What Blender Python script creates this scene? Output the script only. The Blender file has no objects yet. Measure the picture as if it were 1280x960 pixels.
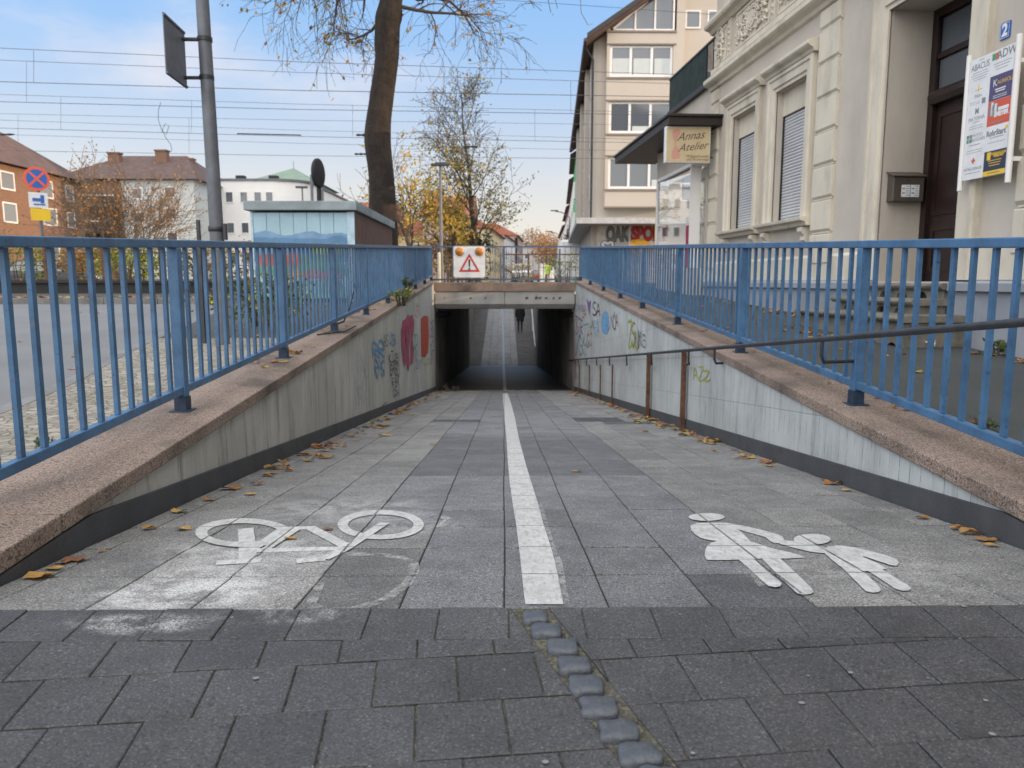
import bpy, math, random
from math import sin, cos, pi, radians, atan, sqrt, tan, exp
from mathutils import Vector, Matrix, noise
sc = bpy.context.scene
C = sc.collection
RND = random.Random(7)

# ------------------------------------------------------------------ helpers
ROOTS = {}
class MB:
    def __init__(s): s.v = []; s.f = []; s.c = []; s.m = []; s.sm = []
    def add(s, vs, fs, col=None, mi=0, smooth=False):
        o = len(s.v); s.v += [tuple(v) for v in vs]
        for f in fs:
            s.f.append(tuple(i+o for i in f)); s.c.append(col or (1, 1, 1)); s.m.append(mi); s.sm.append(smooth)
    def box(s, x0, x1, y0, y1, z0, z1, col=None, mi=0):
        if x0 > x1: x0, x1 = x1, x0
        if y0 > y1: y0, y1 = y1, y0
        if z0 > z1: z0, z1 = z1, z0
        s.add([(x0,y0,z0),(x1,y0,z0),(x1,y1,z0),(x0,y1,z0),(x0,y0,z1),(x1,y0,z1),(x1,y1,z1),(x0,y1,z1)],
              [(0,3,2,1),(4,5,6,7),(0,1,5,4),(1,2,6,5),(2,3,7,6),(3,0,4,7)], col, mi)
    def beam(s, p0, p1, w, h, col=None, mi=0):
        p0 = Vector(p0); p1 = Vector(p1); d = p1-p0; n = Vector((d.y, -d.x, 0))
        if n.length < 1e-6: n = Vector((1, 0, 0))
        n = n.normalized()*(w/2)
        u = Vector((0, 0, h/2)) if abs(d.z) < d.length*.9 else n.cross(d).normalized()*(h/2)
        vs = [p0-n-u, p0+n-u, p0+n+u, p0-n+u, p1-n-u, p1+n-u, p1+n+u, p1-n+u]
        s.add(vs, [(0,1,2,3),(4,7,6,5),(0,4,5,1),(1,5,6,2),(2,6,7,3),(3,7,4,0)], col, mi)
    def prism(s, poly, z0, z1, col=None, mi=0):      # poly of (x,y); z0,z1 numbers or functions
        f0 = z0 if callable(z0) else (lambda x, y: z0)
        f1 = z1 if callable(z1) else (lambda x, y: z1)
        n = len(poly)
        a = sum(poly[i][0]*poly[(i+1) % n][1]-poly[(i+1) % n][0]*poly[i][1] for i in range(n))
        if a < 0: poly = poly[::-1]
        vs = [(x, y, f0(x, y)) for x, y in poly]+[(x, y, f1(x, y)) for x, y in poly]
        s.add(vs, [tuple(range(n-1, -1, -1)), tuple(range(n, 2*n))]+[(i, (i+1) % n, n+(i+1) % n, n+i) for i in range(n)], col, mi)
    def extr(s, poly3, d, col=None, mi=0):           # 3d polygon extruded along d
        n = len(poly3); d = Vector(d)
        vs = [Vector(p) for p in poly3]; vs += [p+d for p in vs]
        s.add(vs, [tuple(range(n-1, -1, -1)), tuple(range(n, 2*n))]+[(i, (i+1) % n, n+(i+1) % n, n+i) for i in range(n)], col, mi)
    def quad(s, a, b, c, d, col=None, mi=0): s.add([a, b, c, d], [(0, 1, 2, 3)], col, mi)
    def tube(s, pts, r, n=8, col=None, mi=0, smooth=True, cap=True):
        pts = [Vector(p) for p in pts]; k = len(pts)
        rs = r if isinstance(r, (list, tuple)) else [r]*k
        vs = []; ref = None
        for i, p in enumerate(pts):
            t = (pts[min(i+1, k-1)]-pts[max(i-1, 0)])
            t = t.normalized() if t.length > 1e-9 else Vector((0, 0, 1))
            if ref is None: ref = Vector((1, 0, 0)) if abs(t.x) < .8 else Vector((0, 1, 0))
            a = (ref-t*ref.dot(t)).normalized(); b = t.cross(a); ref = a
            for j in range(n):
                th = 2*pi*j/n; vs.append(p+(a*cos(th)+b*sin(th))*rs[i])
        fs = [(i*n+j, i*n+(j+1) % n, (i+1)*n+(j+1) % n, (i+1)*n+j) for i in range(k-1) for j in range(n)]
        s.add(vs, fs, col, mi, smooth)
        if cap:
            s.add(vs[:n], [tuple(range(n-1, -1, -1))], col, mi); s.add(vs[-n:], [tuple(range(n))], col, mi)
    def lathe(s, c, prof, n=24, col=None, mi=0, axis='z', smooth=True):
        c = Vector(c); vs = []
        for r, h in prof:
            for j in range(n):
                t = 2*pi*j/n; x, y = r*cos(t), r*sin(t)
                o = {'z': (x, y, h), 'y': (x, h, -y), 'x': (h, x, y)}[axis]
                vs.append(c+Vector(o))
        k = len(prof)
        s.add(vs, [(i*n+j, i*n+(j+1) % n, (i+1)*n+(j+1) % n, (i+1)*n+j) for i in range(k-1) for j in range(n)], col, mi, smooth)
        s.add(vs[:n], [tuple(range(n-1, -1, -1))], col, mi); s.add(vs[-n:], [tuple(range(n))], col, mi)

def mesh_obj(name, mb, mats, M=None, bevel=0):
    me = bpy.data.meshes.new(name)
    vs = mb.v
    if M is not None: vs = [tuple(M @ Vector(v)) for v in vs]
    me.from_pydata(vs, [], mb.f)
    if not isinstance(mats, (list, tuple)): mats = [mats]
    for m in mats: me.materials.append(m)
    me.polygons.foreach_set('material_index', mb.m)
    me.polygons.foreach_set('use_smooth', mb.sm)
    if any(c != (1, 1, 1) for c in mb.c):
        at = me.attributes.new('Col', 'FLOAT_COLOR', 'CORNER'); buf = []
        for f, c in zip(mb.f, mb.c): buf += [c[0], c[1], c[2], 1.0]*len(f)
        at.data.foreach_set('color', buf)
    me.update()
    o = bpy.data.objects.new(name, me); C.objects.link(o)
    if bevel:
        b = o.modifiers.new('bevel', 'BEVEL'); b.width = bevel; b.segments = 2; b.limit_method = 'ANGLE'; b.angle_limit = radians(40)
    return o
def tag(o, label=None, cat=None, group=None, kind=None):
    if label: o['label'] = label
    if cat: o['category'] = cat
    if group: o['group'] = group
    if kind: o['kind'] = kind
    return o
def thing(name, label, cat, loc=(0, 0, 0), rz=0, group=None):
    o = bpy.data.objects.new(name, None); C.objects.link(o)
    o.empty_display_size = .1
    o.location = loc; o.rotation_euler = (0, 0, rz)
    ROOTS[o.name] = Matrix.Translation(Vector(loc)) @ Matrix.Rotation(rz, 4, 'Z')
    return tag(o, label, cat, group)
def part(name, mb, mat, parent, local=False, bevel=0, label=None, kind=None):
    R = ROOTS[parent.name]
    o = mesh_obj(name, mb, mat, None if local else R.inverted(), bevel)
    o.parent = parent; ROOTS[o.name] = R
    return tag(o, label=label, kind=kind)
def solo(name, mb, mat, label, cat, loc=(0, 0, 0), group=None, bevel=0, kind=None):
    o = mesh_obj(name, mb, mat, Matrix.Translation(-Vector(loc)), bevel); o.location = loc
    return tag(o, label, cat, group, kind)
def struct(name, mb, mat, bevel=0):
    o = mesh_obj(name, mb, mat, None, bevel); o['kind'] = 'structure'; return o
def text_mb(txt, size, off=0, shear=0, align='CENTER'):
    cu = bpy.data.curves.new('t', 'FONT'); cu.body = txt; cu.size = size; cu.align_x = align; cu.align_y = 'CENTER'
    cu.offset = off; cu.shear = shear; cu.resolution_u = 3
    o = bpy.data.objects.new('t', cu); C.objects.link(o)
    dg = bpy.context.evaluated_depsgraph_get(); me = bpy.data.meshes.new_from_object(o.evaluated_get(dg))
    vs = [tuple(v.co) for v in me.vertices]; fs = [tuple(p.vertices) for p in me.polygons]
    bpy.data.objects.remove(o); bpy.data.meshes.remove(me); bpy.data.curves.remove(cu)
    return vs, fs
def put_text(mb, txt, size, org, ex, ey, off=0, shear=0, align='CENTER', col=None, mi=0, maxw=None):
    vs, fs = text_mb(txt, size, off, shear, align)
    k = 1
    if maxw and vs:
        w = max(v[0] for v in vs)-min(v[0] for v in vs); k = min(1, maxw/w)
    org = Vector(org); ex = Vector(ex); ey = Vector(ey)
    mb.add([org+ex*v[0]*k+ey*v[1] for v in vs], fs, col, mi)

# ------------------------------------------------------------------ camera model (pixels of the 1280x960 photo)
F = 956.; PIT = atan(128/F); YAW = atan(10/F)
def ray(x, y):
    a = (x-640)/F; b = (480-y)/F
    d = (a, cos(PIT)+b*sin(PIT), -sin(PIT)+b*cos(PIT)); c, s = cos(YAW), sin(YAW)
    return Vector((d[0]*c+d[1]*s, -d[0]*s+d[1]*c, d[2]))
CAM = Vector((0, 0, 1))
def on_slope(x, y, c, S):
    d = ray(x, y); t = (c-1)/(d.z-S*d.y); return CAM+d*t
def at(x, y, Y):
    d = ray(x, y); return CAM+d*(Y/d.y)
def on_ramp(x, y): return on_slope(x, y, .30, -.109)
def zr(Y): return .30-.109*Y
GT = 20.8
def zg(Y): return .046*Y if Y < GT else .046*GT
def zc(Y): return .04+.0472*Y
YR = 2.05
def XL(Y): return -1.56-.0145*Y
def XR(Y): return 1.965-.0024*Y

# ------------------------------------------------------------------ materials
def nodes(name):
    m = bpy.data.materials.new(name); m.use_nodes = True; nt = m.node_tree
    return m, nt, nt.nodes['Principled BSDF']
def N(nt, t, **k):
    n = nt.nodes.new(t)
    for a, b in k.items():
        if a in ('operation', 'blend_type', 'data_type', 'attribute_name', 'noise_dimensions', 'wave_type', 'bands_direction', 'feature', 'gradient_type', 'distance', 'rotation_type'): setattr(n, a, b)
        else: n.inputs[a].default_value = b
    return n
def mixc(nt, fac, a, b, mode='MIX'):
    n = nt.nodes.new('ShaderNodeMix'); n.data_type = 'RGBA'; n.blend_type = mode
    for s, v in ((0, fac), (6, a), (7, b)):
        if hasattr(v, 'is_output') or isinstance(v, bpy.types.NodeSocket): nt.links.new(v, n.inputs[s])
        else: n.inputs[s].default_value = v if s == 0 else (v[0], v[1], v[2], 1)
    return n.outputs[2]
def math_(nt, op, a, b=None, clamp=False):
    n = nt.nodes.new('ShaderNodeMath'); n.operation = op; n.use_clamp = clamp
    for i, v in enumerate((a, b)):
        if v is None: continue
        if isinstance(v, bpy.types.NodeSocket): nt.links.new(v, n.inputs[i])
        else: n.inputs[i].default_value = v
    return n.outputs[0]
def ramp(nt, s, a, b):
    n = nt.nodes.new('ShaderNodeMapRange'); nt.links.new(s, n.inputs[0]); n.inputs[1].default_value = a; n.inputs[2].default_value = b; n.interpolation_type = 'SMOOTHSTEP'
    return n.outputs[0]
def coords(nt, scale=(1, 1, 1), src='Object'):
    t = nt.nodes.new('ShaderNodeTexCoord'); mp = nt.nodes.new('ShaderNodeMapping'); mp.inputs['Scale'].default_value = scale
    nt.links.new(t.outputs[src], mp.inputs[0]); return mp.outputs[0]
def noise_(nt, vec, scale, det=4, rough=.6):
    n = nt.nodes.new('ShaderNodeTexNoise'); nt.links.new(vec, n.inputs['Vector']); n.inputs['Scale'].default_value = scale
    n.inputs['Detail'].default_value = det; n.inputs['Roughness'].default_value = rough; return n.outputs[0]
def bump_(nt, h, strength, dist, bs, prev=None):
    b = nt.nodes.new('ShaderNodeBump'); b.inputs['Strength'].default_value = strength; b.inputs['Distance'].default_value = dist
    nt.links.new(h, b.inputs['Height'])
    if prev: nt.links.new(prev, b.inputs['Normal'])
    nt.links.new(b.outputs[0], bs.inputs['Normal']); return b.outputs[0]
def MAT(name, col, rough=.7, var=.15, scale=6, bump=.15, bscale=40, bdist=.004, metal=0, spec=.5, dirt=None, damt=.4, dscale=1.5, dstretch=(1, 1, 1), speck=None, spscale=200, spth=(.62, .68), attr=False, attr_mul=True):
    m, nt, bs = nodes(name); v = coords(nt)
    n1 = noise_(nt, v, scale, 5)
    if attr:
        a = nt.nodes.new('ShaderNodeAttribute'); a.attribute_name = 'Col'; base = a.outputs['Color']
        lo = mixc(nt, 1, base, (1-var,)*3, 'MULTIPLY'); hi = mixc(nt, 1, base, (1+var,)*3, 'MULTIPLY')
        c = mixc(nt, ramp(nt, n1, .3, .7), lo, hi)
    else:
        c = mixc(nt, ramp(nt, n1, .3, .7), tuple(x*(1-var) for x in col), tuple(min(1, x*(1+var)) for x in col))
    if speck:
        for k, (sc_, cc, amt) in enumerate(speck):
            ns = noise_(nt, v, sc_, 2, .5)
            c = mixc(nt, math_(nt, 'MULTIPLY', ramp(nt, ns, spth[0], spth[1]), amt), c, cc)
    if dirt:
        nd = noise_(nt, coords(nt, dstretch), dscale, 6, .65)
        c = mixc(nt, math_(nt, 'MULTIPLY', ramp(nt, nd, .45, .75), damt), c, dirt)
    nt.links.new(c, bs.inputs['Base Color'])
    bs.inputs['Roughness'].default_value = rough; bs.inputs['Metallic'].default_value = metal; bs.inputs['Specular IOR Level'].default_value = spec
    if bump: bump_(nt, noise_(nt, v, bscale, 4), bump, bdist, bs)
    return m

m_blue = MAT('blue_paint', (.058, .145, .275), .42, .18, 4, .25, 60, .002, speck=[(34, (.03, .045, .07), .7), (11, (.11, .17, .24), .5), (48, (.10, .05, .03), .7)], spth=(.67, .74), dirt=(.03, .07, .13), damt=.7, dscale=7)
m_bluefoot = MAT('dark_blue_foot', (.012, .03, .065), .5, .2, 30, .2, 90)  # railing feet, a darker blue than the posts
m_coping = MAT('granite_aggregate', (.215, .150, .115), .85, .22, 2.2, .6, 90, .005, speck=[(160, (.42, .36, .31), .75), (110, (.06, .042, .034), .85), (60, (.34, .29, .26), .4)], spth=(.52, .62), dirt=(.065, .05, .04), damt=.85, dscale=1.5)
m_skirt = MAT('dark_granite', (.055, .058, .064), .75, .15, 5, .2, 120, speck=[(220, (.14, .14, .15), .6)], dirt=(.03, .03, .03), damt=.4)
m_asph = MAT('asphalt', (.14, .145, .15), .85, .10, .8, .4, 120, .004, speck=[(160, (.24, .24, .25), .5)], dirt=(.19, .19, .20), damt=.3, dscale=.5)
m_asph_dark = MAT('footway_asphalt', (.045, .05, .052), .85, .14, 1.2, .4, 120, .004, speck=[(160, (.10, .10, .10), .5)], dirt=(.035, .045, .03), damt=.5, dscale=1.1)
m_earth = MAT('earth', (.09, .075, .05), .95, .3, 2, .6, 12, .03, dirt=(.10, .11, .04), damt=.7, dscale=.8)
m_joint = MAT('joint_sand', (.075, .068, .055), .95, .5, 25, .8, 90, .006, speck=[(120, (.16, .14, .12), .7), (90, (.02, .02, .018), .8)], spth=(.5, .62), dirt=(.045, .06, .025), damt=.8, dscale=4)
m_jdark = MAT('dark_joint', (.022, .022, .022), .95, .4, 25, .5, 80)
m_jpave = MAT('mossy_joint', (.05, .047, .038), .95, .5, 20, .8, 90, .006, speck=[(70, (.16, .15, .12), .8), (140, (.10, .09, .07), .7)], spth=(.48, .60), dirt=(.05, .065, .025), damt=.7, dscale=6)
m_kerb = MAT('kerb_stone', (.16, .16, .16), .8, .2, 4, .3, 60, dirt=(.07, .06, .05), damt=.5)
m_white_line = None
m_rust = MAT('rust', (.10, .045, .025), .8, .4, 12, .5, 60, dirt=(.20, .10, .05), damt=.7, dscale=9)
m_steel = MAT('dark_steel', (.055, .058, .065), .45, .2, 10, .1, 60, metal=.5)
m_galv = MAT('galvanised_steel', (.135, .145, .165), .55, .14, 7, .12, 50, metal=.25, dirt=(.10, .10, .11), damt=.6, dscale=4)
m_dark = MAT('dark_matte', (.015, .015, .017), .7, .2, 5)
m_black = MAT('black', (.012, .012, .012), .5, 0, 5, 0)
m_white = MAT('white_enamel', (.72, .73, .74), .45, .05, 6, 0, dirt=(.45, .45, .45), damt=.3, dscale=8)
m_house = MAT('cream_render', (.50, .455, .395), .85, .06, 1.2, .2, 120, .002, dirt=(.33, .295, .25), damt=.6, dscale=.8, dstretch=(1, 1, .35))
m_trim = MAT('cream_trim', (.60, .55, .455), .75, .05, 2, .12, 90, .002, dirt=(.36, .32, .26), damt=.8, dscale=2.6, dstretch=(1, 1, .3))
m_plinth = MAT('plinth_paint', (.27, .29, .325), .8, .08, 1.5, .2, 60, dirt=(.17, .18, .19), damt=.5, dscale=1.2)
m_shutter = MAT('roller_shutter', (.52, .535, .56), .5, .05, 4, .05, 60, dirt=(.38, .39, .41), damt=.3)
m_doorw = MAT('dark_wood', (.020, .010, .009), .38, .25, 4, .2, 30)
m_stone = MAT('step_stone', (.17, .155, .13), .85, .25, 4, .5, 50, .005, dirt=(.055, .055, .04), damt=.8, dscale=3)
m_tall = MAT('beige_render', (.48, .43, .37), .85, .04, .6, .15, 50, dirt=(.45, .38, .31), damt=.25, dscale=.3)
m_tallside = MAT('grey_beige_render', (.44, .40, .355), .85, .05, .6, .15, 50, dirt=(.36, .32, .28), damt=.3, dscale=.3)
m_frame = MAT('window_frame_white', (.74, .72, .70), .5, .03, 4, 0)
m_brown = MAT('dark_brown_metal', (.022, .015, .013), .5, .2, 6, .1)
m_greenrail = MAT('green_slat', (.014, .030, .026), .75, .3, 3, .1)

m_roof = MAT('brown_tiles', (.085, .05, .042), .85, .2, 2, .4, 9, .03)
m_roofred = MAT('red_tiles', (.25, .085, .05), .85, .2, 2, .4, 9, .03)
m_pale = MAT('pale_render', (.52, .54, .53), .85, .05, .5, .1, 20)
m_whiteb = MAT('white_render', (.72, .71, .70), .85, .03, .5, .1, 20)
m_yellowb = MAT('yellow_render', (.68, .56, .36), .85, .06, .5, .1, 20)
m_pink = MAT('pink_render', (.42, .32, .28), .85, .06, .5, .1, 20)
m_green = MAT('green_render', (.13, .42, .20), .85, .06, .5, .1, 20)
m_copper = MAT('copper_green', (.13, .19, .15), .7, .1, 1, .1, 20)
m_bark = MAT('bark', (.021, .015, .012), .95, .35, 5, .9, 14, .03, dirt=(.045, .032, .024), damt=.6, dscale=3, dstretch=(1, 1, .25))
m_wire = MAT('wire_grey', (.09, .10, .12), .6, .05, 5, 0)
m_twig = MAT('twig_bark', (.07, .052, .04), .9, .2, 5, 0)
m_twig_light = MAT('pale_twig_bark', (.10, .075, .055), .9, .2, 5, 0)
m_flower = MAT('flower', (.5, .45, .05), .7, .1, 5, 0)
m_red = MAT('red_paint', (.50, .03, .025), .45, .08, 8, 0)
m_signblue = MAT('sign_blue', (.03, .12, .42), .5, .05, 5, 0)
m_signyellow = MAT('sign_yellow', (.75, .50, .03), .5, .05, 5, 0)
m_navy = MAT('navy_print', (.035, .04, .075), .5, .05, 5, 0)
m_purple = MAT('purple_print', (.09, .07, .16), .5, .05, 5, 0)
m_orange = MAT('orange_print', (.60, .10, .05), .5, .05, 5, 0)
m_grey = MAT('grey_print', (.22, .23, .25), .6, .05, 5, 0)
m_greenp = MAT('green_print', (.06, .30, .16), .6, .05, 5, 0)
m_mail = MAT('bronze_mailbox', (.115, .095, .08), .42, .1, 4, .05, 50, metal=.4)
m_lightbox = MAT('sand_sign_face', (.56, .45, .27), .5, .08, 3, 0)
m_pinkp = MAT('salmon_print', (.58, .30, .23), .6, .05, 4, 0)
m_umber = MAT('umber_print', (.09, .055, .04), .6, .05, 4, 0)
m_leafy = None

def leafmat(name, trans=.35):
    m, nt, bs = nodes(name)
    a = nt.nodes.new('ShaderNodeAttribute'); a.attribute_name = 'Col'
    nt.links.new(a.outputs['Color'], bs.inputs['Base Color']); bs.inputs['Roughness'].default_value = .7
    tr = nt.nodes.new('ShaderNodeBsdfTranslucent'); nt.links.new(a.outputs['Color'], tr.inputs[0])
    mx = nt.nodes.new('ShaderNodeMixShader'); mx.inputs[0].default_value = trans
    out = nt.nodes['Material Output']; nt.links.new(bs.outputs[0], mx.inputs[1]); nt.links.new(tr.outputs[0], mx.inputs[2]); nt.links.new(mx.outputs[0], out.inputs[0])
    return m
m_leaf = leafmat('foliage'); m_dry = leafmat('dry_leaf', .12)

def brickmat():
    m, nt, bs = nodes('red_brown_brick'); t = nt.nodes.new('ShaderNodeTexCoord'); sp = nt.nodes.new('ShaderNodeSeparateXYZ'); nt.links.new(t.outputs['Object'], sp.inputs[0])
    cb = nt.nodes.new('ShaderNodeCombineXYZ'); nt.links.new(math_(nt, 'ADD', sp.outputs[0], sp.outputs[1]), cb.inputs[0]); nt.links.new(sp.outputs[2], cb.inputs[1])
    b = nt.nodes.new('ShaderNodeTexBrick'); nt.links.new(cb.outputs[0], b.inputs[0]); b.inputs['Scale'].default_value = 4
    b.inputs['Color1'].default_value = (.22, .115, .075, 1); b.inputs['Color2'].default_value = (.17, .085, .055, 1); b.inputs['Mortar'].default_value = (.20, .15, .11, 1)
    nt.links.new(b.outputs[0], bs.inputs['Base Color']); bs.inputs['Roughness'].default_value = .9; return m
m_brick = brickmat()

def pavemat(name, rough, speck_amt, spots=None):
    m, nt, bs = nodes(name); v = coords(nt); a = nt.nodes.new('ShaderNodeAttribute'); a.attribute_name = 'Col'; c = a.outputs['Color']
    n1 = noise_(nt, v, 5, 6, .7); c = mixc(nt, ramp(nt, n1, .25, .75), mixc(nt, 1, c, (.76, .76, .76), 'MULTIPLY'), mixc(nt, 1, c, (1.22, 1.21, 1.2), 'MULTIPLY'))
    n2 = noise_(nt, v, 170, 2); c = mixc(nt, math_(nt, 'MULTIPLY', ramp(nt, n2, .52, .66), speck_amt), c, mixc(nt, 1, c, (2.6, 2.6, 2.5), 'MULTIPLY'))
    n3 = noise_(nt, v, 120, 2); c = mixc(nt, math_(nt, 'MULTIPLY', ramp(nt, n3, .55, .66), speck_amt*1.1), c, mixc(nt, 1, c, (.35, .35, .36), 'MULTIPLY'))
    n5 = noise_(nt, v, 85, 1); c = mixc(nt, math_(nt, 'MULTIPLY', ramp(nt, n5, .77, .80), .3), c, (.42, .41, .39))
    nd = noise_(nt, v, .9, 6, .65); c = mixc(nt, math_(nt, 'MULTIPLY', ramp(nt, nd, .5, .72), .35), c, mixc(nt, 1, c, (.55, .53, .50), 'MULTIPLY'))
    if spots:
        n4 = ramp(nt, noise_(nt, v, 9, 8, .75), .40, .60); n6 = ramp(nt, noise_(nt, v, 160, 3, .7), .38, .58)
        for (x, y, rx, ry, amt) in spots:
            mp = nt.nodes.new('ShaderNodeMapping'); mp.inputs['Location'].default_value = (-x/rx, -y/ry, 0); mp.inputs['Scale'].default_value = (1/rx, 1/ry, 0)
            t = nt.nodes.new('ShaderNodeTexCoord'); nt.links.new(t.outputs['Object'], mp.inputs[0])
            ln = nt.nodes.new('ShaderNodeVectorMath'); ln.operation = 'LENGTH'; nt.links.new(mp.outputs[0], ln.inputs[0])
            k = ramp(nt, ln.outputs['Value'], 1.0, .45)
            k = math_(nt, 'MULTIPLY', math_(nt, 'MULTIPLY', k, n4), math_(nt, 'MULTIPLY', n6, amt)); c = mixc(nt, k, c, (.62, .62, .62))
    nt.links.new(c, bs.inputs['Base Color']); bs.inputs['Roughness'].default_value = rough
    nr = ramp(nt, noise_(nt, v, 3, 4), .2, .8); nt.links.new(math_(nt, 'ADD', math_(nt, 'MULTIPLY', nr, .22), rough-.11), bs.inputs['Roughness'])
    b1 = bump_(nt, noise_(nt, v, 110, 4), .45, .003, bs); bump_(nt, noise_(nt, v, 14, 4), .25, .006, bs, b1)
    return m
m_ramp = pavemat('ramp_slabs', .72, 1.0, [(-1.0, 2.24, .40, .22, .85), (-.95, 2.35, .33, .3, .6), (-.95, 2.75, .45, .30, .6), (-.75, 3.6, .55, .45, .45), (-.35, 3.25, .3, .3, .3), (1.2, 2.5, .5, .4, .28)])
m_pave = pavemat('dark_pavers', .62, .8, [(-.98, 1.96, .25, .07, .6), (-.6, 2.0, .3, .06, .35)])

def paintmat():
    m, nt, bs = nodes('road_paint'); v = coords(nt)
    n = noise_(nt, v, 30, 6, .75); n2 = noise_(nt, coords(nt, (1, .25, 1)), 60, 4, .7)
    c = mixc(nt, ramp(nt, n, .3, .75), (.54, .55, .545), (.37, .37, .36)); c = mixc(nt, math_(nt, 'MULTIPLY', ramp(nt, n2, .48, .68), .7), c, (.25, .25, .24))
    t = nt.nodes.new('ShaderNodeTexCoord'); sp = nt.nodes.new('ShaderNodeSeparateXYZ'); nt.links.new(t.outputs['Object'], sp.inputs[0])
    def near(sock, off, per, wid):
        f = math_(nt, 'FRACT', math_(nt, 'ADD', math_(nt, 'DIVIDE', math_(nt, 'SUBTRACT', sock, off), per), .5)); return math_(nt, 'SUBTRACT', 1, ramp(nt, math_(nt, 'MULTIPLY', math_(nt, 'ABSOLUTE', math_(nt, 'SUBTRACT', f, .5)), per), wid*.5, wid))
    wob = noise_(nt, v, 40, 4, .8)
    j = math_(nt, 'MAXIMUM', near(sp.outputs[0], 0, .3, .0065), near(sp.outputs[1], YR, ROWL, .0055)); j = math_(nt, 'MULTIPLY', j, ramp(nt, wob, .30, .50))
    hole = ramp(nt, noise_(nt, v, 55, 6, .8), .615, .66); big = ramp(nt, noise_(nt, v, 3.5, 3), .35, .62)
    al = math_(nt, 'SUBTRACT', 1, math_(nt, 'MAXIMUM', math_(nt, 'MULTIPLY', j, .85), math_(nt, 'MULTIPLY', math_(nt, 'MULTIPLY', hole, big), .85)), True)
    grime = ramp(nt, noise_(nt, v, 6, 6, .7), .42, .72); c = mixc(nt, math_(nt, 'MULTIPLY', grime, .45), c, (.27, .265, .25))
    nt.links.new(al, bs.inputs['Alpha']); nt.links.new(c, bs.inputs['Base Color']); bs.inputs['Roughness'].default_value = .7; bump_(nt, noise_(nt, v, 90, 4), .4, .003, bs); return m
ROWL = .38
m_paint = paintmat()
def oldpaintmat(nm, alo, ahi, th):
    m, nt, bs = nodes(nm); v = coords(nt); n = noise_(nt, v, 16, 8, .8)
    bs.inputs['Base Color'].default_value = (.55, .55, .54, 1); bs.inputs['Roughness'].default_value = .8
    k = ramp(nt, n, th, th+.18); nt.links.new(math_(nt, 'ADD', math_(nt, 'MULTIPLY', k, ahi-alo), alo), bs.inputs['Alpha']); return m
m_oldpaint = oldpaintmat('worn_road_paint', .02, .38, .42)

def wallmat(name, base, dark, right=False):
    m, nt, bs = nodes(name); v = coords(nt)
    c = mixc(nt, ramp(nt, noise_(nt, v, 1.1, 6, .6), .3, .7), tuple(x*.82 for x in base), tuple(x*1.12 for x in base))
    vs = coords(nt, (1, 1, .12))
    st = noise_(nt, vs, 9, 5, .7); c = mixc(nt, math_(nt, 'MULTIPLY', ramp(nt, st, .48, .70), .7), c, dark)
    st2 = noise_(nt, vs, 26, 3, .7); c = mixc(nt, math_(nt, 'MULTIPLY', ramp(nt, st2, .54, .7), .35), c, tuple(x*1.3 for x in base))
    bl = noise_(nt, v, 22, 5, .75); c = mixc(nt, math_(nt, 'MULTIPLY', ramp(nt, bl, .58, .70), .35), c, tuple(x*.55 for x in base))
    if right:
        t = nt.nodes.new('ShaderNodeTexCoord'); sp = nt.nodes.new('ShaderNodeSeparateXYZ'); nt.links.new(t.outputs['Object'], sp.inputs[0])
        zz = math_(nt, 'ADD', sp.outputs[2], math_(nt, 'MULTIPLY', sp.outputs[1], .109))
        fr = math_(nt, 'FRACT', math_(nt, 'DIVIDE', math_(nt, 'ADD', zz, .02), .40)); line = ramp(nt, math_(nt, 'ABSOLUTE', math_(nt, 'SUBTRACT', fr, .5)), .486, .499)
        fr2 = math_(nt, 'FRACT', math_(nt, 'DIVIDE', sp.outputs[1], .098)); l2 = ramp(nt, math_(nt, 'ABSOLUTE', math_(nt, 'SUBTRACT', fr2, .5)), .455, .492)
        brk = ramp(nt, noise_(nt, v, 6, 5, .8), .42, .58)
        ll = math_(nt, 'MAXIMUM', math_(nt, 'MULTIPLY', line, .42), math_(nt, 'MULTIPLY', math_(nt, 'MULTIPLY', l2, brk), .8))
        c = mixc(nt, ll, c, (.12, .125, .12))
        b = bump_(nt, ll, .6, -.006, bs); bump_(nt, noise_(nt, v, 60, 4), .35, .003, bs, b)
    else:
        gr = noise_(nt, v, .8, 4); c = mixc(nt, math_(nt, 'MULTIPLY', ramp(nt, gr, .5, .75), .3), c, (.28, .31, .19))
        bump_(nt, noise_(nt, v, 40, 5), .35, .004, bs)
    nt.links.new(c, bs.inputs['Base Color']); bs.inputs['Roughness'].default_value = .8; return m
m_wallL = wallmat('stained_concrete', (.42, .415, .385), (.15, .148, .13))
m_wallR = wallmat('pale_blue_wall_tiles', (.43, .455, .455), (.22, .23, .225), True)
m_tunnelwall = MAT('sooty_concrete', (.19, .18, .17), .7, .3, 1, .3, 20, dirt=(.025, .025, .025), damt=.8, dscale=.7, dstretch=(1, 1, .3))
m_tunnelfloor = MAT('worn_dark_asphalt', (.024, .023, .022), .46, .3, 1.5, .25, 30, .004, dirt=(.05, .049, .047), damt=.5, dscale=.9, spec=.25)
m_beam = MAT('grey_concrete', (.36, .35, .335), .85, .08, 2, .25, 30, dirt=(.17, .16, .15), damt=.55, dscale=1.6, dstretch=(1, 1, .5))
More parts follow.
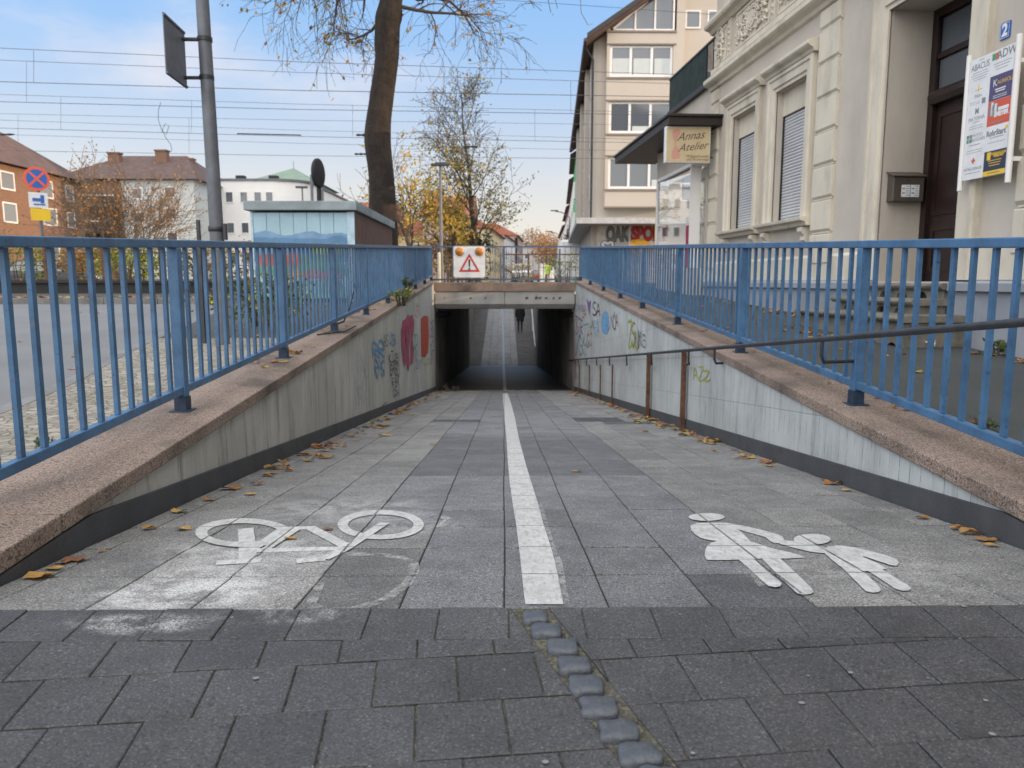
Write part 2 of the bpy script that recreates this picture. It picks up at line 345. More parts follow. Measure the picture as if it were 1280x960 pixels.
def cobmat():
    m, nt, bs = nodes('mosaic_setts'); v = coords(nt)
    vo = nt.nodes.new('ShaderNodeTexVoronoi'); nt.links.new(v, vo.inputs['Vector']); vo.inputs['Scale'].default_value = 15
    ve = nt.nodes.new('ShaderNodeTexVoronoi'); ve.feature = 'DISTANCE_TO_EDGE'; nt.links.new(v, ve.inputs['Vector']); ve.inputs['Scale'].default_value = 15
    sp = nt.nodes.new('ShaderNodeSeparateColor'); nt.links.new(vo.outputs['Color'], sp.inputs[0])
    c = mixc(nt, sp.outputs[0], (.19, .17, .14), (.31, .285, .24)); e = ramp(nt, ve.outputs['Distance'], .0, .10); c = mixc(nt, e, (.11, .098, .075), c)
    moss = ramp(nt, noise_(nt, v, 1.6, 5, .7), .52, .7); c = mixc(nt, math_(nt, 'MULTIPLY', moss, .5), c, (.09, .10, .04))
    nt.links.new(c, bs.inputs['Base Color']); bs.inputs['Roughness'].default_value = .85; bump_(nt, e, .6, .008, bs); return m
m_cob = cobmat()
def glassmat(name, col, rough=.04, spec=.5, metal=0):
    m, nt, bs = nodes(name); bs.inputs['Base Color'].default_value = (*col, 1); bs.inputs['Roughness'].default_value = rough; bs.inputs['Specular IOR Level'].default_value = spec; bs.inputs['Metallic'].default_value = metal
    return m
m_pane = glassmat('window_glass', (.09, .105, .125), .08, 1.0)
m_panelite = glassmat('curtained_glass', (.20, .22, .24), .12, .9)
def clearglass():
    m, nt, bs = nodes('shop_glass'); out = nt.nodes['Material Output']
    g = nt.nodes.new('ShaderNodeBsdfGlossy'); g.inputs['Roughness'].default_value = .02; g.inputs['Color'].default_value = (.95, .97, 1, 1)
    t = nt.nodes.new('ShaderNodeBsdfTransparent'); t.inputs[0].default_value = (.86, .9, .9, 1)
    fr = nt.nodes.new('ShaderNodeFresnel'); fr.inputs[0].default_value = 1.9
    mx = nt.nodes.new('ShaderNodeMixShader'); nt.links.new(math_(nt, 'ADD', math_(nt, 'MULTIPLY', fr.outputs[0], .7), .33, True), mx.inputs[0]); nt.links.new(t.outputs[0], mx.inputs[1]); nt.links.new(g.outputs[0], mx.inputs[2]); nt.links.new(mx.outputs[0], out.inputs[0]); return m
m_glass = clearglass()
m_amber = MAT('amber_lens', (.42, .17, .025), .3, .15, 10, 0)
m_reflred = MAT('retro_red', (.75, .12, .06), .4, .05, 4, 0)
def spray(name, col): 
    m, nt, bs = nodes(name); v = coords(nt); n = noise_(nt, v, 25, 6, .8)
    c = mixc(nt, ramp(nt, n, .3, .7), tuple(x*.7 for x in col), col); nt.links.new(c, bs.inputs['Base Color']); bs.inputs['Roughness'].default_value = .7
    nt.links.new(math_(nt, 'ADD', math_(nt, 'MULTIPLY', ramp(nt, noise_(nt, v, 18, 8, .85), .26, .50), .5), .45), bs.inputs['Alpha']); return m
SP = {k: spray('spray_'+k, c) for k, c in dict(white=(.55, .57, .60), blue=(.12, .28, .48), black=(.04, .04, .05), pink=(.42, .06, .13), red=(.45, .07, .03), purple=(.20, .12, .32), green=(.10, .35, .28), yellow=(.42, .45, .05), teal=(.15, .40, .40), lightblue=(.18, .42, .70)).items()}

# ------------------------------------------------------------------ ground sheets
mb = MB()
xs = [-2500, -60, -1.95, 2.25, 60, 2500]; ys = [-2500, -30, YR, GT, 37.0, 74.5, 2500]
def zbase(Y): return (zg(max(Y, -30)))
for i in range(5):
    for j in range(6):
        if i == 2 and j in (2, 4): continue
        x0, x1, y0, y1 = xs[i], xs[i+1], ys[j], ys[j+1]; d = -.09 if (i != 2) else -.022
        if j == 3 and i == 2: d = 0
        mb.quad((x0, y0, zbase(y0)+d), (x1, y0, zbase(y0)+d), (x1, y1, zbase(y1)+d), (x0, y1, zbase(y1)+d))
struct('ground', mb, m_earth)
# asphalt road on the left (joins a street parallel to the tracks)
kerb = [(-2.9, -30), (-3.05, 0), (-3.12, 3.5), (-3.16, 4.74), (-3.3, 5.7), (-3.59, 6.9), (-3.9, 8.4), (-4.5, 11.75), (-5.0, 13.4), (-5.4, 14.4)]
mb = MB()
def strip(mb, pts, xfar, dz):
    for (xa, ya), (xb, yb) in zip(pts, pts[1:]):
        mb.quad((xfar, ya, zg(ya)+dz), (xa, ya, zg(ya)+dz), (xb, yb, zg(yb)+dz), (xfar, yb, zg(yb)+dz))
strip(mb, kerb, -59.9, -.08)
struct('road', mb, m_asph)
mb = MB()
for (xa, ya), (xb, yb) in zip(kerb, kerb[1:]):
    n = max(1, int(sqrt((xb-xa)**2+(yb-ya)**2)/1.0))
    for k in range(n):
        t0, t1 = k/n, (k+1)/n-.008; xa2, ya2 = xa+(xb-xa)*t0, ya+(yb-ya)*t0; xb2, yb2 = xa+(xb-xa)*t1, ya+(yb-ya)*t1
        mb.prism([(xa2, ya2), (xb2, yb2), (xb2+.13, yb2), (xa2+.13, ya2)], lambda x, y: zg(y)-.12, lambda x, y: zg(y)+.004)
# far kerb, parallel to the tracks
for k in range(54):
    x0 = -59.5+k; mb.prism([(x0, 14.5), (x0+.99, 14.5), (x0+.99, 14.64), (x0, 14.64)], zg(14.5)-.12, zg(14.5)+.03)
struct('kerb', mb, m_kerb, .006)
mb = MB()
for (xa, ya), (xb, yb) in zip(kerb, kerb[1:]):
    if yb > 8.5: continue
    mb.quad((xa+.13, ya, zg(ya)), (-1.95, ya, zg(ya)), (-1.95, yb, zg(yb)), (xb+.13, yb, zg(yb)))
struct('pavement', mb, m_cob)
mb = MB()
for (xa, ya), (xb, yb) in zip(kerb, kerb[1:]):
    if yb <= 8.5: continue
    mb.quad((xa+.13, ya, zg(ya)), (-1.95, ya, zg(ya)), (-1.95, yb, zg(yb)), (xb+.13, yb, zg(yb)))
mb.quad((-59.9, 14.64, zg(14.5)), (-1.95, 14.64, zg(14.5)), (-1.95, 16.4, zg(16.4)), (-59.9, 16.4, zg(16.4)))
struct('pavement', mb, m_asph_dark)
mb = MB()
for y0, y1 in ((-30, 0), (0, 10), (10, GT)):
    mb.quad((2.25, y0, zg(y0)), (16, y0, zg(y0)), (16, y1, zg(y1)), (2.25, y1, zg(y1)))
struct('pavement', mb, m_asph_dark)
# railway ballast over the underpass and street beyond
mb = MB(); mb.quad((-59.9, 21.6, .962), (59.9, 21.6, .962), (59.9, 36.6, .962), (-59.9, 36.6, .962)); struct('track_bed', mb, MAT('ballast', (.13, .11, .095), .95, .3, 20, .8, 30, .03))
mb = MB(); mb.quad((-3.2+1, 74.6, .962), (7.2, 74.6, .962), (22, 300, .962), (14, 300, .962)); mb.quad((2.6, 37, .961), (4.1, 37, .961), (7.6, 74.6, .961), (2.6, 74.6, .961)); struct('street', mb, m_asph)

# ------------------------------------------------------------------ paving made of single slabs
def slab(mb, poly, zf, col, gap=.0016, th=.03, inset=.0028, drop=.0022, tilt=.0012):
    n = len(poly)
    a = sum(poly[i][0]*poly[(i+1) % n][1]-poly[(i+1) % n][0]*poly[i][1] for i in range(n))
    if abs(a) < 2e-4: return
    if a < 0: poly = poly[::-1]
    def inset_poly(P, d):
        out = []; n = len(P)
        for i in range(n):
            p0, p1, p2 = Vector(P[i-1]), Vector(P[i]), Vector(P[(i+1) % n])
            e1 = (p1-p0); e2 = (p2-p1)
            if e1.length < 1e-6 or e2.length < 1e-6: out.append(P[i]); continue
            e1.normalize(); e2.normalize(); n1 = Vector((-e1.y, e1.x)); n2 = Vector((-e2.y, e2.x)); k = 1+n1.dot(n2)
            if k < .15: k = .15
            q = p1+(n1+n2)*(d/k); out.append((q.x, q.y))
        return out
    A = inset_poly(poly, gap); B = inset_poly(poly, gap+inset)
    tx, ty, tz = RND.uniform(-tilt, tilt)*6, RND.uniform(-tilt, tilt)*6, RND.uniform(-tilt, tilt); cx = sum(p[0] for p in poly)/n; cy = sum(p[1] for p in poly)/n
    f = lambda x, y, d: zf(x, y)+tz+tx*(x-cx)+ty*(y-cy)-d
    vs = [(x, y, f(x, y, th)) for x, y in A]+[(x, y, f(x, y, drop)) for x, y in A]+[(x, y, f(x, y, 0)) for x, y in B]
    fs = [(i, (i+1) % n, n+(i+1) % n, n+i) for i in range(n)]+[(n+i, n+(i+1) % n, 2*n+(i+1) % n, 2*n+i) for i in range(n)]+[tuple(range(2*n, 3*n))]
    mb.add(vs, fs, col)
def clip(poly, a, b, c):       # keep a*x+b*y<=c
    out = []; n = len(poly)
    for i in range(n):
        p, q = poly[i], poly[(i+1) % n]; dp = a*p[0]+b*p[1]-c; dq = a*q[0]+b*q[1]-c
        if dp <= 0: out.append(p)
        if (dp < 0 < dq) or (dq < 0 < dp):
            t = dp/(dp-dq); out.append((p[0]+(q[0]-p[0])*t, p[1]+(q[1]-p[1])*t))
    return out
def tint(c, v): k = 1+RND.uniform(-v, v); return (c[0]*k, c[1]*k, c[2]*k)
mb = MB(); ROW = .38; nrow = int((GT-YR)/ROW)+1
lines = [-.9, -.6, -.3, 0, .3, .6, .9, 1.2, 1.5, 1.8]
for r in range(nrow):
    y0 = YR+r*ROW; y1 = min(y0+ROW, GT); ym = (y0+y1)/2
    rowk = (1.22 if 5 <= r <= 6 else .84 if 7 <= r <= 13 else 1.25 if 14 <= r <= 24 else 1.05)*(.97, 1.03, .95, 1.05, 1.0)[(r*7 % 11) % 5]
    L, R = XL(ym), XR(ym)
    st = 0
    L2 = [x+.0025*math.sin(r*.9+x*3) for x in lines]
    xe = [-2.2, -1.5, -1.2]+L2+[2.2]
    for a, b in zip(xe, xe[1:]):
        if b < L or a > R: continue
        xm = (a+b)/2
        center = -.62 < xm < .9
        if center and xm < -.3 and r < 3: center = False
        if xm > .6 and xm < .9 and r > 14 and r % 3 == 0: center = True
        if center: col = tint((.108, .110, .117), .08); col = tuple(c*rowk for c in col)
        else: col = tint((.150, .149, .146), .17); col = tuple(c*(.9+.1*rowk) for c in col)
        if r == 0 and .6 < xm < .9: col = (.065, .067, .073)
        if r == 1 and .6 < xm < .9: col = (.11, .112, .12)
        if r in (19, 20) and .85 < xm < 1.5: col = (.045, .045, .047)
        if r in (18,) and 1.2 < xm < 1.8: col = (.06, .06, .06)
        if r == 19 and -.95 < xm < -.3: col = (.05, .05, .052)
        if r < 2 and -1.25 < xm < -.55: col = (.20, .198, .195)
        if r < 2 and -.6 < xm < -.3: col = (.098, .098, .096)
        P = [(a, y0), (b, y0), (b, y1), (a, y1)]
        P = clip(P, -1, -.0145, 1.56); P = clip(P, 1, .0024, 1.965)
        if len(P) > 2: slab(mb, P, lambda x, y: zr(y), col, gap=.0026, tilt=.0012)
struct('ramp', mb, m_ramp)
mb = MB(); mb.quad((-2, YR, zr(YR)-.0055), (2.1, YR, zr(YR)-.0055), (2.1, GT, zr(GT)-.0055), (-2, GT, zr(GT)-.0055)); struct('ramp_bed', mb, m_jdark)
# dark pavers in front
mb = MB()
zf = lambda x, y: .046*y
W = .192; ang = radians(5.6)
ca, sa = cos(ang), sin(ang)
cs0 = Vector((.085, 2.0)); cs1 = Vector((.275, 1.41)); cd = (cs1-cs0).normalized(); cn = Vector((-cd.y, cd.x))   # cn points to +x side
if cn.x < 0: cn = -cn
yfirst = YR-.18
def sides(poly, sgn):
    off = .050
    if sgn < 0: return clip(poly, cn.x, cn.y, cn.dot(cs0)-off)
    return clip(poly, -cn.x, -cn.y, -(cn.dot(cs0)+off))
for sgn in (-1, 1):
    x = -4.2; k = 0
    while x < 4.4:
        w = W*RND.choice((1, 1, .98, 1.02)); P = sides([(x, yfirst), (x+w, yfirst), (x+w, YR-.004), (x, YR-.004)], sgn)
        if len(P) > 2: slab(mb, P, zf, tint((.044, .044, .047), .16), tilt=.0018)
        x += w; k += 1
    for i in range(-30, 12):
        for j in range(-30, 30):
            o = .5*W*(i % 2)+.03*sgn
            u0, v0 = j*W+o, i*W+.07*sgn
            hw = 0
            P = [(u0, v0), (u0+W, v0), (u0+W, v0+W), (u0, v0+W)]
            P = [(p[0]*ca-p[1]*sa, p[0]*sa+p[1]*ca+yfirst) for p in P]
            if max(p[1] for p in P) < -2.2 or max(abs(p[0]) for p in P) > 4.3: continue
            P = clip(P, 0, 1, yfirst); P = sides(P, sgn) if len(P) > 2 else P
            if len(P) > 2: slab(mb, P, zf, tint((.042, .042, .045), .16), gap=.0019, tilt=.0014)
struct('paving', mb, m_pave)
mb = MB(); mb.quad((-1.95, -2.4, zg(-2.4)-.006), (2.25, -2.4, zg(-2.4)-.006), (2.25, YR-.002, zg(YR)-.006), (-1.95, YR-.002, zg(YR)-.006)); struct('paving_bed', mb, m_jpave)
# basalt setts in the diagonal channel
def sett(i, c, rot, sx, sy):
    m = MB(); n = 5; vs = []; R = random.Random(i)
    for lvl, (z, k) in enumerate(((-.04, 1.0), (.001, .99), (.006, .95), (.0085, .87), (.009, .45))):
        for j in range(24):
            t = 2*pi*j/24; q = (abs(cos(t))**6+abs(sin(t))**6)**(-1/6)
            jit = 1+.16*noise.noise(Vector((cos(t)*1.6+i*7, sin(t)*1.6, .3)))
            x, y = cos(t)*q*sx/2*k*jit, sin(t)*q*sy/2*k*jit
            zz = z+(noise.noise(Vector((x*30+i*3, y*30, 0)))*.005 if lvl > 1 else 0)
            vs.append((c[0]+x*cos(rot)-y*sin(rot), c[1]+x*sin(rot)+y*cos(rot), .046*c[1]+zz))
    fs = [(l*24+j, l*24+(j+1) % 24, (l+1)*24+(j+1) % 24, (l+1)*24+j) for l in range(4) for j in range(24)]+[tuple(range(96, 120))]
    m.add(vs, fs, smooth=True); return m
m_basalt = MAT('basalt', (.066, .074, .088), .5, .25, 12, .7, 30, .010, dirt=(.035, .037, .04), damt=.5, dscale=14)
ordn = ['first', 'second', 'third', 'fourth', 'fifth', 'sixth', 'seventh', 'eighth', 'ninth', 'tenth', 'eleventh', 'twelfth']
SPX = [(670, 772), (683, 789), (703, 809), (718, 832), (732, 857), (749, 884), (773, 914), (799, 943), (826, 975), (852, 1008), (882, 1045)]
SW = [34, 39, 41, 43, 43, 50, 52, 56, 60, 62, 64]; SH = [15, 18, 20, 22, 24, 27, 27, 30, 32, 34, 36]
for i, (px, py) in enumerate(SPX):
    c = on_slope(px, py, 0, .046); wx = (on_slope(px+SW[i]/2, py, 0, .046)-on_slope(px-SW[i]/2, py, 0, .046)).length; wy = (on_slope(px, py-SH[i]/2, 0, .046)-on_slope(px, py+SH[i]/2, 0, .046)).length
    s_ = sett(i, c, RND.uniform(-.12, .04), wx*.97, wy*.95)
    solo('paving_stone', s_, m_basalt, ordn[i]+' dark basalt sett of the diagonal row, counted from the white line', 'paving stone', (c.x, c.y, .046*c.y), 'basalt setts in a diagonal row between the pavers')
# gum spots on the pavers
mb = MB()
for (px, py, r) in [(1063, 842, .010), (1002, 880, .011), (1205, 759, .012), (1232, 877, .009), (1240, 919, .012), (866, 943, .008), (682, 954, .011), (850, 769, .006), (1160, 849, .006), (877, 730, .006), (290, 773, .008), (1010, 846, .006), (75, 815, .006), (320, 849, .012)]:
    p = on_slope(px, py, 0, .046); n = 12; r *= .55
    if p.y > YR: p = on_ramp(px, py)
    z = (zr(p.y) if p.y > YR else zf(0, p.y))+.0035
    mb.add([(p.x+r*cos(2*pi*k/n)*(1+.2*RND.random()), p.y+.85*r*sin(2*pi*k/n)*(1+.2*RND.random()), z) for k in range(n)], [tuple(range(n))])
struct('gum_spots', mb, MAT('gum', (.20, .20, .20), .8, .1, 20, 0))

# ------------------------------------------------------------------ painted markings on the ramp
def rp(x, y, dz=.0045):
    p = on_ramp(x, y); return (p.x, p.y, zr(p.y)+dz)
mb = MB(); ZO = [0]
def mark(pts, mb=mb):
    ZO[0] += .00012; q = [rp(x, y, .0045+ZO[0]) for x, y in pts]
    a = sum(q[i][0]*q[(i+1) % len(q)][1]-q[(i+1) % len(q)][0]*q[i][1] for i in range(len(q)))
    if a < 0: q = q[::-1]
    mb.add(q, [tuple(range(len(q)))])
def pc(cx, cy): return (840+cx/2.667, 600+cy/2.667)
def ell(cx, cy, rx, ry, n=28): return [(cx+rx*cos(2*pi*k/n), cy+ry*sin(2*pi*k/n)) for k in range(n)]
line = [(604, 657, 704, 757), (592, 655, 703, 745), (0, 651, 694, 705), (0, 648, 687, 680), (0, 645, 679, 655), (0, 641, 673, 632), (0, 637, 664, 603), (0, 635, 657, 580), (0, 633, 648.5, 548), (0, 630.5, 643.5, 522), (0, 629, 639, 505), (0, 628.5, 634.5, 492)]
for (_, a, b, y), (_, c, d, y2) in zip(line[0:], line[1:]):
    q = [rp(a, y), rp(b, y), rp(d, y2), rp(c, y2)]; mb.add(q, [(0, 1, 2, 3)])
o = struct('centre_line', mb, m_paint)
mb = MB(); ZO[0] = 0
for P in ([(62,158),(66,152),(85,147),(130,145),(180,146),(212,160),(236,182),(262,208),(335,232),(400,246),(445,262),(380,266),(300,266),(200,270),(150,271),(116,270),(109,256),(110,240),(118,222),(132,212),(150,207),(122,203),(95,196),(76,184),(64,170)],
          [(180,146),(240,156),(300,170),(350,184),(368,192),(374,203),(360,213),(345,215),(328,208),(312,194),(270,182),(212,166)],
          [(222,269),(275,269),(320,312),(355,338),(366,350),(360,359),(345,362),(322,358),(298,338),(260,302)],
          [(300,267),(362,267),(400,302),(440,340),(466,366),(472,378),(462,385),(440,387),(418,383),(395,362),(350,318)],
          [(352,203),(400,207),(450,214),(500,226),(530,238),(505,248),(460,243),(410,231),(360,217)],
          [(500,240),(520,226),(560,221),(600,232),(640,262),(680,280),(716,300),(690,305),(645,309),(600,303),(560,292),(530,268)],
          [(560,222),(610,229),(660,241),(710,254),(745,267),(757,280),(748,291),(728,288),(690,276),(650,262),(600,248)],
          [(556,286),(625,296),(660,330),(690,360),(697,372),(688,379),(668,381),(646,376),(620,350)],
          [(650,306),(702,303),(740,328),(785,355),(797,366),(790,374),(768,375),(742,367),(700,338)]):
    mark([pc(*p) for p in P], mb)
mark([pc(*p) for p in ell(115, 127, 60, 13)], mb); mark([pc(*p) for p in ell(467, 202, 62, 18)], mb)
struct('pedestrian_marking', mb, m_paint)
mb = MB(); ZO[0] = 0
def ring(cx, cy, rx, ry, tx, ty, a0=0, a1=360, n=40):
    ZO[0] += .00012; vs = []
    for k in range(n+1):
        t = radians(a0+(a1-a0)*k/n)
        vs += [rp(cx+rx*cos(t), cy+ry*sin(t), .0045+ZO[0]), rp(cx+(rx-tx)*cos(t), cy+(ry-ty)*sin(t), .0045+ZO[0])]
    mb.add(vs, [(2*k, 2*k+1, 2*k+3, 2*k+2) for k in range(n)])
def stroke(pts, w, mb=mb):
    for (a, b) in zip(pts, pts[1:]):
        A, B = Vector(rp(*a)), Vector(rp(*b)); d = (B-A); d2 = Vector((-d.y, d.x, 0)).normalized()*w/2
        ZO[0] += .00012; e = Vector((0, 0, ZO[0])); d = d.normalized()*.004
        mb.add([A-d-d2+e, B+d-d2+e, B+d+d2+e, A-d+d2+e], [(0, 1, 2, 3)])
ring(304, 667, 60, 18, 15, 6.2); ring(476, 657, 54, 18.5, 13, 5.8)
stroke([(307, 662), (309, 680), (310, 700)], .062, mb); stroke([(272, 705), (325, 702)], .045, mb)
stroke([(310, 690), (424, 687)], .042, mb); stroke([(356, 660), (314, 690)], .040, mb); stroke([(350, 662), (394, 661)], .042, mb)
stroke([(390, 662), (432, 684)], .048, mb); stroke([(370, 663), (332, 688)], .036, mb)
stroke([(372, 703), (405, 700), (432, 687), (455, 672), (481, 655)], .046, mb)
struct('bicycle_marking', mb, m_paint)
mb = MB(); ZO[0] = 0
P = [(425, 694), (470, 694), (500, 698), (517, 706), (518, 718), (508, 732), (480, 752), (440, 764), (405, 766), (388, 758)]
stroke(P, .035, mb); stroke([(400, 730), (395, 745), (388, 758)], .03, mb); stroke([(540, 645), (556, 647), (560, 652), (550, 660)], .04, mb)
for a, b, c, d, y, y2 in [(704, 712, 694, 703, 757, 705), (694, 703, 687, 692, 705, 680), (687, 692, 673, 678, 680, 632)]:
    mb.add([rp(a, y), rp(b, y), rp(d, y2), rp(c, y2)], [(0, 1, 2, 3)])
mb.add([rp(925, 700, .003), rp(948, 734, .003), rp(962, 735, .003), rp(940, 700, .003)], [(0, 1, 2, 3)])
struct('faded_marking', mb, m_oldpaint)

# ------------------------------------------------------------------ retaining walls
def retaining(side, label, mat, breaks, t):
    X = XL if side < 0 else XR
    s = side
    root = thing('retaining_wall', label, 'wall', (X(YR), YR, zr(YR)))
    m = MB()
    for y0, y1 in zip(breaks, breaks[1:]):
        ya, yb = y0+.006, y1-.006; ns = max(1, int((yb-ya)/1.5)); 
        for k in range(ns):
            a = ya+(yb-ya)*k/ns; b = ya+(yb-ya)*(k+1)/ns
            x0, x1 = X(a)+s*.02, X(b)+s*.02
            P = [(x0, a), (x1, b), (x1+s*.32, b), (x0+s*.32, a)]
            m.prism(P, lambda x, y: zr(y)-.25, lambda x, y: zc(y)-.072)
    part('wall_panel', m, mat, root)
    m = MB()
    y = 1.7
    while y < GT-.01:
        yb = min(y+(.2 if y < 4.5 else 1.5), GT)
        m.prism([(X(y)+s*.002, y), (X(yb)+s*.002, yb), (X(yb)+s*.03, yb), (X(y)+s*.03, y)], lambda x, y: min(zr(y), zg(y))-.1, lambda x, y: min(zr(y)+.115, zc(y)-.075)); y = yb+(.0 if y < 4.5 else .004)
    # in front of the ramp the skirting carries the coping
    m.prism([(X(-2)+s*.012, -2), (X(1.69)+s*.012, 1.69), (X(1.69)+s*.3, 1.69), (X(-2)+s*.3, -2)], lambda x, y: zg(y)-.1, lambda x, y: zc(y)-.074)
    part('skirting', m, m_skirt, root)
    m = MB(); y = -2.0; L = 2.35; wo = .56
    while y < GT-.01:
        yb = min(y+L-.008, GT); a, b = X(y), X(yb)
        # stepped outer edge as in cast coping stones
        m.prism([(a, y), (b, yb), (b+s*wo, yb), (a+s*wo, y)], lambda x, y: zc(y)-.07, zc and (lambda x, y: zc(y))); y += L
    part('coping', m, m_coping, root, bevel=.007)
    return root
lw = retaining(-1, 'left concrete side wall of the ramp with granite coping and graffiti', m_wallL, [YR-.1, 9.4, 14.8, GT], .3)
rw = retaining(1, 'right pale blue side wall of the ramp behind the handrail', m_wallR, [YR-.1, 8.07, 12.2, 16.4, GT], .3)

# graffiti: sprayed shapes on the wall faces
def wallpt(px, py, side, off=.004):
    d = ray(px, py)
    if side < 0: t = (-1.56-.02)/(d.x+.0145*d.y)
    else: t = (1.965+.02)/(d.x+.0024*d.y)
    p = CAM+d*t; p.x += -side*off; return p
GO = [0]
def wstroke(mb, pts, w, side):
    if w < .1: w *= .72
    q = [wallpt(*p, side) for p in pts]
    for a, b in zip(q, q[1:]):
        GO[0] += .00006; d = b-a
        if d.length < 1e-4: continue
        n = Vector((0, -d.z, d.y)).normalized()*w/2; e = Vector((-side*GO[0], 0, 0)); d = d.normalized()*w*.3
        mb.add([a-d-n+e, b+d-n+e, b+d+n+e, a-d+n+e], [(0, 1, 2, 3)])
def scribble(mb, x0, x1, y0, y1, n, w, side, seed):
    R = random.Random(seed); pts = []
    for i in range(n):
        t = i/(n-1); x = x0+(x1-x0)*(t*.8+.2*R.random()); y = (y0 if i % 2 else y1)+R.uniform(-.3, .3)*(y1-y0); pts.append((x, min(max(y, min(y0, y1)), max(y0, y1))))
    sm = []
    for i in range(len(pts)-1):
        for k in range(5):
            t = k/5; p0 = pts[max(i-1, 0)]; p1 = pts[i]; p2 = pts[i+1]; p3 = pts[min(i+2, len(pts)-1)]
            f = lambda a, b, c, d: .5*((2*b)+(-a+c)*t+(2*a-5*b+4*c-d)*t*t+(-a+3*b-3*c+d)*t**3)
            sm.append((f(p0[0], p1[0], p2[0], p3[0]), f(p0[1], p1[1], p2[1], p3[1])))
    wstroke(mb, sm, w, side)
def poly_w(mb, pts, side):
    GO[0] += .0004; q = [wallpt(x, y, side, .004+GO[0]) for x, y in pts]
    if side > 0: q = q[::-1]
    mb.add(q, [tuple(range(len(q)))])
def graf(root, col, fn, label):
    m = MB(); GO[0] = 0; fn(m); part('graffiti', m, SP[col], root, label=label)
GLY = [[(0,0),(.5,1),(1,0),(.8,.4),(.2,.4)], [(0,1),(0,0),(.1,.5),(.9,1),(.3,.5),(1,0)], [(1,.9),(.5,1),(0,.75),(.5,.5),(1,.25),(.5,0),(0,.1)], [(0,0),(0,1),(.8,.9),(.8,.55),(0,.5),(1,0)], [(0,.9),(.1,.1),(.6,0),(1,.3),(1,1)], [(.9,.9),(.3,1),(0,.5),(.3,0),(1,.1),(1,.5),(.5,.5)], [(0,0),(.1,1),(.9,0),(1,1)], [(.5,1),(0,.6),(.3,0),(.9,.1),(1,.7),(.5,1),(.6,1.2)], [(0,1),(1,1),(.2,0),(1,0),(1.2,.2)]]
def tagw(mb, x0, x1, y0, y1, n, w, side, seed, off=0):
    R = random.Random(seed)
    for k in range(n):
        g = R.choice(GLY); lw_ = (x1-x0)/n; xa = x0+lw_*k; sk = R.uniform(-.1, .1); h = R.uniform(.75, 1.1); d0 = R.uniform(-.12, .12)
        P = [(xa+lw_*(px*.95+.05*R.gauss(0, 1)+off), y1+(y0-y1)*(py*h+d0+sk*px)+.03*(y1-y0)*R.gauss(0, 1)) for px, py in g]; sm = []
        for i in range(len(P)-1):
            for q in range(5):
                t = q/5; p0, p1, p2, p3 = P[max(i-1, 0)], P[i], P[i+1], P[min(i+2, len(P)-1)]
                f = lambda a, b, c, d: .5*((2*b)+(-a+c)*t+(2*a-5*b+4*c-d)*t*t+(-a+3*b-3*c+d)*t**3); sm.append((f(p0[0], p1[0], p2[0], p3[0]), f(p0[1], p1[1], p2[1], p3[1])))
        sm.append(P[-1]); wstroke(mb, sm, w, side)
def drips(mb, xs, y, side, seed, L=12):
    R = random.Random(seed)
    for x in xs: wstroke(mb, [(x, y), (x+.1, y+R.uniform(.3, 1)*L)], .02, side)
def outline(mb, pts, w, side): wstroke(mb, list(pts)+[pts[0]], w, side)
graf(lw, 'white', lambda m: (tagw(m, 444, 458, 468, 500, 3, .03, -1, 1), tagw(m, 443, 456, 440, 462, 3, .022, -1, 2)), 'white sprayed tag')
graf(lw, 'blue', lambda m: (tagw(m, 466, 480, 428, 448, 2, .06, -1, 3), tagw(m, 468, 480, 450, 471, 3, .045, -1, 4), tagw(m, 486, 494, 417, 431, 3, .04, -1, 5)), 'blue sprayed letters')
graf(lw, 'black', lambda m: (tagw(m, 486, 497, 440, 452, 4, .03, -1, 6), tagw(m, 487, 498, 454, 468, 4, .035, -1, 7), tagw(m, 489, 498, 471, 482, 3, .025, -1, 8), tagw(m, 490, 497, 484, 495, 3, .025, -1, 9), tagw(m, 478, 483, 417, 432, 2, .025, -1, 10)), 'thin black stacked tags')
CR = [[(501, 414), (503, 402), (507, 400), (507.5, 412), (506, 432), (507, 452), (505, 458), (503, 450), (501.5, 432)], [(507, 399), (510, 393), (512, 399), (512, 420), (511, 440), (512, 455), (510, 464), (507.8, 455), (507, 430)], [(512, 396), (515, 394), (517.5, 402), (517, 413), (515, 422), (516.5, 436), (516, 452), (513, 456), (512.5, 440), (513, 420)]]
graf(lw, 'pink', lambda m: ([poly_w(m, P, -1) for P in CR], drips(m, [503, 505, 508, 510.5, 514, 516], 452, -1, 3, 16)), 'large crimson bubble letters with drips')
graf(lw, 'black', lambda m: ([outline(m, P, .035, -1) for P in CR], tagw(m, 502, 516, 408, 440, 3, .02, -1, 12)), 'dark outlines of the crimson letters')
graf(lw, 'white', lambda m: (wstroke(m, [(503, 408), (504, 420)], .03, -1), wstroke(m, [(509, 402), (510, 418)], .03, -1), wstroke(m, [(514, 402), (515, 412)], .03, -1)), 'pale highlights in the crimson letters')
RB = [(526, 399), (530, 395), (535, 396), (536, 420), (535, 440), (531, 446), (526.5, 445), (526, 420)]
graf(lw, 'red', lambda m: (poly_w(m, RB, -1), tagw(m, 518, 525, 380, 396, 3, .025, -1, 13), drips(m, [527, 529.5, 533], 444, -1, 4, 12)), 'orange red block letter')
graf(lw, 'black', lambda m: (outline(m, RB, .03, -1),), 'dark outline of the orange red letter')
graf(lw, 'white', lambda m: (outline(m, [(529, 405), (532, 404), (532.5, 430), (529.5, 432)], .035, -1),), 'pale inner line of the orange red letter')
graf(lw, 'yellow', lambda m: (tagw(m, 527, 537, 447, 456, 3, .035, -1, 14), wstroke(m, [(537, 398), (538, 430)], .05, -1)), 'small yellow spray marks')
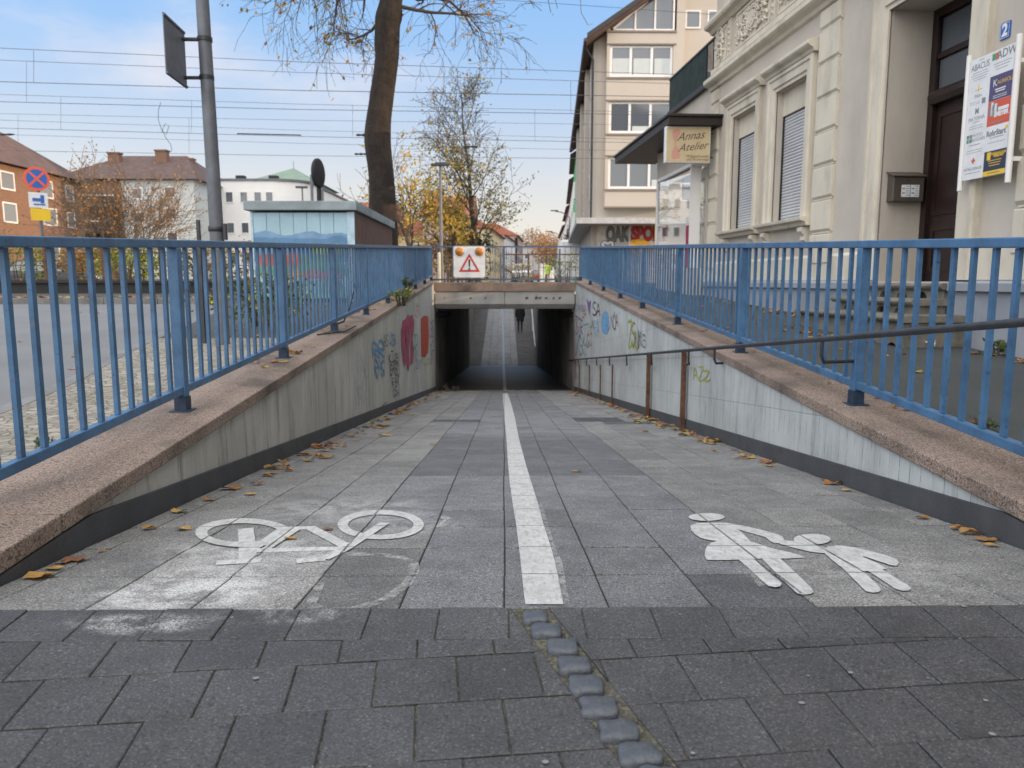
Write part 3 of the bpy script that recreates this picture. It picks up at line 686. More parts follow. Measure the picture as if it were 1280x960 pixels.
graf(lw, 'green', lambda m: (tagw(m, 517, 522, 418, 446, 2, .045, -1, 15),), 'faint green tag')
graf(lw, 'purple', lambda m: (tagw(m, 537, 542, 398, 420, 2, .05, -1, 16), tagw(m, 519, 526, 448, 460, 3, .025, -1, 17), tagw(m, 537, 542, 425, 450, 2, .04, -1, 18)), 'faint violet tags near the tunnel mouth')
graf(rw, 'purple', lambda m: (poly_w(m, [(733, 373), (736, 378), (739, 375), (737, 395)], 1), tagw(m, 720, 729, 396, 418, 3, .06, 1, 20), tagw(m, 719, 733, 380, 388, 5, .025, 1, 21)), 'violet tags near the tunnel mouth')
graf(rw, 'black', lambda m: (tagw(m, 741, 750, 377, 394, 2, .05, 1, 22), tagw(m, 738, 743, 400, 410, 2, .025, 1, 23), tagw(m, 764, 773, 394, 412, 3, .03, 1, 24), tagw(m, 795, 808, 414, 432, 3, .024, 1, 25)), 'black and grey angular tags')
BB = [(753, 394), (756, 390), (760, 391), (761, 400), (762, 410), (758, 418), (753, 414), (752, 404)]
graf(rw, 'lightblue', lambda m: (poly_w(m, BB, 1), tagw(m, 743, 749, 400, 420, 2, .045, 1, 26)), 'light blue bubble letter')
graf(rw, 'blue', lambda m: (outline(m, BB, .03, 1), tagw(m, 753, 761, 396, 413, 2, .022, 1, 27), tagw(m, 721, 731, 422, 442, 3, .04, 1, 28)), 'dark blue outline and strokes')
graf(rw, 'teal', lambda m: (tagw(m, 729, 736, 405, 430, 2, .055, 1, 29),), 'faint teal tag')
graf(rw, 'yellow', lambda m: (tagw(m, 785, 798, 404, 434, 3, .045, 1, 30), drips(m, [787, 792], 430, 1, 5, 10)), 'yellow green tag halfway down the wall')
graf(rw, 'black', lambda m: (tagw(m, 786, 799, 405, 433, 3, .016, 1, 30, .06),), 'thin black shadow line of the yellow green tag')
graf(rw, 'yellow', lambda m: (tagw(m, 866, 887, 459, 473, 3, .022, 1, 31),), 'small yellow tag beside the rusty post')
graf(rw, 'red', lambda m: (tagw(m, 717, 721, 400, 440, 2, .06, 1, 32), tagw(m, 734, 740, 418, 434, 2, .03, 1, 33), tagw(m, 727, 733, 386, 396, 2, .025, 1, 34), tagw(m, 717, 722, 445, 470, 2, .05, 1, 35)), 'worn red spray at the tunnel mouth')
graf(lw, 'black', lambda m: (wstroke(m, [(470, 515), (476, 509), (483, 503)], .02, -1),), 'thin dark scratch low on the wall')

# ------------------------------------------------------------------ railings
def zrail(Y): return 1.047+.0425*Y
def railing(side, label, Xf, posts, y0, y1, step):
    root = thing('railing', label, 'railing', (Xf(posts[1]), posts[1], zc(posts[1])))
    m = MB(); ys = [y0]+[p for p in posts if y0 < p < y1]+[y1]
    for a, b in zip(ys, ys[1:]): m.beam((Xf(a), a, zrail(a)-.0225), (Xf(b), b-.0015, zrail(b)-.0225), .058, .045)
    part('handrail', m, m_blue, root, bevel=.006)
    m = MB()
    for a, b in zip(ys, ys[1:]): m.beam((Xf(a), a+.001, zc(a)+.122), (Xf(b), b-.003, zc(b)+.122), .042, .045)
    part('bottom_rail', m, m_blue, root, bevel=.004)
    for p in posts:
        m = MB(); x = Xf(p); m.box(x-.031, x+.031, p-.031, p+.031, zc(p)+.085, zrail(p)-.0455)
        po = part('post', m, m_blue, root, bevel=.004)
        m = MB(); m.box(x-.036, x+.036, p-.036, p+.036, zc(p)-.01, zc(p)+.0845); m.box(x-.06, x+.06, p-.06, p+.06, zc(p)-.01, zc(p)+.006); part('foot', m, m_bluefoot, po, bevel=.003)
    pp = [posts[0]-2.15]+posts
    for a, b in zip(pp, pp[1:]):
        n = round((b-a)/step); m = MB(); any_ = False
        for k in range(1, n):
            y = a+(b-a)*k/n
            if y < y0 or y > y1: continue
            x = Xf(y); w = .014; jx = RND.uniform(-.0015, .0015); jy = RND.uniform(-.002, .002); m.box(x-.010+jx, x+.010+jx, y-w+jy, y+w+jy, zc(y)+.1455, zrail(y)-.0455); any_ = True
        if any_: part('bar_panel', m, m_blue, root)
    return root
railing(-1, 'left blue steel railing with flat bars beside the road', lambda y: -1.862-.005*y, [2.32, 4.45, 6.58, 8.62, 10.7, 12.8, 14.9, 17.0, 19.1, 20.9], .4, 20.93, .152)
railing(1, 'right blue steel railing with flat bars in front of the cream house', lambda y: 2.168-.004*y, [2.3, 4.6, 6.89, 9.38, 11.75, 13.95, 16.25, 18.7, 20.95], .4, 20.98, .158)

# handrail on the right wall
def hrz(Y): return 1.155-.1095*Y
def hx(Y): return 1.875
root = thing('handrail', 'long dark steel handrail running down the right wall on rusty posts', 'handrail', (1.9, 8.09, zr(8.09)))
m = MB(); ys = [1.2+.8*k for k in range(27)]; ys = [y for y in ys if y < 22.2]
m.tube([(hx(y), y, hrz(y)) for y in ys], .017, 12); part('rail', m, m_steel, root)
for i, y in enumerate([8.09, 10.05, 13.36, 15.0, 16.9, 19.1]):
    r = .031 if i < 2 else .017; x = XR(y)-.02; z1 = hrz(y)-.03 if i < 2 else hrz(y)-.14
    m = MB(); m.box(x-r, x+r*.5, y-r, y+r, zr(y)-.01, z1)
    if i < 2: m.lathe((x-r*.25, y, z1), [(r, 0), (r*.8, .03), (r*.3, .05)], 10)
    part('post', m, m_rust, root, bevel=.003)
for y in [8.0, 9.95, 11.9, 13.8, 15.7, 17.6, 19.4]:
    m = MB(); x = hx(y); m.tube([(x, y-.28, hrz(y-.28)-.015), (x, y-.28, hrz(y-.28)-.10), (x+.015, y-.25, hrz(y-.2)-.135), (x+.03, y-.05, hrz(y)-.145), (XR(y)-.02, y, hrz(y)-.15)], .011, 8); part('bracket', m, m_steel, root)
for y, xp in ((4.6, 2.13), (6.89, 2.12)):
    m = MB(); x = hx(y); ya = y-.12; m.tube([(x, ya, hrz(ya)-.015), (x, ya, hrz(ya)-.10), (x+.02, ya+.01, hrz(y)-.125), (xp, y, hrz(y)-.13)], .011, 8); part('bracket', m, m_steel, root)

# ------------------------------------------------------------------ underpass
T0, T1 = GT, 37.0; FL0, FL1 = zr(GT), -3.08
def zt(Y): return FL0+(FL1-FL0)*(Y-T0)/(T1-T0)
def zfar(Y): return min(-3.10+.109*(Y-T1), .955)
def TXL(Y): return -1.87+.2*(Y-T0)/(T1-T0)
def TXR(Y): return 1.90-.30*(Y-T0)/(T1-T0)
root = thing('underpass', 'dark concrete underpass with grey lintel beam below the tracks', 'underpass', (0, T0, FL0))
m = MB()
for X, s in ((TXL, -1), (TXR, 1)):
    m.add([(X(T0), T0+.004, -3.6), (X(T1), T1, -3.6), (X(T1), T1, .25), (X(T0), T0+.004, .25), (X(T0)+s*.4, T0+.004, -3.6), (X(T1)+s*.4, T1, -3.6), (X(T1)+s*.4, T1, .25), (X(T0)+s*.4, T0+.004, .25)],
          [(0, 1, 2, 3), (4, 7, 6, 5), (0, 3, 7, 4), (1, 5, 6, 2), (3, 2, 6, 7)])
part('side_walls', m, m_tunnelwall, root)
m = MB(); m.box(-2.3, 2.3, T0+.5, T1, .25, .60); part('ceiling', m, m_tunnelwall, root)
for x0, x1 in ((-1.86, .013), (.022, 1.91)):
    m = MB(); y = T0-.06
    prof = [(y, .735), (y, .40), (y+.14, .27), (y+.55, .27), (y+.55, .735)]
    m.extr([(x0, a, b) for a, b in prof], (x1-x0, 0, 0)); part('lintel_beam', m, m_beam, root, bevel=.008)
m = MB(); m.box(-2.42, 2.5, T0-.10, T0+.45, .737, .978); part('lintel_coping', m, m_coping, root, bevel=.01)
for s, X in ((-1, -1.86), (1, 1.90)):
    m = MB(); m.tube([(X-s*.02, T0+.0, .22), (X-s*.30, T0+1.2, .05)], .05, 8); m.tube([(X-s*.02, T0+.1, .10), (X-s*.22, T0+1.4, -.02)], .03, 8); part('cable_pipe', m, m_steel, root)
m = MB(); GO[0] = 0; R = random.Random(5)
for cx, r_ in ((.62, .06), (.88, .09), (.98, .05), (1.14, .06), (1.34, .04), (1.5, .05), (-.5, .03), (-.9, .03), (-1.6, .02)):
    p = [(cx+r_*cos(k*2.1)*R.uniform(.3, 1), T0-.064-.0002*k, .56+r_*sin(k*2.7)*R.uniform(.3, 1)) for k in range(8)]
    m = MB()
    for a, b in zip(p, p[1:]): m.beam(a, b, .002, .018)
    part('graffiti', m, SP['black'], root)
m_linedark = MAT('dirty_line', (.13, .13, .125), .5, .4, 3, .3, 30)
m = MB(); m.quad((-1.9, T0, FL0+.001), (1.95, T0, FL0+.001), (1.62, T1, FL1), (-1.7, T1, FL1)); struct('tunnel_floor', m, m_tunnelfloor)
m = MB(); m.quad((-1.69, T1-.25, zt(T1-.25)+.004), (1.62, T1-.25, zt(T1-.25)+.004), (1.62, T1+.02, FL1+.006), (-1.69, T1+.02, FL1+.006))
m.quad((-.02, T0+.02, zt(T0)+.006), (.07, T0+.02, zt(T0)+.006), (.03, T1-.3, zt(T1-.3)+.005), (-.07, T1-.3, zt(T1-.3)+.005)); m.quad((-.08, T1+.05, zfar(T1+.05)+.012), (.04, T1+.05, zfar(T1+.05)+.012), (-.08, 73, zfar(73)+.012), (-.22, 73, zfar(73)+.012)); Rw = random.Random(12)
for y_, xa_, xb_ in ((T0+.25, -.9, .0), (T0+.4, .2, .8), (T0+1.1, -.5, .5), (T0+6, -.7, .6)):  # pale scraps put the wet floor's bright sheen into its colour
    x_ = xa_
    while x_ < xb_:
        w_ = Rw.uniform(.08, .3); dy_ = Rw.uniform(-.06, .06); m.quad((x_, y_+dy_, zt(y_+dy_)+.003), (x_+w_, y_+dy_, zt(y_+dy_)+.003), (x_+w_*.9, y_+dy_+.06, zt(y_+dy_+.06)+.003), (x_+.02, y_+dy_+.05, zt(y_+dy_+.05)+.003)); x_ += w_+Rw.uniform(.03, .2)
struct('drain_and_sheen', m, MAT('wet_sheen_concrete', (.17, .165, .16), .4, .3, 6, .3, 30))
# far ramp: light centre lane, darker sides
m = MB(); Rr = random.Random(3); y = T1+.02
while y < 74.5:
    for a, b in ((-2.6, -1.15), (-1.15, -.75), (-.75, -.35), (-.35, 0), (0, .35), (.35, .7), (.7, 2.6)):
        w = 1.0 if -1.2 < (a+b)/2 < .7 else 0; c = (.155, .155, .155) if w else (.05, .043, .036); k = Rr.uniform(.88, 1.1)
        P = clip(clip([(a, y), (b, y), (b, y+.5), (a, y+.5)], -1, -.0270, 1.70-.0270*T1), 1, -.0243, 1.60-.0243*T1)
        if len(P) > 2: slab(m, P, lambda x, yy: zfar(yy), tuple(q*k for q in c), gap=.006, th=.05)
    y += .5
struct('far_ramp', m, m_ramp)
m = MB(); m.quad((-3, T1-.1, -3.16), (3, T1-.1, -3.16), (3, 74.6, .90), (-3, 74.6, .90)); struct('ramp_bed', m, m_joint)
root = thing('retaining_wall', 'left side wall of the far ramp beyond the tunnel', 'wall', (-1.8, 45, -2)); m = MB()
m.prism([(-1.68, T1), (-2.68, 74.5), (-3.0, 74.5), (-2.2, T1)], lambda x, y: zfar(y)-.3, .98); part('wall_panel', m, m_tunnelwall, root)
root = thing('retaining_wall', 'right side wall of the far ramp beyond the tunnel', 'wall', (1.8, 45, -2)); m = MB()
m.prism([(1.60, T1), (2.51, 74.5), (3.0, 74.5), (2.2, T1)], lambda x, y: zfar(y)-.3, .98); part('wall_panel', m, m_tunnelwall, root)
m = MB(); m.tube([(1.52, T1+.3, zfar(T1+.3)+.9), (1.95, 56, zfar(56)+.9)], .03, 8); m.box(1.5, 1.54, T1+.5, T1+.54, zfar(T1), zfar(T1)+.9); m.box(1.72, 1.76, 47, 47.04, zfar(47)-.1, zfar(47)+.9)
solo('handrail', m, m_white, 'pale handrail climbing the far ramp beside the walking person', 'handrail', (1.6, T1+.5, -2.2))
# debris at the mouth
m = MB(); Rr = random.Random(8)
for k in range(16):
    a = on_ramp(565, 492); a = Vector((-1.45+Rr.uniform(-.15, .15), 20.4+Rr.uniform(-.2, .2), zr(20.4)+.01)); b = a+Vector((Rr.uniform(-.25, .25), Rr.uniform(-.1, .1), Rr.uniform(.02, .2))); m.tube([a, (a+b)/2+Vector((0, 0, .05)), b], .012, 5)
solo('twig_heap', m, m_twig_light, 'small heap of pale twigs on the floor at the left tunnel corner', 'twigs', (-1.45, 20.4, zr(20.4)))

# ------------------------------------------------------------------ people
def person(label, loc, face, scale, cols, group=None, stride=.22):
    pts = dict(pel=(0, 0, .95), bel=(0, .01, 1.08), chest=(0, .01, 1.32), neck=(0, 0, 1.49), hd0=(0, .02, 1.58), hd1=(0, .02, 1.70),
               shl=(.17, 0, 1.43), ell=(.24, -.03, 1.15), wrl=(.22, .06, .92), hal=(.22, .08, .83), shr=(-.17, 0, 1.43), elr=(-.24, -.03, 1.15), wrr=(-.22, .06, .92), har=(-.22, .08, .83),
               hil=(.09, 0, .90), knl=(.10, stride*.55, .50), anl=(.10, stride*.6-.04, .09), tol=(.11, stride*.6+.13, .035), hir=(-.09, 0, .90), knr=(-.10, -stride*.15, .49), anr=(-.10, -stride*.9, .11), tor=(-.11, -stride*.9+.15, .04))
    rad = dict(pel=.15, bel=.135, chest=.16, neck=.058, hd0=.085, hd1=.082, shl=.075, ell=.056, wrl=.042, hal=.03, shr=.075, elr=.056, wrr=.042, har=.03, hil=.095, knl=.065, anl=.045, tol=.035, hir=.095, knr=.065, anr=.045, tor=.035)
    names = list(pts); ed = [('pel', 'bel'), ('bel', 'chest'), ('chest', 'neck'), ('neck', 'hd0'), ('hd0', 'hd1'), ('chest', 'shl'), ('shl', 'ell'), ('ell', 'wrl'), ('wrl', 'hal'), ('chest', 'shr'), ('shr', 'elr'), ('elr', 'wrr'), ('wrr', 'har'),
          ('pel', 'hil'), ('hil', 'knl'), ('knl', 'anl'), ('anl', 'tol'), ('pel', 'hir'), ('hir', 'knr'), ('knr', 'anr'), ('anr', 'tor')]
    me = bpy.data.meshes.new('p'); me.from_pydata([pts[n] for n in names], [(names.index(a), names.index(b)) for a, b in ed], [])
    o = bpy.data.objects.new('p', me); C.objects.link(o); sk = o.modifiers.new('s', 'SKIN'); sk.use_smooth_shade = True
    for i, n in enumerate(names):
        v = me.skin_vertices[0].data[i]; r = rad[n]; v.radius = (r*1.15, r*.8) if n in ('pel', 'bel', 'chest') else (r, r); v.use_root = (n == 'pel')
    su = o.modifiers.new('u', 'SUBSURF'); su.levels = 2; su.render_levels = 2
    dg = bpy.context.evaluated_depsgraph_get(); dg.update(); e = bpy.data.meshes.new_from_object(o.evaluated_get(dg))
    vs = [tuple(v.co*scale) for v in e.vertices]; fs = [tuple(p.vertices) for p in e.polygons]; zc_ = [p.center.z for p in e.polygons]; xc_ = [abs(p.center.x) for p in e.polygons]
    bpy.data.objects.remove(o); bpy.data.meshes.remove(e)
    m = MB(); m.v = vs; m.f = fs; m.c = [(1, 1, 1)]*len(fs); m.sm = [True]*len(fs)
    m.m = [0 if (z > 1.5 or (z < .9 and x > .17)) else (2 if z < .12 else 1) for z, x in zip(zc_, xc_)]
    root = thing('person', label, 'person', loc, face, group)
    b = part('body', m, [cols['skin'], cols['trousers'], m_black], root, local=True)
    # hair, jacket with hem and sleeves
    h = MB(); h.lathe((0, -.005*scale, 1.69*scale), [(.092*scale, -.06*scale), (.10*scale, 0), (.09*scale, .05*scale), (.055*scale, .085*scale), (.01, .1*scale)], 16); part('hair', h, cols['hair'], root, local=True)
    j = MB()
    prof = [(.68, .235, .18), (.82, .225, .175), (.95, .215, .165), (1.1, .20, .155), (1.3, .22, .16), (1.42, .20, .135), (1.49, .10, .09)]; n = 18; vv = []
    for z, rx, ry in prof:
        for k in range(n): vv.append((rx*scale*cos(2*pi*k/n), ry*scale*sin(2*pi*k/n), z*scale))
    j.add(vv, [(i*n+k, i*n+(k+1) % n, (i+1)*n+(k+1) % n, (i+1)*n+k) for i in range(len(prof)-1) for k in range(n)], smooth=True)
    for s in (1, -1): j.tube([Vector(p)*scale for p in ((s*.16, 0, 1.44), (s*.235, -.03, 1.15), (s*.225, .05, .93))], [.085*scale, .072*scale, .055*scale], 12)
    part('jacket', j, cols['jacket'], root, local=True)
    return root
m_skin = MAT('skin', (.45, .28, .20), .6, .05, 5, 0); m_hair = MAT('hair', (.03, .02, .015), .7, .1, 30, 0); m_coat = MAT('dark_coat', (.012, .013, .018), .9, .2, 5, .2, 30); m_trous = MAT('dark_trousers', (.015, .016, .02), .9, .2, 5, 0); m_hiviz = MAT('hi_vis', (.45, .65, .05), .7, .1, 5, 0)
Yp = 46.5
person('person in dark coat walking away up the far ramp', (.98, Yp, zfar(Yp)+.0), 0, 1.02, dict(skin=m_skin, hair=m_hair, jacket=m_coat, trousers=m_trous))
person('worker in yellow green high visibility vest standing beyond the tracks', (3.75, 66, .96), 2.6, .98, dict(skin=m_skin, hair=m_hair, jacket=m_hiviz, trousers=MAT('orange_trousers', (.4, .13, .03), .8)), stride=.05)

# ------------------------------------------------------------------ fence on the lintel and warning sign
root = thing('railing', 'thin blue grey railing across the top of the underpass mouth', 'railing', (0, T0+.15, .978))
yy = T0+.15; m = MB(); m.box(-1.98, 2.09, yy-.02, yy+.02, 1.915, 1.955); m.box(-1.98, 2.09, yy-.018, yy+.018, 1.03, 1.075); part('rail', m, m_steel if False else MAT('blue_grey_paint', (.06, .10, .17), .5, .2, 8), root)
mbg = bpy.data.materials['blue_grey_paint']
for x in (-1.96, 0.0, 2.07):
    m = MB(); m.box(x-.03, x+.03, yy-.03, yy+.03, .97, 1.914); part('post', m, mbg, root)
m = MB(); x = -1.82
while x < 2.0:
    if abs(x) > .05: m.box(x-.006, x+.006, yy-.008, yy+.008, 1.076, 1.914)
    x += .145
part('bar_panel', m, mbg, root)
root = thing('warning_sign', 'square white warning sign with red triangle and two amber lamps on the lintel railing', 'sign', (-.90, T0, 1.0))
sx0, sx1, sz0, sz1 = -1.375, -.485, 1.09, 1.955; ys = T0+.04
def rrect(x0, x1, z0, z1, r, n=5):
    P = []
    for cx, cz, a in ((x1-r, z1-r, 0), (x0+r, z1-r, 90), (x0+r, z0+r, 180), (x1-r, z0+r, 270)):
        for k in range(n+1): t = radians(a+90*k/n); P.append((cx+r*cos(t), cz+r*sin(t)))
    return P
m = MB(); m.extr([(x, ys+.004, z) for x, z in rrect(sx0, sx1, sz0, sz1, .07)], (0, .04, 0)); part('frame', m, m_grey, root)
m = MB(); m.extr([(x, ys, z) for x, z in rrect(sx0+.022, sx1-.022, sz0+.022, sz1-.022, .055)], (0, .003, 0)); part('board', m, m_white, root)
cx = (sx0+sx1)/2; tb, tt, hw = 1.26, 1.755, .285
tri = [(cx-hw, tb), (cx+hw, tb), (cx, tt)]
cz = tb+(tt-tb)/3; m = MB(); inn = [(cx+(a-cx)*.68, cz+(b-cz)*.68) for a, b in tri]
vs = [(a, ys-.004, b) for a, b in tri]+[(a, ys-.004, b) for a, b in inn]; m.add(vs, [(0, 1, 4, 3), (1, 2, 5, 4), (2, 0, 3, 5)]); part('red_triangle', m, m_red, root)
m = MB(); m.add([(cx-.017, ys-.006, 1.385), (cx+.017, ys-.006, 1.385), (cx+.027, ys-.006, 1.59), (cx-.027, ys-.006, 1.59)], [(0, 1, 2, 3)]); m.add([(cx+.026*cos(2*pi*k/12), ys-.006, 1.34+.026*sin(2*pi*k/12)) for k in range(12)], [tuple(range(12))]); part('exclamation_mark', m, m_black, root)
for x in (cx-.265, cx+.265):
    m = MB(); m.lathe((x, ys, 1.80), [(.115, 0), (.115, -.035), (.10, -.06), (.06, -.085), (.01, -.095)], 24, axis='y'); part('lamp', m, m_amber, root)
m = MB(); m.box(cx-.03, cx+.03, ys+.046, ys+.08, .98, 1.3); m.box(cx-.05, cx+.12, ys-.02, ys+.06, 1.02, 1.075); part('bracket', m, m_steel, root)

# ------------------------------------------------------------------ the cream house (local frame: x = -u, y inward)
FA = radians(3.65); P0 = 5.15
HO = Vector((P0*cos(FA), P0*sin(FA), 0)); HR = -(pi/2-FA)
house = thing('town_house', 'cream stucco town house with moulded windows, quoins and recessed dark door', 'house', HO, HR)
def hw(m, name, mat, parent=None, bevel=0, label=None): return part(name, m, mat, parent or house, local=True, bevel=bevel, label=label)
def holes_wall(m, x0, x1, z0, z1, holes, depth, y=0):
    xs = sorted({x0, x1, *[h[0] for h in holes], *[h[1] for h in holes]}); zs = sorted({z0, z1, *[h[2] for h in holes], *[h[3] for h in holes]})
    xs = [v for v in xs if x0 <= v <= x1]; zs = [v for v in zs if z0 <= v <= z1]
    for a, b in zip(xs, xs[1:]):
        for c, d in zip(zs, zs[1:]):
            if any(h[0] <= (a+b)/2 <= h[1] and h[2] <= (c+d)/2 <= h[3] for h in holes): continue
            m.quad((a, y, c), (b, y, c), (b, y, d), (a, y, d))
    for h in holes:
        dd = h[4] if len(h) > 4 else depth; a, b, c, d = h[:4]
        m.quad((a, y, c), (a, y, d), (a, y+dd, d), (a, y+dd, c)); m.quad((b, y, c), (b, y+dd, c), (b, y+dd, d), (b, y, d))
        m.quad((a, y, d), (b, y, d), (b, y+dd, d), (a, y+dd, d)); m.quad((a, y, c), (a, y+dd, c), (b, y+dd, c), (b, y, c))
WIN = [(-14.19, -13.11), (-12.29, -11.21), (-5.9, -4.82), (-3.9, -2.82), (-1.4, -.32), (.9, 1.98), (3.2, 4.28), (5.5, 6.58), (7.8, 8.88), (10.1, 11.18)]
WT, WB = 3.97, 1.93
DOOR = (-9.10, -7.60, 1.0, 4.15, .56)
UW = [(a, b) for a, b in WIN]+[(-8.9, -7.8)]
holes = [(a, b, WB, WT) for a, b in WIN]+[DOOR]+[(a, b, 6.6, 8.7) for a, b in UW]+[(a, b, 9.9, 11.4) for a, b in UW]
m = MB(); holes_wall(m, -15.4, 14, .98, 12.6, holes, .26)
m.quad((-15.4, 0, .3), (-15.4, 0, 12.6), (-15.4, 10, 12.6), (-15.4, 10, .3)); m.quad((14, 0, -1), (14, 10, -1), (14, 10, 12.6), (14, 0, 12.6)); m.quad((-15.4, 10, -1), (-15.4, 10, 12.6), (14, 10, 12.6), (14, 10, -1))
hw(m, 'wall', m_house)
m = MB(); m.add([(-15.8, -.5, 12.6), (14.4, -.5, 12.6), (14.4, 10.5, 12.6), (-15.8, 10.5, 12.6), (-12, 5, 16), (10, 5, 16)], [(0, 1, 5, 4), (2, 3, 4, 5), (1, 2, 5), (3, 0, 4), (0, 3, 2, 1)]); hw(m, 'roof', m_roof)
# plinth and ledge
m = MB()
for a, b in ((-15.45, -9.12), (-7.58, 14)):
    m.box(a, b, -.05, .3, -1.3 if b > 0 else .1, .90)
hw(m, 'plinth', m_plinth)
m = MB()
for a, b in ((-15.48, -9.12), (-7.58, 14)):
    m.extr([(a, -.055, .90), (a, -.10, .905), (a, -.10, .985), (a, -.02, 1.015), (a, .25, 1.015), (a, .25, .90)], (b-a, 0, 0))
hw(m, 'plinth_ledge', m_plinth, bevel=.004)
m = MB()
for a, b in ((-15.46, -9.42), (-7.28, 14)): m.extr([(a, -.035, 1.016), (a, -.035, 1.34), (a, 0, 1.38), (a, .02, 1.38), (a, .02, 1.016)], (b-a, 0, 0))
hw(m, 'base_band', m_trim)
# quoins
def quoins(x0, x1, name='quoin_strip'):
    m = MB(); z = 1.20
    while z < 4.6:
        a, b = z+.03, min(z+.455, 4.70)
        m.extr([(x0, 0.02, a), (x0, -.022, a), (x0, -.05, a+.035), (x0, -.05, b-.012), (x0, -.04, b), (x0, .02, b)], (x1-x0, 0, 0))
        m.extr([(x0+.02, .02, a-.026), (x0+.02, -.03, a-.026), (x0+.02, -.03, a-.001), (x0+.02, .02, a-.001)], (x1-x0-.04, 0, 0)); z += .46
    hw(m, name, m_trim, bevel=.004)
quoins(-15.42, -15.0); quoins(-10.85, -10.28); quoins(-6.78, -6.2); quoins(13.4, 13.98)
# window surrounds, shutters, sills
def arch(x0, x1, z0, z1, w, hood=True):
    prof = [(0, -.02), (0, -.045), (.05, -.045), (.06, -.07), (w-.07, -.07), (w-.06, -.09), (w-.01, -.09), (w, -.07), (w, .01)]
    m = MB()
    path = [(x0, z0, -1, 0), (x0, z1, -1, 1), (x1, z1, 1, 1), (x1, z0, 1, 0)]; n = len(prof); vs = []
    for (x, z, dx, dz) in path:
        for o, y in prof: vs.append((x+dx*o, y, z+dz*o))
    m.add(vs, [(i*n+k, (i+1)*n+k, (i+1)*n+k+1, i*n+k+1) for i in range(3) for k in range(n-1)])
    return m
def hood_mb(x0, x1, z):
    m = MB(); pr = [(.02, z), (-.09, z), (-.11, z+.04), (-.17, z+.075), (-.19, z+.10), (-.19, z+.145), (-.10, z+.175), (.02, z+.18)]
    m.extr([(x0, a, b) for a, b in pr], (x1-x0, 0, 0)); return m
for i, (a, b) in enumerate(WIN):
    wm = arch(a, b, WB, WT, .24); s = hw(wm, 'window_surround', m_trim)
    part('hood', hood_mb(a-.32, b+.32, WT+.245), m_trim, s, local=True, bevel=.003)
    m = MB(); pr = [(.02, WB-.13), (-.10, WB-.12), (-.12, WB-.07), (-.19, WB-.05), (-.20, WB-.005), (-.02, WB+.02), (.2, WB+.02), (.2, WB-.13)]
    m.extr([(a-.34, p, q) for p, q in pr], (b-a+.68, 0, 0))
    for xx in (a-.22, b+.08):
        m.extr([(xx, .01, WB-.14), (xx, -.11, WB-.14), (xx, -.12, WB-.2), (xx, -.06, WB-.27), (xx, -.07, WB-.33), (xx, .01, WB-.38)], (.14, 0, 0))
    part('sill', m, m_trim, s, local=True, bevel=.003)
    # shutter box and slats
    m = MB(); m.box(a, b, .09, .258, 3.60, WT); part('shutter_box', m, m_trim, s, local=True)
    m = MB(); z = WB+.024
    m.box(a+.018, b-.018, .135, .145, WB+.022, 3.6, mi=1)
    while z < 3.57:
        m.extr([(a+.022, .132, z), (a+.022, .121, z+.008), (a+.022, .117, z+.022), (a+.022, .121, z+.036), (a+.022, .132, z+.043)], (b-a-.044, 0, 0)); z += .048
    part('roller_shutter', m, [m_shutter, m_black], s, local=True)
    for g0, g1 in ((a+.001, a+.019), (b-.019, b-.001)):
        m = MB(); m.box(g0, g1, .095, .15, WB+.021, 3.598); part('guide_rail', m, m_black, s, local=True)
for (a, b) in UW:
    for z0, z1 in ((6.6, 8.7), (9.9, 11.4)):
        s = hw(arch(a, b, z0, z1, .2), 'window_surround', m_trim)
        m = MB(); m.box(a, b, .2, .24, z0, z0+.07); m.box(a, b, .2, .24, z1-.07, z1); m.box(a, a+.07, .2, .24, z0, z1); m.box(b-.07, b, .2, .24, z0, z1); m.box((a+b)/2-.04, (a+b)/2+.04, .2, .24, z0, z1); part('window_frame', m, m_frame, s, local=True)
        m = MB(); m.box(a, b, .245, .25, z0, z1); part('pane', m, m_pane, s, local=True)
# cornice, frieze, upper string course
def course(x0, x1, pr, name, mat=m_trim):
    m = MB(); m.extr([(x0, a, b) for a, b in pr], (x1-x0, 0, 0)); return hw(m, name, mat, bevel=.003)
course(-15.55, 14.05, [(.02, 4.72), (-.05, 4.74), (-.07, 4.79), (-.15, 4.83), (-.18, 4.86), (-.18, 4.93), (-.12, 4.965), (-.04, 5.03), (.02, 5.04)], 'cornice')
course(-15.5, 14.02, [(.02, 5.041), (-.05, 5.041), (-.05, 5.13), (.02, 5.14)], 'string_course')
course(-15.56, 14.06, [(.02, 5.80), (-.05, 5.81), (-.10, 5.87), (-.18, 5.90), (-.20, 5.94), (-.20, 6.0), (-.14, 6.03), (.02, 6.07)], 'cornice')
course(-15.6, 14.1, [(.02, 12.2), (-.2, 12.3), (-.4, 12.5), (-.4, 12.58), (.02, 12.59)], 'cornice')
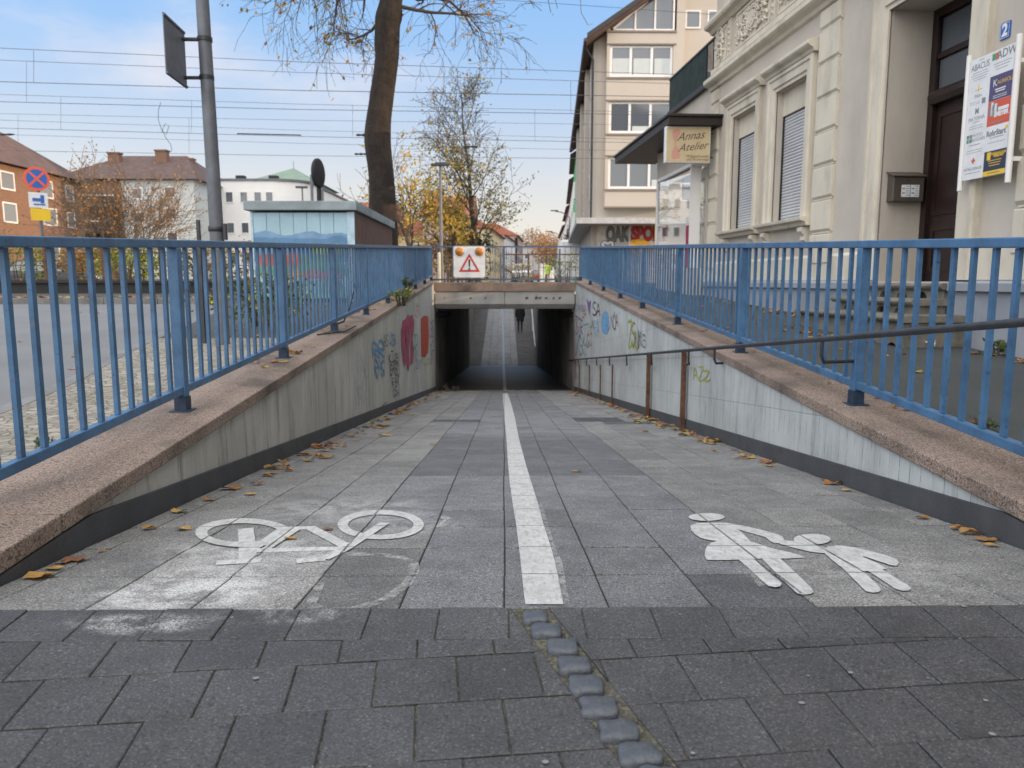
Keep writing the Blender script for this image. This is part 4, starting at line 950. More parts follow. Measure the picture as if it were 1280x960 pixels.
def scrolls(m, x0, x1, z0, z1, seed):
    R = random.Random(seed); cx, cz = (x0+x1)/2, (z0+z1)/2; w, h = (x1-x0)/2, (z1-z0)/2
    def spiral(x, z, r, s, tz=1):
        m.tube([(x+s*r*(1-k/14)*cos(k*.62), -.035, z+tz*r*(1-k/14)*sin(k*.62)) for k in range(12)], [.028*(1-k/16) for k in range(12)], 6)
    if w > .4:
        m.extr([(cx+.20*cos(2*pi*k/14), -.02, cz+h*.52*sin(2*pi*k/14)) for k in range(14)][::-1], (0, -.035, 0))
        m.tube([(cx+.24*cos(2*pi*k/20), -.03, cz+h*.64*sin(2*pi*k/20)) for k in range(21)], .02, 6)
        for s in (-1, 1):
            for fx, fz, r, t in ((.48, .35, .11, 1), (.48, -.35, .11, -1), (.72, 0, .10, 1), (.84, .5, .08, -1), (.84, -.5, .08, 1), (.30, .62, .06, 1), (.30, -.62, .06, -1)):
                spiral(cx+s*w*fx, cz+h*fz, r, s, t)
    else:
        for fz in (-.7, -.35, 0, .35, .7): spiral(cx, cz+h*fz, w*.6, R.choice((-1, 1)), 1)
    for k in range(int(60*w*2)):
        x = R.uniform(x0+.03, x1-.03); z = R.uniform(z0+.03, z1-.03); r = R.uniform(.012, .028); a = R.uniform(0, pi)
        m.tube([(x-cos(a)*r*1.8, -.005, z-sin(a)*r*1.8), (x, -.03-r, z), (x+cos(a)*r*1.8, -.005, z+sin(a)*r*1.8)], [r*.3, r, r*.3], 6)
fr = [(-15.35, -14.75, 1), (-14.0-.18, -12.75, 0), (-12.35, -10.95, 0), (-10.6, -9.9, 1), (-9.5, -7.3, 0), (-6.9, -6.3, 1), (-5.9, -4.5, 0), (-4.0, -2.6, 0)]
for i, (a, b, t) in enumerate(fr):
    m = MB(); m.box(a, b, -.012, .01, 5.20, 5.74)
    m.box(a-.04, a, -.03, .01, 5.16, 5.78); m.box(b, b+.04, -.03, .01, 5.16, 5.78); m.box(a, b, -.03, .01, 5.74, 5.78); m.box(a, b, -.03, .01, 5.16, 5.20)
    scrolls(m, a, b, 5.2, 5.74, i+3); hw(m, 'stucco_relief', m_trim)
for x in (-14.6, -12.72+.1, -10.75, -9.75):
    m = MB(); m.box(x, x+.16, -.045, .01, 5.141, 5.80)
    for k in range(5): m.lathe((x+.08, -.045, 5.25+k*.1), [(.03, 0), (.02, -.03), (.005, -.04)], 8, axis='y')
    hw(m, 'pilaster', m_trim)
# door surround, reveal, door
hw(arch(DOOR[0], DOOR[1], 1.016, DOOR[3], .30), 'door_surround', m_trim)
hw(hood_mb(DOOR[0]-.4, DOOR[1]+.4, 4.46), 'door_hood', m_trim)
door = MB(); a, b = DOOR[0], DOOR[1]; door.box(a, b, .56, .62, .99, 4.15)
door = hw(door, 'door', m_doorw)
m = MB()
for x0, x1 in ((a, a+.1), (b-.1, b)): m.box(x0, x1, .50, .56, 1.0, 4.15)
m.box(a+.1, b-.1, .50, .56, 4.05, 4.15); m.extr([(a+.1, .56, 3.06), (a+.1, .46, 3.06), (a+.1, .43, 3.12), (a+.1, .43, 3.17), (a+.1, .48, 3.22), (a+.1, .56, 3.22)], (b-a-.2, 0, 0)); m.box((a+b)/2-.05, (a+b)/2+.05, .51, .56, 1.0, 3.06)
m.box(a+.1, b-.1, .515, .56, 3.58, 3.64)
part('door_frame', m, m_doorw, door, local=True, bevel=.004)
m = MB()
for x0, x1 in ((a+.16, (a+b)/2-.08), ((a+b)/2+.08, b-.16)):
    for z0, z1 in ((1.12, 1.65), (1.78, 2.96)):
        m.box(x0, x1, .545, .56, z0, z0+.05); m.box(x0, x1, .545, .56, z1-.05, z1); m.box(x0, x0+.05, .545, .56, z0+.05, z1-.05); m.box(x1-.05, x1, .545, .56, z0+.05, z1-.05)
part('door_panel', m, m_doorw, door, local=True)
m = MB(); m.box(a+.12, b-.12, .552, .557, 3.24, 3.57); m.box(a+.12, b-.12, .552, .557, 3.66, 4.03); part('transom_pane', m, m_pane, door, local=True)
m = MB(); m.tube([((a+b)/2+.06, .50, 1.95), ((a+b)/2+.06, .50, 2.15)], .015, 8); part('door_handle', m, m_steel, door, local=True)
# mailbox on the reveal, facing the viewer
mbx = thing('mailbox', 'bronze metal mailbox with white name labels on the reveal beside the dark door', 'mailbox', HO+Matrix.Rotation(HR, 3, 'Z') @ Vector((-9.0, .24, 1.95)), HR)
x = .10 - .0; m = MB()
m.extr([(-.095, -.18, 0), (.045, -.18, 0), (.045, -.18, .28), (-.095, -.18, .34)], (0, .38, 0)); part('body', m, m_mail, mbx, local=True, bevel=.006)
m = MB(); m.extr([(-.10, -.20, .345), (.065, -.20, .285), (.065, -.20, .297), (-.10, -.20, .36)], (0, .42, 0)); part('lid', m, m_mail, mbx, local=True, bevel=.003)
m = MB()
for k, y0 in enumerate((-.08, .035)):
    m.box(.0455, .048, y0, y0+.105, .05, .19)
    for r in range(5):
        zz = .065+r*.026; m.box(.0483, .049, y0+.055, y0+.095, zz, zz+.008, mi=1)
        if r % 2: m.box(.0483, .049, y0+.01, y0+.045, zz-.004, zz+.012, mi=1)
part('name_label', m, [m_white, m_grey], mbx, local=True)
m = MB(); m.lathe((.0455, .0, .24), [(.012, 0), (.012, .006)], 10, axis='x'); part('lock', m, m_steel, mbx, local=True)
# house number and tenants' board
hn = thing('house_number', 'small square blue enamel house number plate above the tenants board', 'sign', HO+Matrix.Rotation(HR, 3, 'Z') @ Vector((-7.14, -.002, 3.32)), HR)
m = MB(); m.extr([(x, -.012, z) for x, z in rrect(-.065, .065, -.075, .075, .012, 2)], (0, .012, 0)); part('plate', m, m_signblue, hn, local=True)
m = MB(); put_text(m, '2', .15, (0, -.0135, .0), (1, 0, 0), (0, 0, 1), off=.006); 
for x0, x1, z0, z1 in ((-.058, .058, .062, .066), (-.058, .058, -.066, -.062), (-.058, -.054, -.062, .062), (.054, .058, -.062, .062)): m.quad((x0, -.0135, z0), (x1, -.0135, z0), (x1, -.0135, z1), (x0, -.0135, z1))
part('numeral', m, m_white, hn, local=True)
bd = thing('tenants_board', 'tall white board of coloured tenants signs on two posts right of the door', 'sign', HO+Matrix.Rotation(HR, 3, 'Z') @ Vector((-7.09, -.135, 1.98)), HR)
m = MB(); m.box(-.30, .30, -.02, 0, 0, 1.13); part('board', m, m_white, bd, local=True)
for x0, x1 in ((-.36, -.305), (.305, .36)):
    m = MB(); m.tube([((x0+x1)/2, -.01, -.09), ((x0+x1)/2, -.01, 1.19)], .026, 12); m.box((x0+x1)/2-.012, (x0+x1)/2+.012, 0, .135, .1, .14); m.box((x0+x1)/2-.012, (x0+x1)/2+.012, 0, .135, .95, .99); part('post', m, m_galv if False else m_frame, bd, local=True)
def panel(x0, x1, z0, z1, mat, texts=(), bars=(), tmat=m_grey, bmat=None):
    m = MB(); y = -.0205
    m.quad((x0, y, z0), (x1, y, z0), (x1, y, z1), (x0, y, z1))
    for (t, sz, fx, fz, off, k) in texts: put_text(m, t, sz, (x0+(x1-x0)*fx, y-.001, z0+(z1-z0)*fz), (1, 0, 0), (0, 0, 1), off=off, mi=k, maxw=(x1-x0)*.86)
    for (fx, w, fz, h, k) in bars:
        cx = x0+(x1-x0)*fx; zz = z0+(z1-z0)*fz; m.quad((cx-w/2, y-.0008, zz-h/2), (cx+w/2, y-.0008, zz-h/2), (cx+w/2, y-.0008, zz+h/2), (cx-w/2, y-.0008, zz+h/2), mi=k)
    part('sign_panel', m, [mat, tmat, bmat or m_orange, m_signyellow, m_greenp, m_white], bd, local=True)
hh = 1.13/5
L = (-.298, -.002); Rr_ = (.002, .298)
panel(*L, 4*hh+.002, 5*hh, m_white, [('ABACUS', .085, .5, .62, .001, 1)], [(.5, .2, .40, .005, 1), (.5, .24, .30, .004, 1), (.5, .22, .20, .004, 1), (.5, .18, .10, .004, 1), (.55, .07, .88, .006, 1)])
panel(*Rr_, 4*hh+.002, 5*hh, m_white, [('ADW', .105, .66, .76, .002, 1)], [(.10, .045, .76, .06, 4), (.26, .045, .76, .06, 2), (.5, .24, .45, .005, 1), (.5, .20, .34, .005, 1), (.5, .16, .22, .005, 1)])
panel(*L, 3*hh+.002, 4*hh, m_white, [('PAIN', .045, .5, .42, 0, 1)], [(.5, .012, .75, .07, 3), (.5, .10, .68, .008, 3), (.40, .05, .15, .05, 5), (.35, .14, .2, .004, 1), (.35, .14, .12, .004, 1), (.78, .05, .16, .05, 1)])
panel(*Rr_, 3*hh+.002, 4*hh, m_purple, [('AUREOLI', .05, .68, .68, 0, 3), ('K', .09, .25, .68, 0, 5)], [(.5, .14, .42, .012, 5), (.5, .12, .33, .010, 5), (.5, .18, .18, .005, 5), (.5, .18, .1, .005, 5)])
panel(*L, 2*hh+.002, 3*hh, m_white, [('M', .07, .5, .80, .003, 1), ('MATERNA', .05, .5, .50, 0, 1)], [(.5, .10, .36, .005, 1), (.5, .20, .20, .004, 1), (.5, .20, .10, .004, 1)])
panel(*Rr_, 2*hh+.002, 3*hh, m_orange, [('MEYER', .055, .66, .42, .004, 5)], [(.27, .12, .62, .10, 1), (.2, .03, .68, .12, 5), (.36, .03, .6, .12, 5), (.70, .14, .62, .03, 5), (.45, .18, .12, .010, 1)])
panel(*L, hh+.002, 2*hh, m_white, [('PHYTO', .045, .62, .80, 0, 1), ('TREASURES', .042, .62, .62, 0, 1)], [(.15, .035, .80, .035, 4), (.29, .035, .80, .035, 1), (.15, .035, .62, .035, 1), (.29, .035, .62, .035, 4), (.5, .16, .42, .006, 1), (.5, .22, .2, .004, 1), (.5, .22, .1, .004, 1)])
panel(*Rr_, hh+.002, 2*hh, m_white, [('RohrStart', .07, .46, .70, .003, 1)], [(.5, .18, .52, .006, 1), (.92, .03, .82, .03, 3), (.5, .22, .32, .004, 1)])
panel(*L, .002, hh, m_white, [('MATTHIAS SCHUMACHER', .04, .5, .42, 0, 1), ('+', .09, .5, .74, .006, 2)], [(.5, .22, .26, .005, 1)])
panel(*Rr_, .002, hh, m_navy, [('PAEDAGOGIK', .032, .66, .86, .001, 3), ('VERBUND', .030, .66, .76, .001, 3)], [(.22, .05, .80, .07, 3), (.5, .18, .60, .006, 3), (.5, .16, .50, .006, 3), (.5, .14, .40, .006, 3), (.5, .294, .10, .042, 3), (.5, .16, .10, .008, 1)])
# steps
st = thing('stone_steps', 'worn grey stone steps with rounded treads up to the dark door', 'steps', HO+Matrix.Rotation(HR, 3, 'Z') @ Vector((-8.35, 0, .38)), HR)
levels = [(.985, .555, -.12, -.72, .72), (.82, -.10, -.46, -.95, .86), (.655, -.44, -.80, -1.15, 1.2)]
zt_ = .99
for i, (z, yb, yf, xl, xr) in enumerate([(.985-.38, .0, -.14, -.73, .74), (.82-.38, -.02, -.46, -.95, .76), (.665-.38, -.02, -.80, -1.2, 1.1)]):
    m = MB(); pr = [(yf+.03, z-.07), (yf, z-.05), (yf-.01, z-.03), (yf, z-.008), (yf+.02, z), (yb+(.5 if i == 0 else 0), z), (yb+(.5 if i == 0 else 0), z-.07)]
    m.extr([(xl, p, q) for p, q in pr], (xr-xl, 0, 0)); part('tread', m, m_stone, st, local=True, bevel=.004)
    m = MB(); y = yf+.06; z0, z1 = z-.165+(.0), z-.071
    if i == 2: z0 = z-.35
    # riser with arched niches
    xx = xl+.06; holes_ = []
    m.box(xl+.12, xr-.12, y+.051, y+.13, z0, z1); part('niche_shade', m, m_dark, st, local=True)  # dark backing paints the shade inside the arched niches
    m = MB(); edges = [xl+.04]; cxs = [xl+.32+k*.36 for k in range(int((xr-xl-.4)/.36)+1)]
    n = 8; zb = z0; rad_ = .10
    xs_ = xl+.04
    for cx_ in cxs:
        m.box(xs_, cx_-rad_, y, y+.049, z0, z1)
        for k in range(n):
            t0, t1 = pi-pi*k/n, pi-pi*(k+1)/n; xa, za = cx_+rad_*cos(t0), z0+min(.075, rad_*.75)*sin(t0); xb_, zb_ = cx_+rad_*cos(t1), z0+.075*sin(t1)
            m.extr([(xa, y, za), (xb_, y, zb_), (xb_, y, z1), (xa, y, z1)], (0, .049, 0))
        xs_ = cx_+rad_
    m.box(xs_, xr-.04, y, y+.049, z0, z1); m.box(xl+.04, xr-.04, y+.131, -.061, z0, z1) if i else None; m.box(xl+.04, xl+.119, y+.051, y+.13, z0, z1); m.box(xr-.119, xr-.04, y+.051, y+.13, z0, z1); part('riser_face', m, m_stone, st, local=True)
m = MB(); m.box(-.73, .74, .0, .555, .35, .535); part('base_block', m, m_stone, st, local=True)

# ------------------------------------------------------------------ tailor's shop annexe
an = thing('shop_annexe', 'low shop annexe with corner window, dark flat canopy and roof terrace', 'shop', HO+Matrix.Rotation(HR, 3, 'Z') @ Vector((-15.46, 0, .75)), HR)
def A_(m, name, mat, parent=None, bevel=0, label=None):
    m.v = [(x+15.46, y, z-.75) for x, y, z in m.v]; return part(name, m, mat, parent or an, local=True, bevel=bevel, label=label)
yf = P0-4.78; yf = -.37
m = MB(); m.box(-18.2, -15.46, yf, 0, .3, 1.28); m.box(-18.2, -15.46, yf+.0, yf+.2, 3.33, 3.95); m.box(-15.66, -15.461, yf+.2, -.08, 3.33, 3.95); m.box(-15.60, -15.462, -.08, 0, 1.281, 3.95); None
m.quad((-18.2, 2.5, .9), (-15.46, 2.5, .9), (-15.46, 2.5, 3.95), (-18.2, 2.5, 3.95)); m.quad((-18.2, 0, 3.32), (-18.2, 2.5, 3.32), (-15.46, 2.5, 3.32), (-15.46, 0, 3.32)); m.quad((-18.2, 0, 1.28), (-15.46, 0, 1.28), (-15.46, 2.5, 1.28), (-18.2, 2.5, 1.28))
A_(m, 'wall', m_house)
m = MB(); m.quad((-18.1, yf+.012, 1.29), (-15.56, yf+.19, 1.29), (-15.56, yf+.19, 3.30), (-18.1, yf+.012, 3.30)); A_(m, 'front_glass', m_glass)
m = MB(); m.box(-15.475, -15.468, yf+.2, -.08, 1.29, 3.30); A_(m, 'side_glass', m_glass)
m = MB(); m.box(-18.2, -18.1, yf-.01, yf+.05, 1.281, 3.32); m.box(-15.56, -15.5, yf-.01, yf+.2, 1.281, 3.30); m.box(-18.1, -15.46, yf-.02, yf+.05, 3.30, 3.37); m.box(-15.5, -15.461, yf+.0, -.08, 3.30, 3.329); A_(m, 'window_frame', m_frame)
m = MB(); m.box(-18.24, -18.201, yf-.01, yf+.05, 1.4, 2.55); A_(m, 'yellow_strip', MAT('yellow_trim', (.85, .62, .10), .4, .05, 3, 0))
m = MB()
for k in range(26): x0 = -18.0+k*.09; m.box(x0, x0+.05, .30+.03*(k % 2), .32+.03*(k % 2), 1.3, 2.5)
A_(m, 'curtain', MAT('net_curtain', (.60, .57, .50), .9, .05, 5, 0))
# canopy
m = MB(); y0 = -1.05; m.box(-19.8, -14.85, y0, .0, 3.97, 4.12); m.box(-19.85, -14.80, y0-.04, 0.0, 4.121, 4.17)
A_(m, 'canopy', m_brown, bevel=.006)
m = MB(); m.box(-18.3, -15.40, .02, .06, 4.171, 4.9); m.box(-18.5, -15.3, -.08, 3, 4.88, 4.98, mi=1); A_(m, 'parapet', [m_house, m_brown])
bal = MB(); u = 15.9
while u < 18.5:
    bal.box(-u-.085, -u, -.035, -.02+.008*(int(u*8) % 2), 4.981, 5.70); u += .115
bl = A_(bal, 'balcony_slats', m_greenrail)
m = MB(); m.box(-18.55, -15.35, -.05, -.01, 5.701, 5.74)
for x in (-18.53, -16.9, -15.88, -15.4): m.box(x-.02, x+.02, -.03, .01, 4.981, 5.70)
for k in range(5): m.box(-15.8+k*.08, -15.785+k*.08, -.03, -.015, 4.981, 5.70)
A_(m, 'balcony_rail', m_black)
# hanging shop sign
sg = thing('shop_sign', 'sand coloured light box sign with figure outline hanging under the canopy', 'sign', HO+Matrix.Rotation(HR, 3, 'Z') @ Vector((-15.02, -.62, 3.28)), HR)
m = MB(); m.box(-.07, .07, -.45, .43, 0, .68); part('box', m, m_white, sg, local=True, bevel=.01)
m = MB(); m.quad((.0715, -.435, .015), (.0715, .415, .015), (.0715, .415, .665), (.0715, -.435, .665)); part('face', m, m_lightbox, sg, local=True)
m = MB(); yx = (0, 1, 0); zx = (0, 0, 1)
put_text(m, 'Annas', .215, (.073, .03, .50), (0, 1, .12), (0, -.02, 1), shear=.45, align='CENTER'); put_text(m, 'Atelier', .205, (.073, .08, .30), (0, 1, .12), (0, -.02, 1), shear=.45); part('lettering', m, m_umber, sg, local=True)
m = MB(); put_text(m, 'Maßgeschneidert', .07, (.073, .20, .125), yx, zx); put_text(m, 'und Änderungen', .07, (.073, .20, .065), yx, zx); part('small_lettering', m, m_umber, sg, local=True)
fig = [(-.31, .61), (-.20, .63), (-.16, .57), (-.21, .47), (-.25, .40), (-.25, .33), (-.19, .24), (-.16, .14), (-.17, .08), (-.30, .06), (-.34, .12), (-.32, .24), (-.27, .33), (-.28, .40), (-.33, .50), (-.33, .57)]
m = MB(); m.add([(.0728, y, z) for y, z in fig[::-1]], [tuple(range(len(fig)))]); part('figure', m, m_pinkp, sg, local=True)
m = MB(); m.box(-.02, .02, .43, .50, .10, .13); m.box(-.02, .02, .43, .50, .55, .58); part('bracket', m, m_steel, sg, local=True)
# shop display
def hpt(x, y, z): return HO+Matrix.Rotation(HR, 3, 'Z') @ Vector((x, y, z))
for k, (x, y, w, lab) in enumerate(((-15.62, -.22, .16, 'bright red fabric panel at the corner of the shop window'), (-15.9, -.26, .26, 'dark pink patterned fabric panel inside the shop front window'))):
    p = hpt(x, y, 1.285); o = thing('fabric_panel', lab, 'fabric', p, HR)
    m = MB(); n = 8
    for i in range(n): 
        yy0 = -w/2+w*i/n; m.box(-.012+.01*(i % 2), .012+.01*(i % 2), yy0, yy0+w/n, .0, .88)
    if k: m.v = [(v[1]*1.6, v[0], v[2]) for v in m.v]
    part('cloth', m, m_red if k == 0 else MAT('pink_cloth', (.35, .04, .09), .9, .5, 30, 0), o, local=True)
pp = thing('potted_plant', 'leafy potted plant in the shop corner window', 'plant', hpt(-15.60, -.12, 1.285)); m = MB(); p = hpt(-15.60, -.12, 1.285)
m.lathe(p, [(.05, 0), (.07, .25), (.06, .26)], 12); part('pot', m, m_stone, pp); m = MB(); Rr = random.Random(4)
m.tube([p+Vector((0, 0, .2)), p+Vector((.02, 0, .8)), p+Vector((-.03, 0, 1.35))], .012, 6)
for k in range(60):
    q = p+Vector((Rr.uniform(-.09, .09), Rr.uniform(-.09, .09), Rr.choice((.75, .85, 1.2, 1.35))+Rr.uniform(-.08, .08))); d = Vector((Rr.uniform(-1, 1), Rr.uniform(-1, 1), Rr.uniform(-.5, .5))).normalized()*.05; e = d.cross(Vector((.3, .2, 1))).normalized()*.03
    m.add([q-d, q+e, q+d, q-e], [(0, 1, 2, 3)], (.04, .08, .03))
part('leaves', m, m_leaf, pp)

# ------------------------------------------------------------------ generic building
def wins(root, rects, y, frame=m_frame, pane=m_pane, nm='window', thick=.06, mull=1, fr=.07, axis='y', sgn=-1):
    for (x0, x1, z0, z1) in rects:
        m = MB(); xs_ = [x0+(x1-x0)*k/mull for k in range(mull+1)]
        def bx(a, b, c, d):
            if axis == 'y': m.box(a, b, y+sgn*.03, y+.05, c, d)
            else: m.box(y-.05, y+.03, a, b, c, d)
        bx(x0, x1, z0, z0+fr); bx(x0, x1, z1-fr, z1)
        for k, xx in enumerate(xs_):
            a = xx if k == 0 else (xx-fr if k == mull else xx-fr/2); bx(a, a+fr, z0+fr, z1-fr)
        w = part(nm, m, frame, root); m = MB()
        if axis == 'y': m.quad((x0+.02, y-.008, z0+.02), (x1-.02, y-.008, z0+.02), (x1-.02, y-.008, z1-.02), (x0+.02, y-.008, z1-.02))
        else: m.quad((y+.008, x0+.02, z0+.02), (y+.008, x1-.02, z0+.02), (y+.008, x1-.02, z1-.02), (y+.008, x0+.02, z1-.02))
        part('pane', m, pane, w)
# tall apartment block
tb = thing('apartment_block', 'tall beige apartment block with stacked bay windows and gabled roof', 'building', (5, 39, .96))
m = MB()
sd = [(4.42, 39.3), (6.35, 69), (22, 69), (22, 39.31)]
m.prism(sd, .9, lambda x, y: 12.95); m.prism([(4.42, 39.3), (22, 39.31), (22, 39.6), (4.44, 39.6)], 12.95, lambda x, y: 12.95 if x < 5 else 12.96)
m.extr([(4.42, 39.302, 12.95), (14.0, 39.302, 12.95), (14.0, 39.302, 19.6)], (0, 0, 0)) if False else None
m.add([(4.42, 39.3, 12.95), (22, 39.3, 12.95), (13.2, 39.3, 18.6), (6.35, 69, 12.95), (22, 69, 12.95), (13.9, 69, 18.6)], [(0, 1, 2), (5, 4, 3)])
part('wall', m, m_tallside, tb)
m = MB(); # front face skin proud of the body
m.add([(4.62, 39.28, 3.0), (22, 39.28, 3.0), (22, 39.28, 13), (13.2, 39.28, 18.55), (4.62, 39.28, 13.0)], [(0, 1, 2, 3, 4)])
bz = [(4.66, 5.52), (7.13, 8.18), (9.75, 10.83), (12.37, 12.98)]
for z0, z1 in bz: m.box(5.0, 8.35, 38.75, 39.279, z0, z1)
m.add([(5.0, 38.75, 12.98), (5.16, 38.75, 12.98), (5.16, 38.75, 13.35), (5.0, 38.75, 13.25)], [(0, 1, 2, 3)])
for z0, z1 in ((5.52, 7.13), (8.18, 9.75), (10.83, 12.37)): m.box(5.0, 5.14, 38.752, 39.279, z0, z1); m.box(8.22, 8.35, 38.752, 39.279, z0, z1)
m.box(8.35, 8.75, 38.75, 39.279, 4.66, 17); 
part('front_wall', m, m_tall, tb)
m = MB()
for z0, z1 in bz: m.box(4.96, 8.36, 38.70, 38.749, z1-.07, z1+.02); m.box(4.96, 8.36, 38.71, 38.749, z0-.03, z0+.04)
part('bay_sill', m, m_brown if False else MAT('bay_trim', (.22, .18, .15), .7, .1, 3, 0), tb)
wins(tb, [(5.15, 8.21, 5.56, 7.10)], 38.86, mull=3, fr=.12, nm='bay_window', pane=m_panelite); wins(tb, [(5.15, 8.21, 8.22, 9.73)], 38.86, mull=3, fr=.12, nm='bay_window'); wins(tb, [(5.15, 8.21, 10.87, 12.35)], 38.86, mull=3, fr=.12, nm='bay_window')
m = MB()
gb = [(5.35, 13.02), (8.2, 13.02), (8.2, 15.35)]
for a, b in (((5.25, 13.02), (8.25, 13.02)), ((8.2, 13.02), (8.2, 15.4)), ((5.25, 13.05), (8.25, 15.4)), ((6.35, 13.02), (6.35, 13.85)), ((7.3, 13.02), (7.3, 14.6))): m.beam((a[0], 38.80, a[1]), (b[0], 38.80, b[1]), .08, .12)
g = part('gable_window', m, m_frame, tb); m = MB(); m.add([(5.3, 38.84, 13.04), (8.2, 38.84, 13.04), (8.2, 38.84, 15.35)], [(0, 1, 2)]); part('pane', m, m_pane, g)
for z0, z1, h_, xs3 in ((10.99, 12.2, .62, (0, 1, 2)), (8.34, 9.6, .18, (1,)), (5.68, 6.98, .25, (2,))):
    for k in xs3:
        xa = 5.27+k*1.02; m = MB(); m.box(xa+.02, xa+.86, 38.842, 38.849, z0, z0+(z1-z0)*h_); part('blind', m, MAT('blind_%d%d' % (k, int(z0)), (.50, .53, .53), .8, .03, 3, 0), tb)

wins(tb, [(8.87, 9.62, 13.25, 14.1), (9.95, 10.7, 13.25, 14.1), (8.87, 9.62, 10.4, 11.3), (9.95, 10.7, 10.4, 11.3), (8.87, 9.62, 7.7, 8.6), (9.95, 10.7, 7.7, 8.6), (8.87, 9.62, 5.0, 5.9)], 39.25, nm='small_window')
# roof with overhang along the slanted side
m = MB()
rf = [(3.95, 38.3, 12.55), (13.2, 38.3, 18.75), (13.9, 70, 18.75), (5.95, 70, 12.55)]
m.add([*rf, *[(x, y, z-.22) for x, y, z in rf]], [(0, 1, 2, 3), (7, 6, 5, 4), (0, 4, 5, 1), (3, 2, 6, 7), (0, 3, 7, 4)])
m.quad((13.2, 38.3, 18.75), (22.5, 38.3, 12.55), (22.5, 70, 12.55), (13.9, 70, 18.75))
part('roof', m, m_roof, tb)
m = MB(); m.beam((3.98, 38.28, 12.60), (13.2, 38.28, 18.80), .05, .26); part('verge_board', m, m_brown, tb)
m = MB(); m.tube([(3.9, 38.3, 12.45), (5.9, 70, 12.45)], .08, 8); m.tube([(3.95, 39.1, 12.4), (4.38, 39.25, 11.8), (4.38, 39.25, 4)], .05, 8); part('gutter', m, m_steel, tb)
# side windows / balconies
sdv = Vector((6.35-4.42, 69-39.3, 0)).normalized(); snv = Vector((-sdv.y, sdv.x, 0))
for d0 in (2.5, 6, 10, 14, 18, 23):
    for z0 in (5.3, 8.0, 10.6):
        p = Vector((4.42, 39.3, 0))+sdv*d0+snv*.01; q = p+sdv*1.1; m = MB(); m.extr([(p.x, p.y, z0), (q.x, q.y, z0), (q.x, q.y, z0+1.35), (p.x, p.y, z0+1.35)], snv*.03); w = part('side_window', m, m_frame, tb)
        e = sdv*.08; m = MB(); o_ = snv*.042; m.quad((p+e+o_).to_tuple()[:2]+(z0+.08,), (q-e+o_).to_tuple()[:2]+(z0+.08,), (q-e+o_).to_tuple()[:2]+(z0+1.27,), (p+e+o_).to_tuple()[:2]+(z0+1.27,)); part('pane', m, m_pane, w)
for d0 in (4, 12, 20):
    p = Vector((4.42, 39.3, 0))+sdv*d0; q = p+sdv*1.6; m = MB(); m.extr([(p.x, p.y, 4.4), (q.x, q.y, 4.4), (q.x, q.y, 12.4), (p.x, p.y, 12.4)], snv*.22); part('pier', m, m_tallside, tb)
# shop canopy
m = MB(); can = [(3.5, 37.3), (12, 37.3), (12, 39.28), (4.45, 39.28), (6.0, 63), (5.1, 63)]
m.prism([(3.5, 37.3), (12, 37.3), (12, 39.27), (4.4, 39.27)], 3.78, 3.98); m.prism([(3.5, 37.302), (4.4, 39.275), (6.0, 63), (5.05, 63)], 3.782, 3.982); part('shop_canopy', m, MAT('canopy_grey', (.30, .30, .31), .7, .1, 3), tb)
m = MB(); m.box(3.47, 12, 37.25, 37.299, 3.76, 4.03); part('canopy_edge', m, MAT('canopy_edge', (.42, .42, .42), .6), tb)
# shopfront wall with bubble letter graffiti
m = MB(); m.box(4.7, 9.5, 39.18, 39.279, .96, 3.78); part('shopfront', m, MAT('offwhite_panel', (.55, .52, .48), .8, .15, 3), tb)
def bubble(txt, size, x, z, mat, outline, lab, mw=2.4, yo=39.17):
    m = MB(); put_text(m, txt, size, (x, yo-.004, z), (1, 0, .03), (0, 0, 1), off=.07, maxw=mw); g = part('graffiti', m, SP_solid[outline], tb, label=lab)
    m = MB(); put_text(m, txt, size, (x, yo-.012, z), (1, 0, .03), (0, 0, 1), off=.035, maxw=mw); part('fill', m, SP_solid[mat], g)
SP_solid = dict(red=MAT('spray_red_solid', (.50, .03, .03), .6, .2, 6, 0), grey=MAT('spray_grey_solid', (.16, .16, .18), .6, .2, 6, 0), black=m_black, yellow=MAT('spray_yellow_solid', (.75, .42, .04), .6, .2, 6, 0), white=m_white, navy=m_navy)
bubble('OAK', 1.0, 5.72, 3.35, 'grey', 'black', 'grey bubble lettering on the shopfront', 1.25); bubble('SPORT', 1.0, 7.35, 3.38, 'red', 'black', 'red bubble lettering on the shopfront', 1.9)
bubble('S2', .7, 5.25, 2.72, 'white', 'black', 'white bubble lettering under the grey piece', .9, 39.16)
m = MB(); m.add([(6.5+.55*cos(2*pi*k/14)*(1+.12*(k % 2))+.35, 39.15, 2.70+.42*sin(2*pi*k/14)*(1+.15*(k % 2))) for k in range(14)], [tuple(range(14))]); part('graffiti', m, SP_solid['yellow'], tb, label='yellow blob below the red lettering')
m = MB(); m.box(6.3, 6.36, 39.08, 39.14, .96, 3.7); part('downpipe', m, m_white, tb)

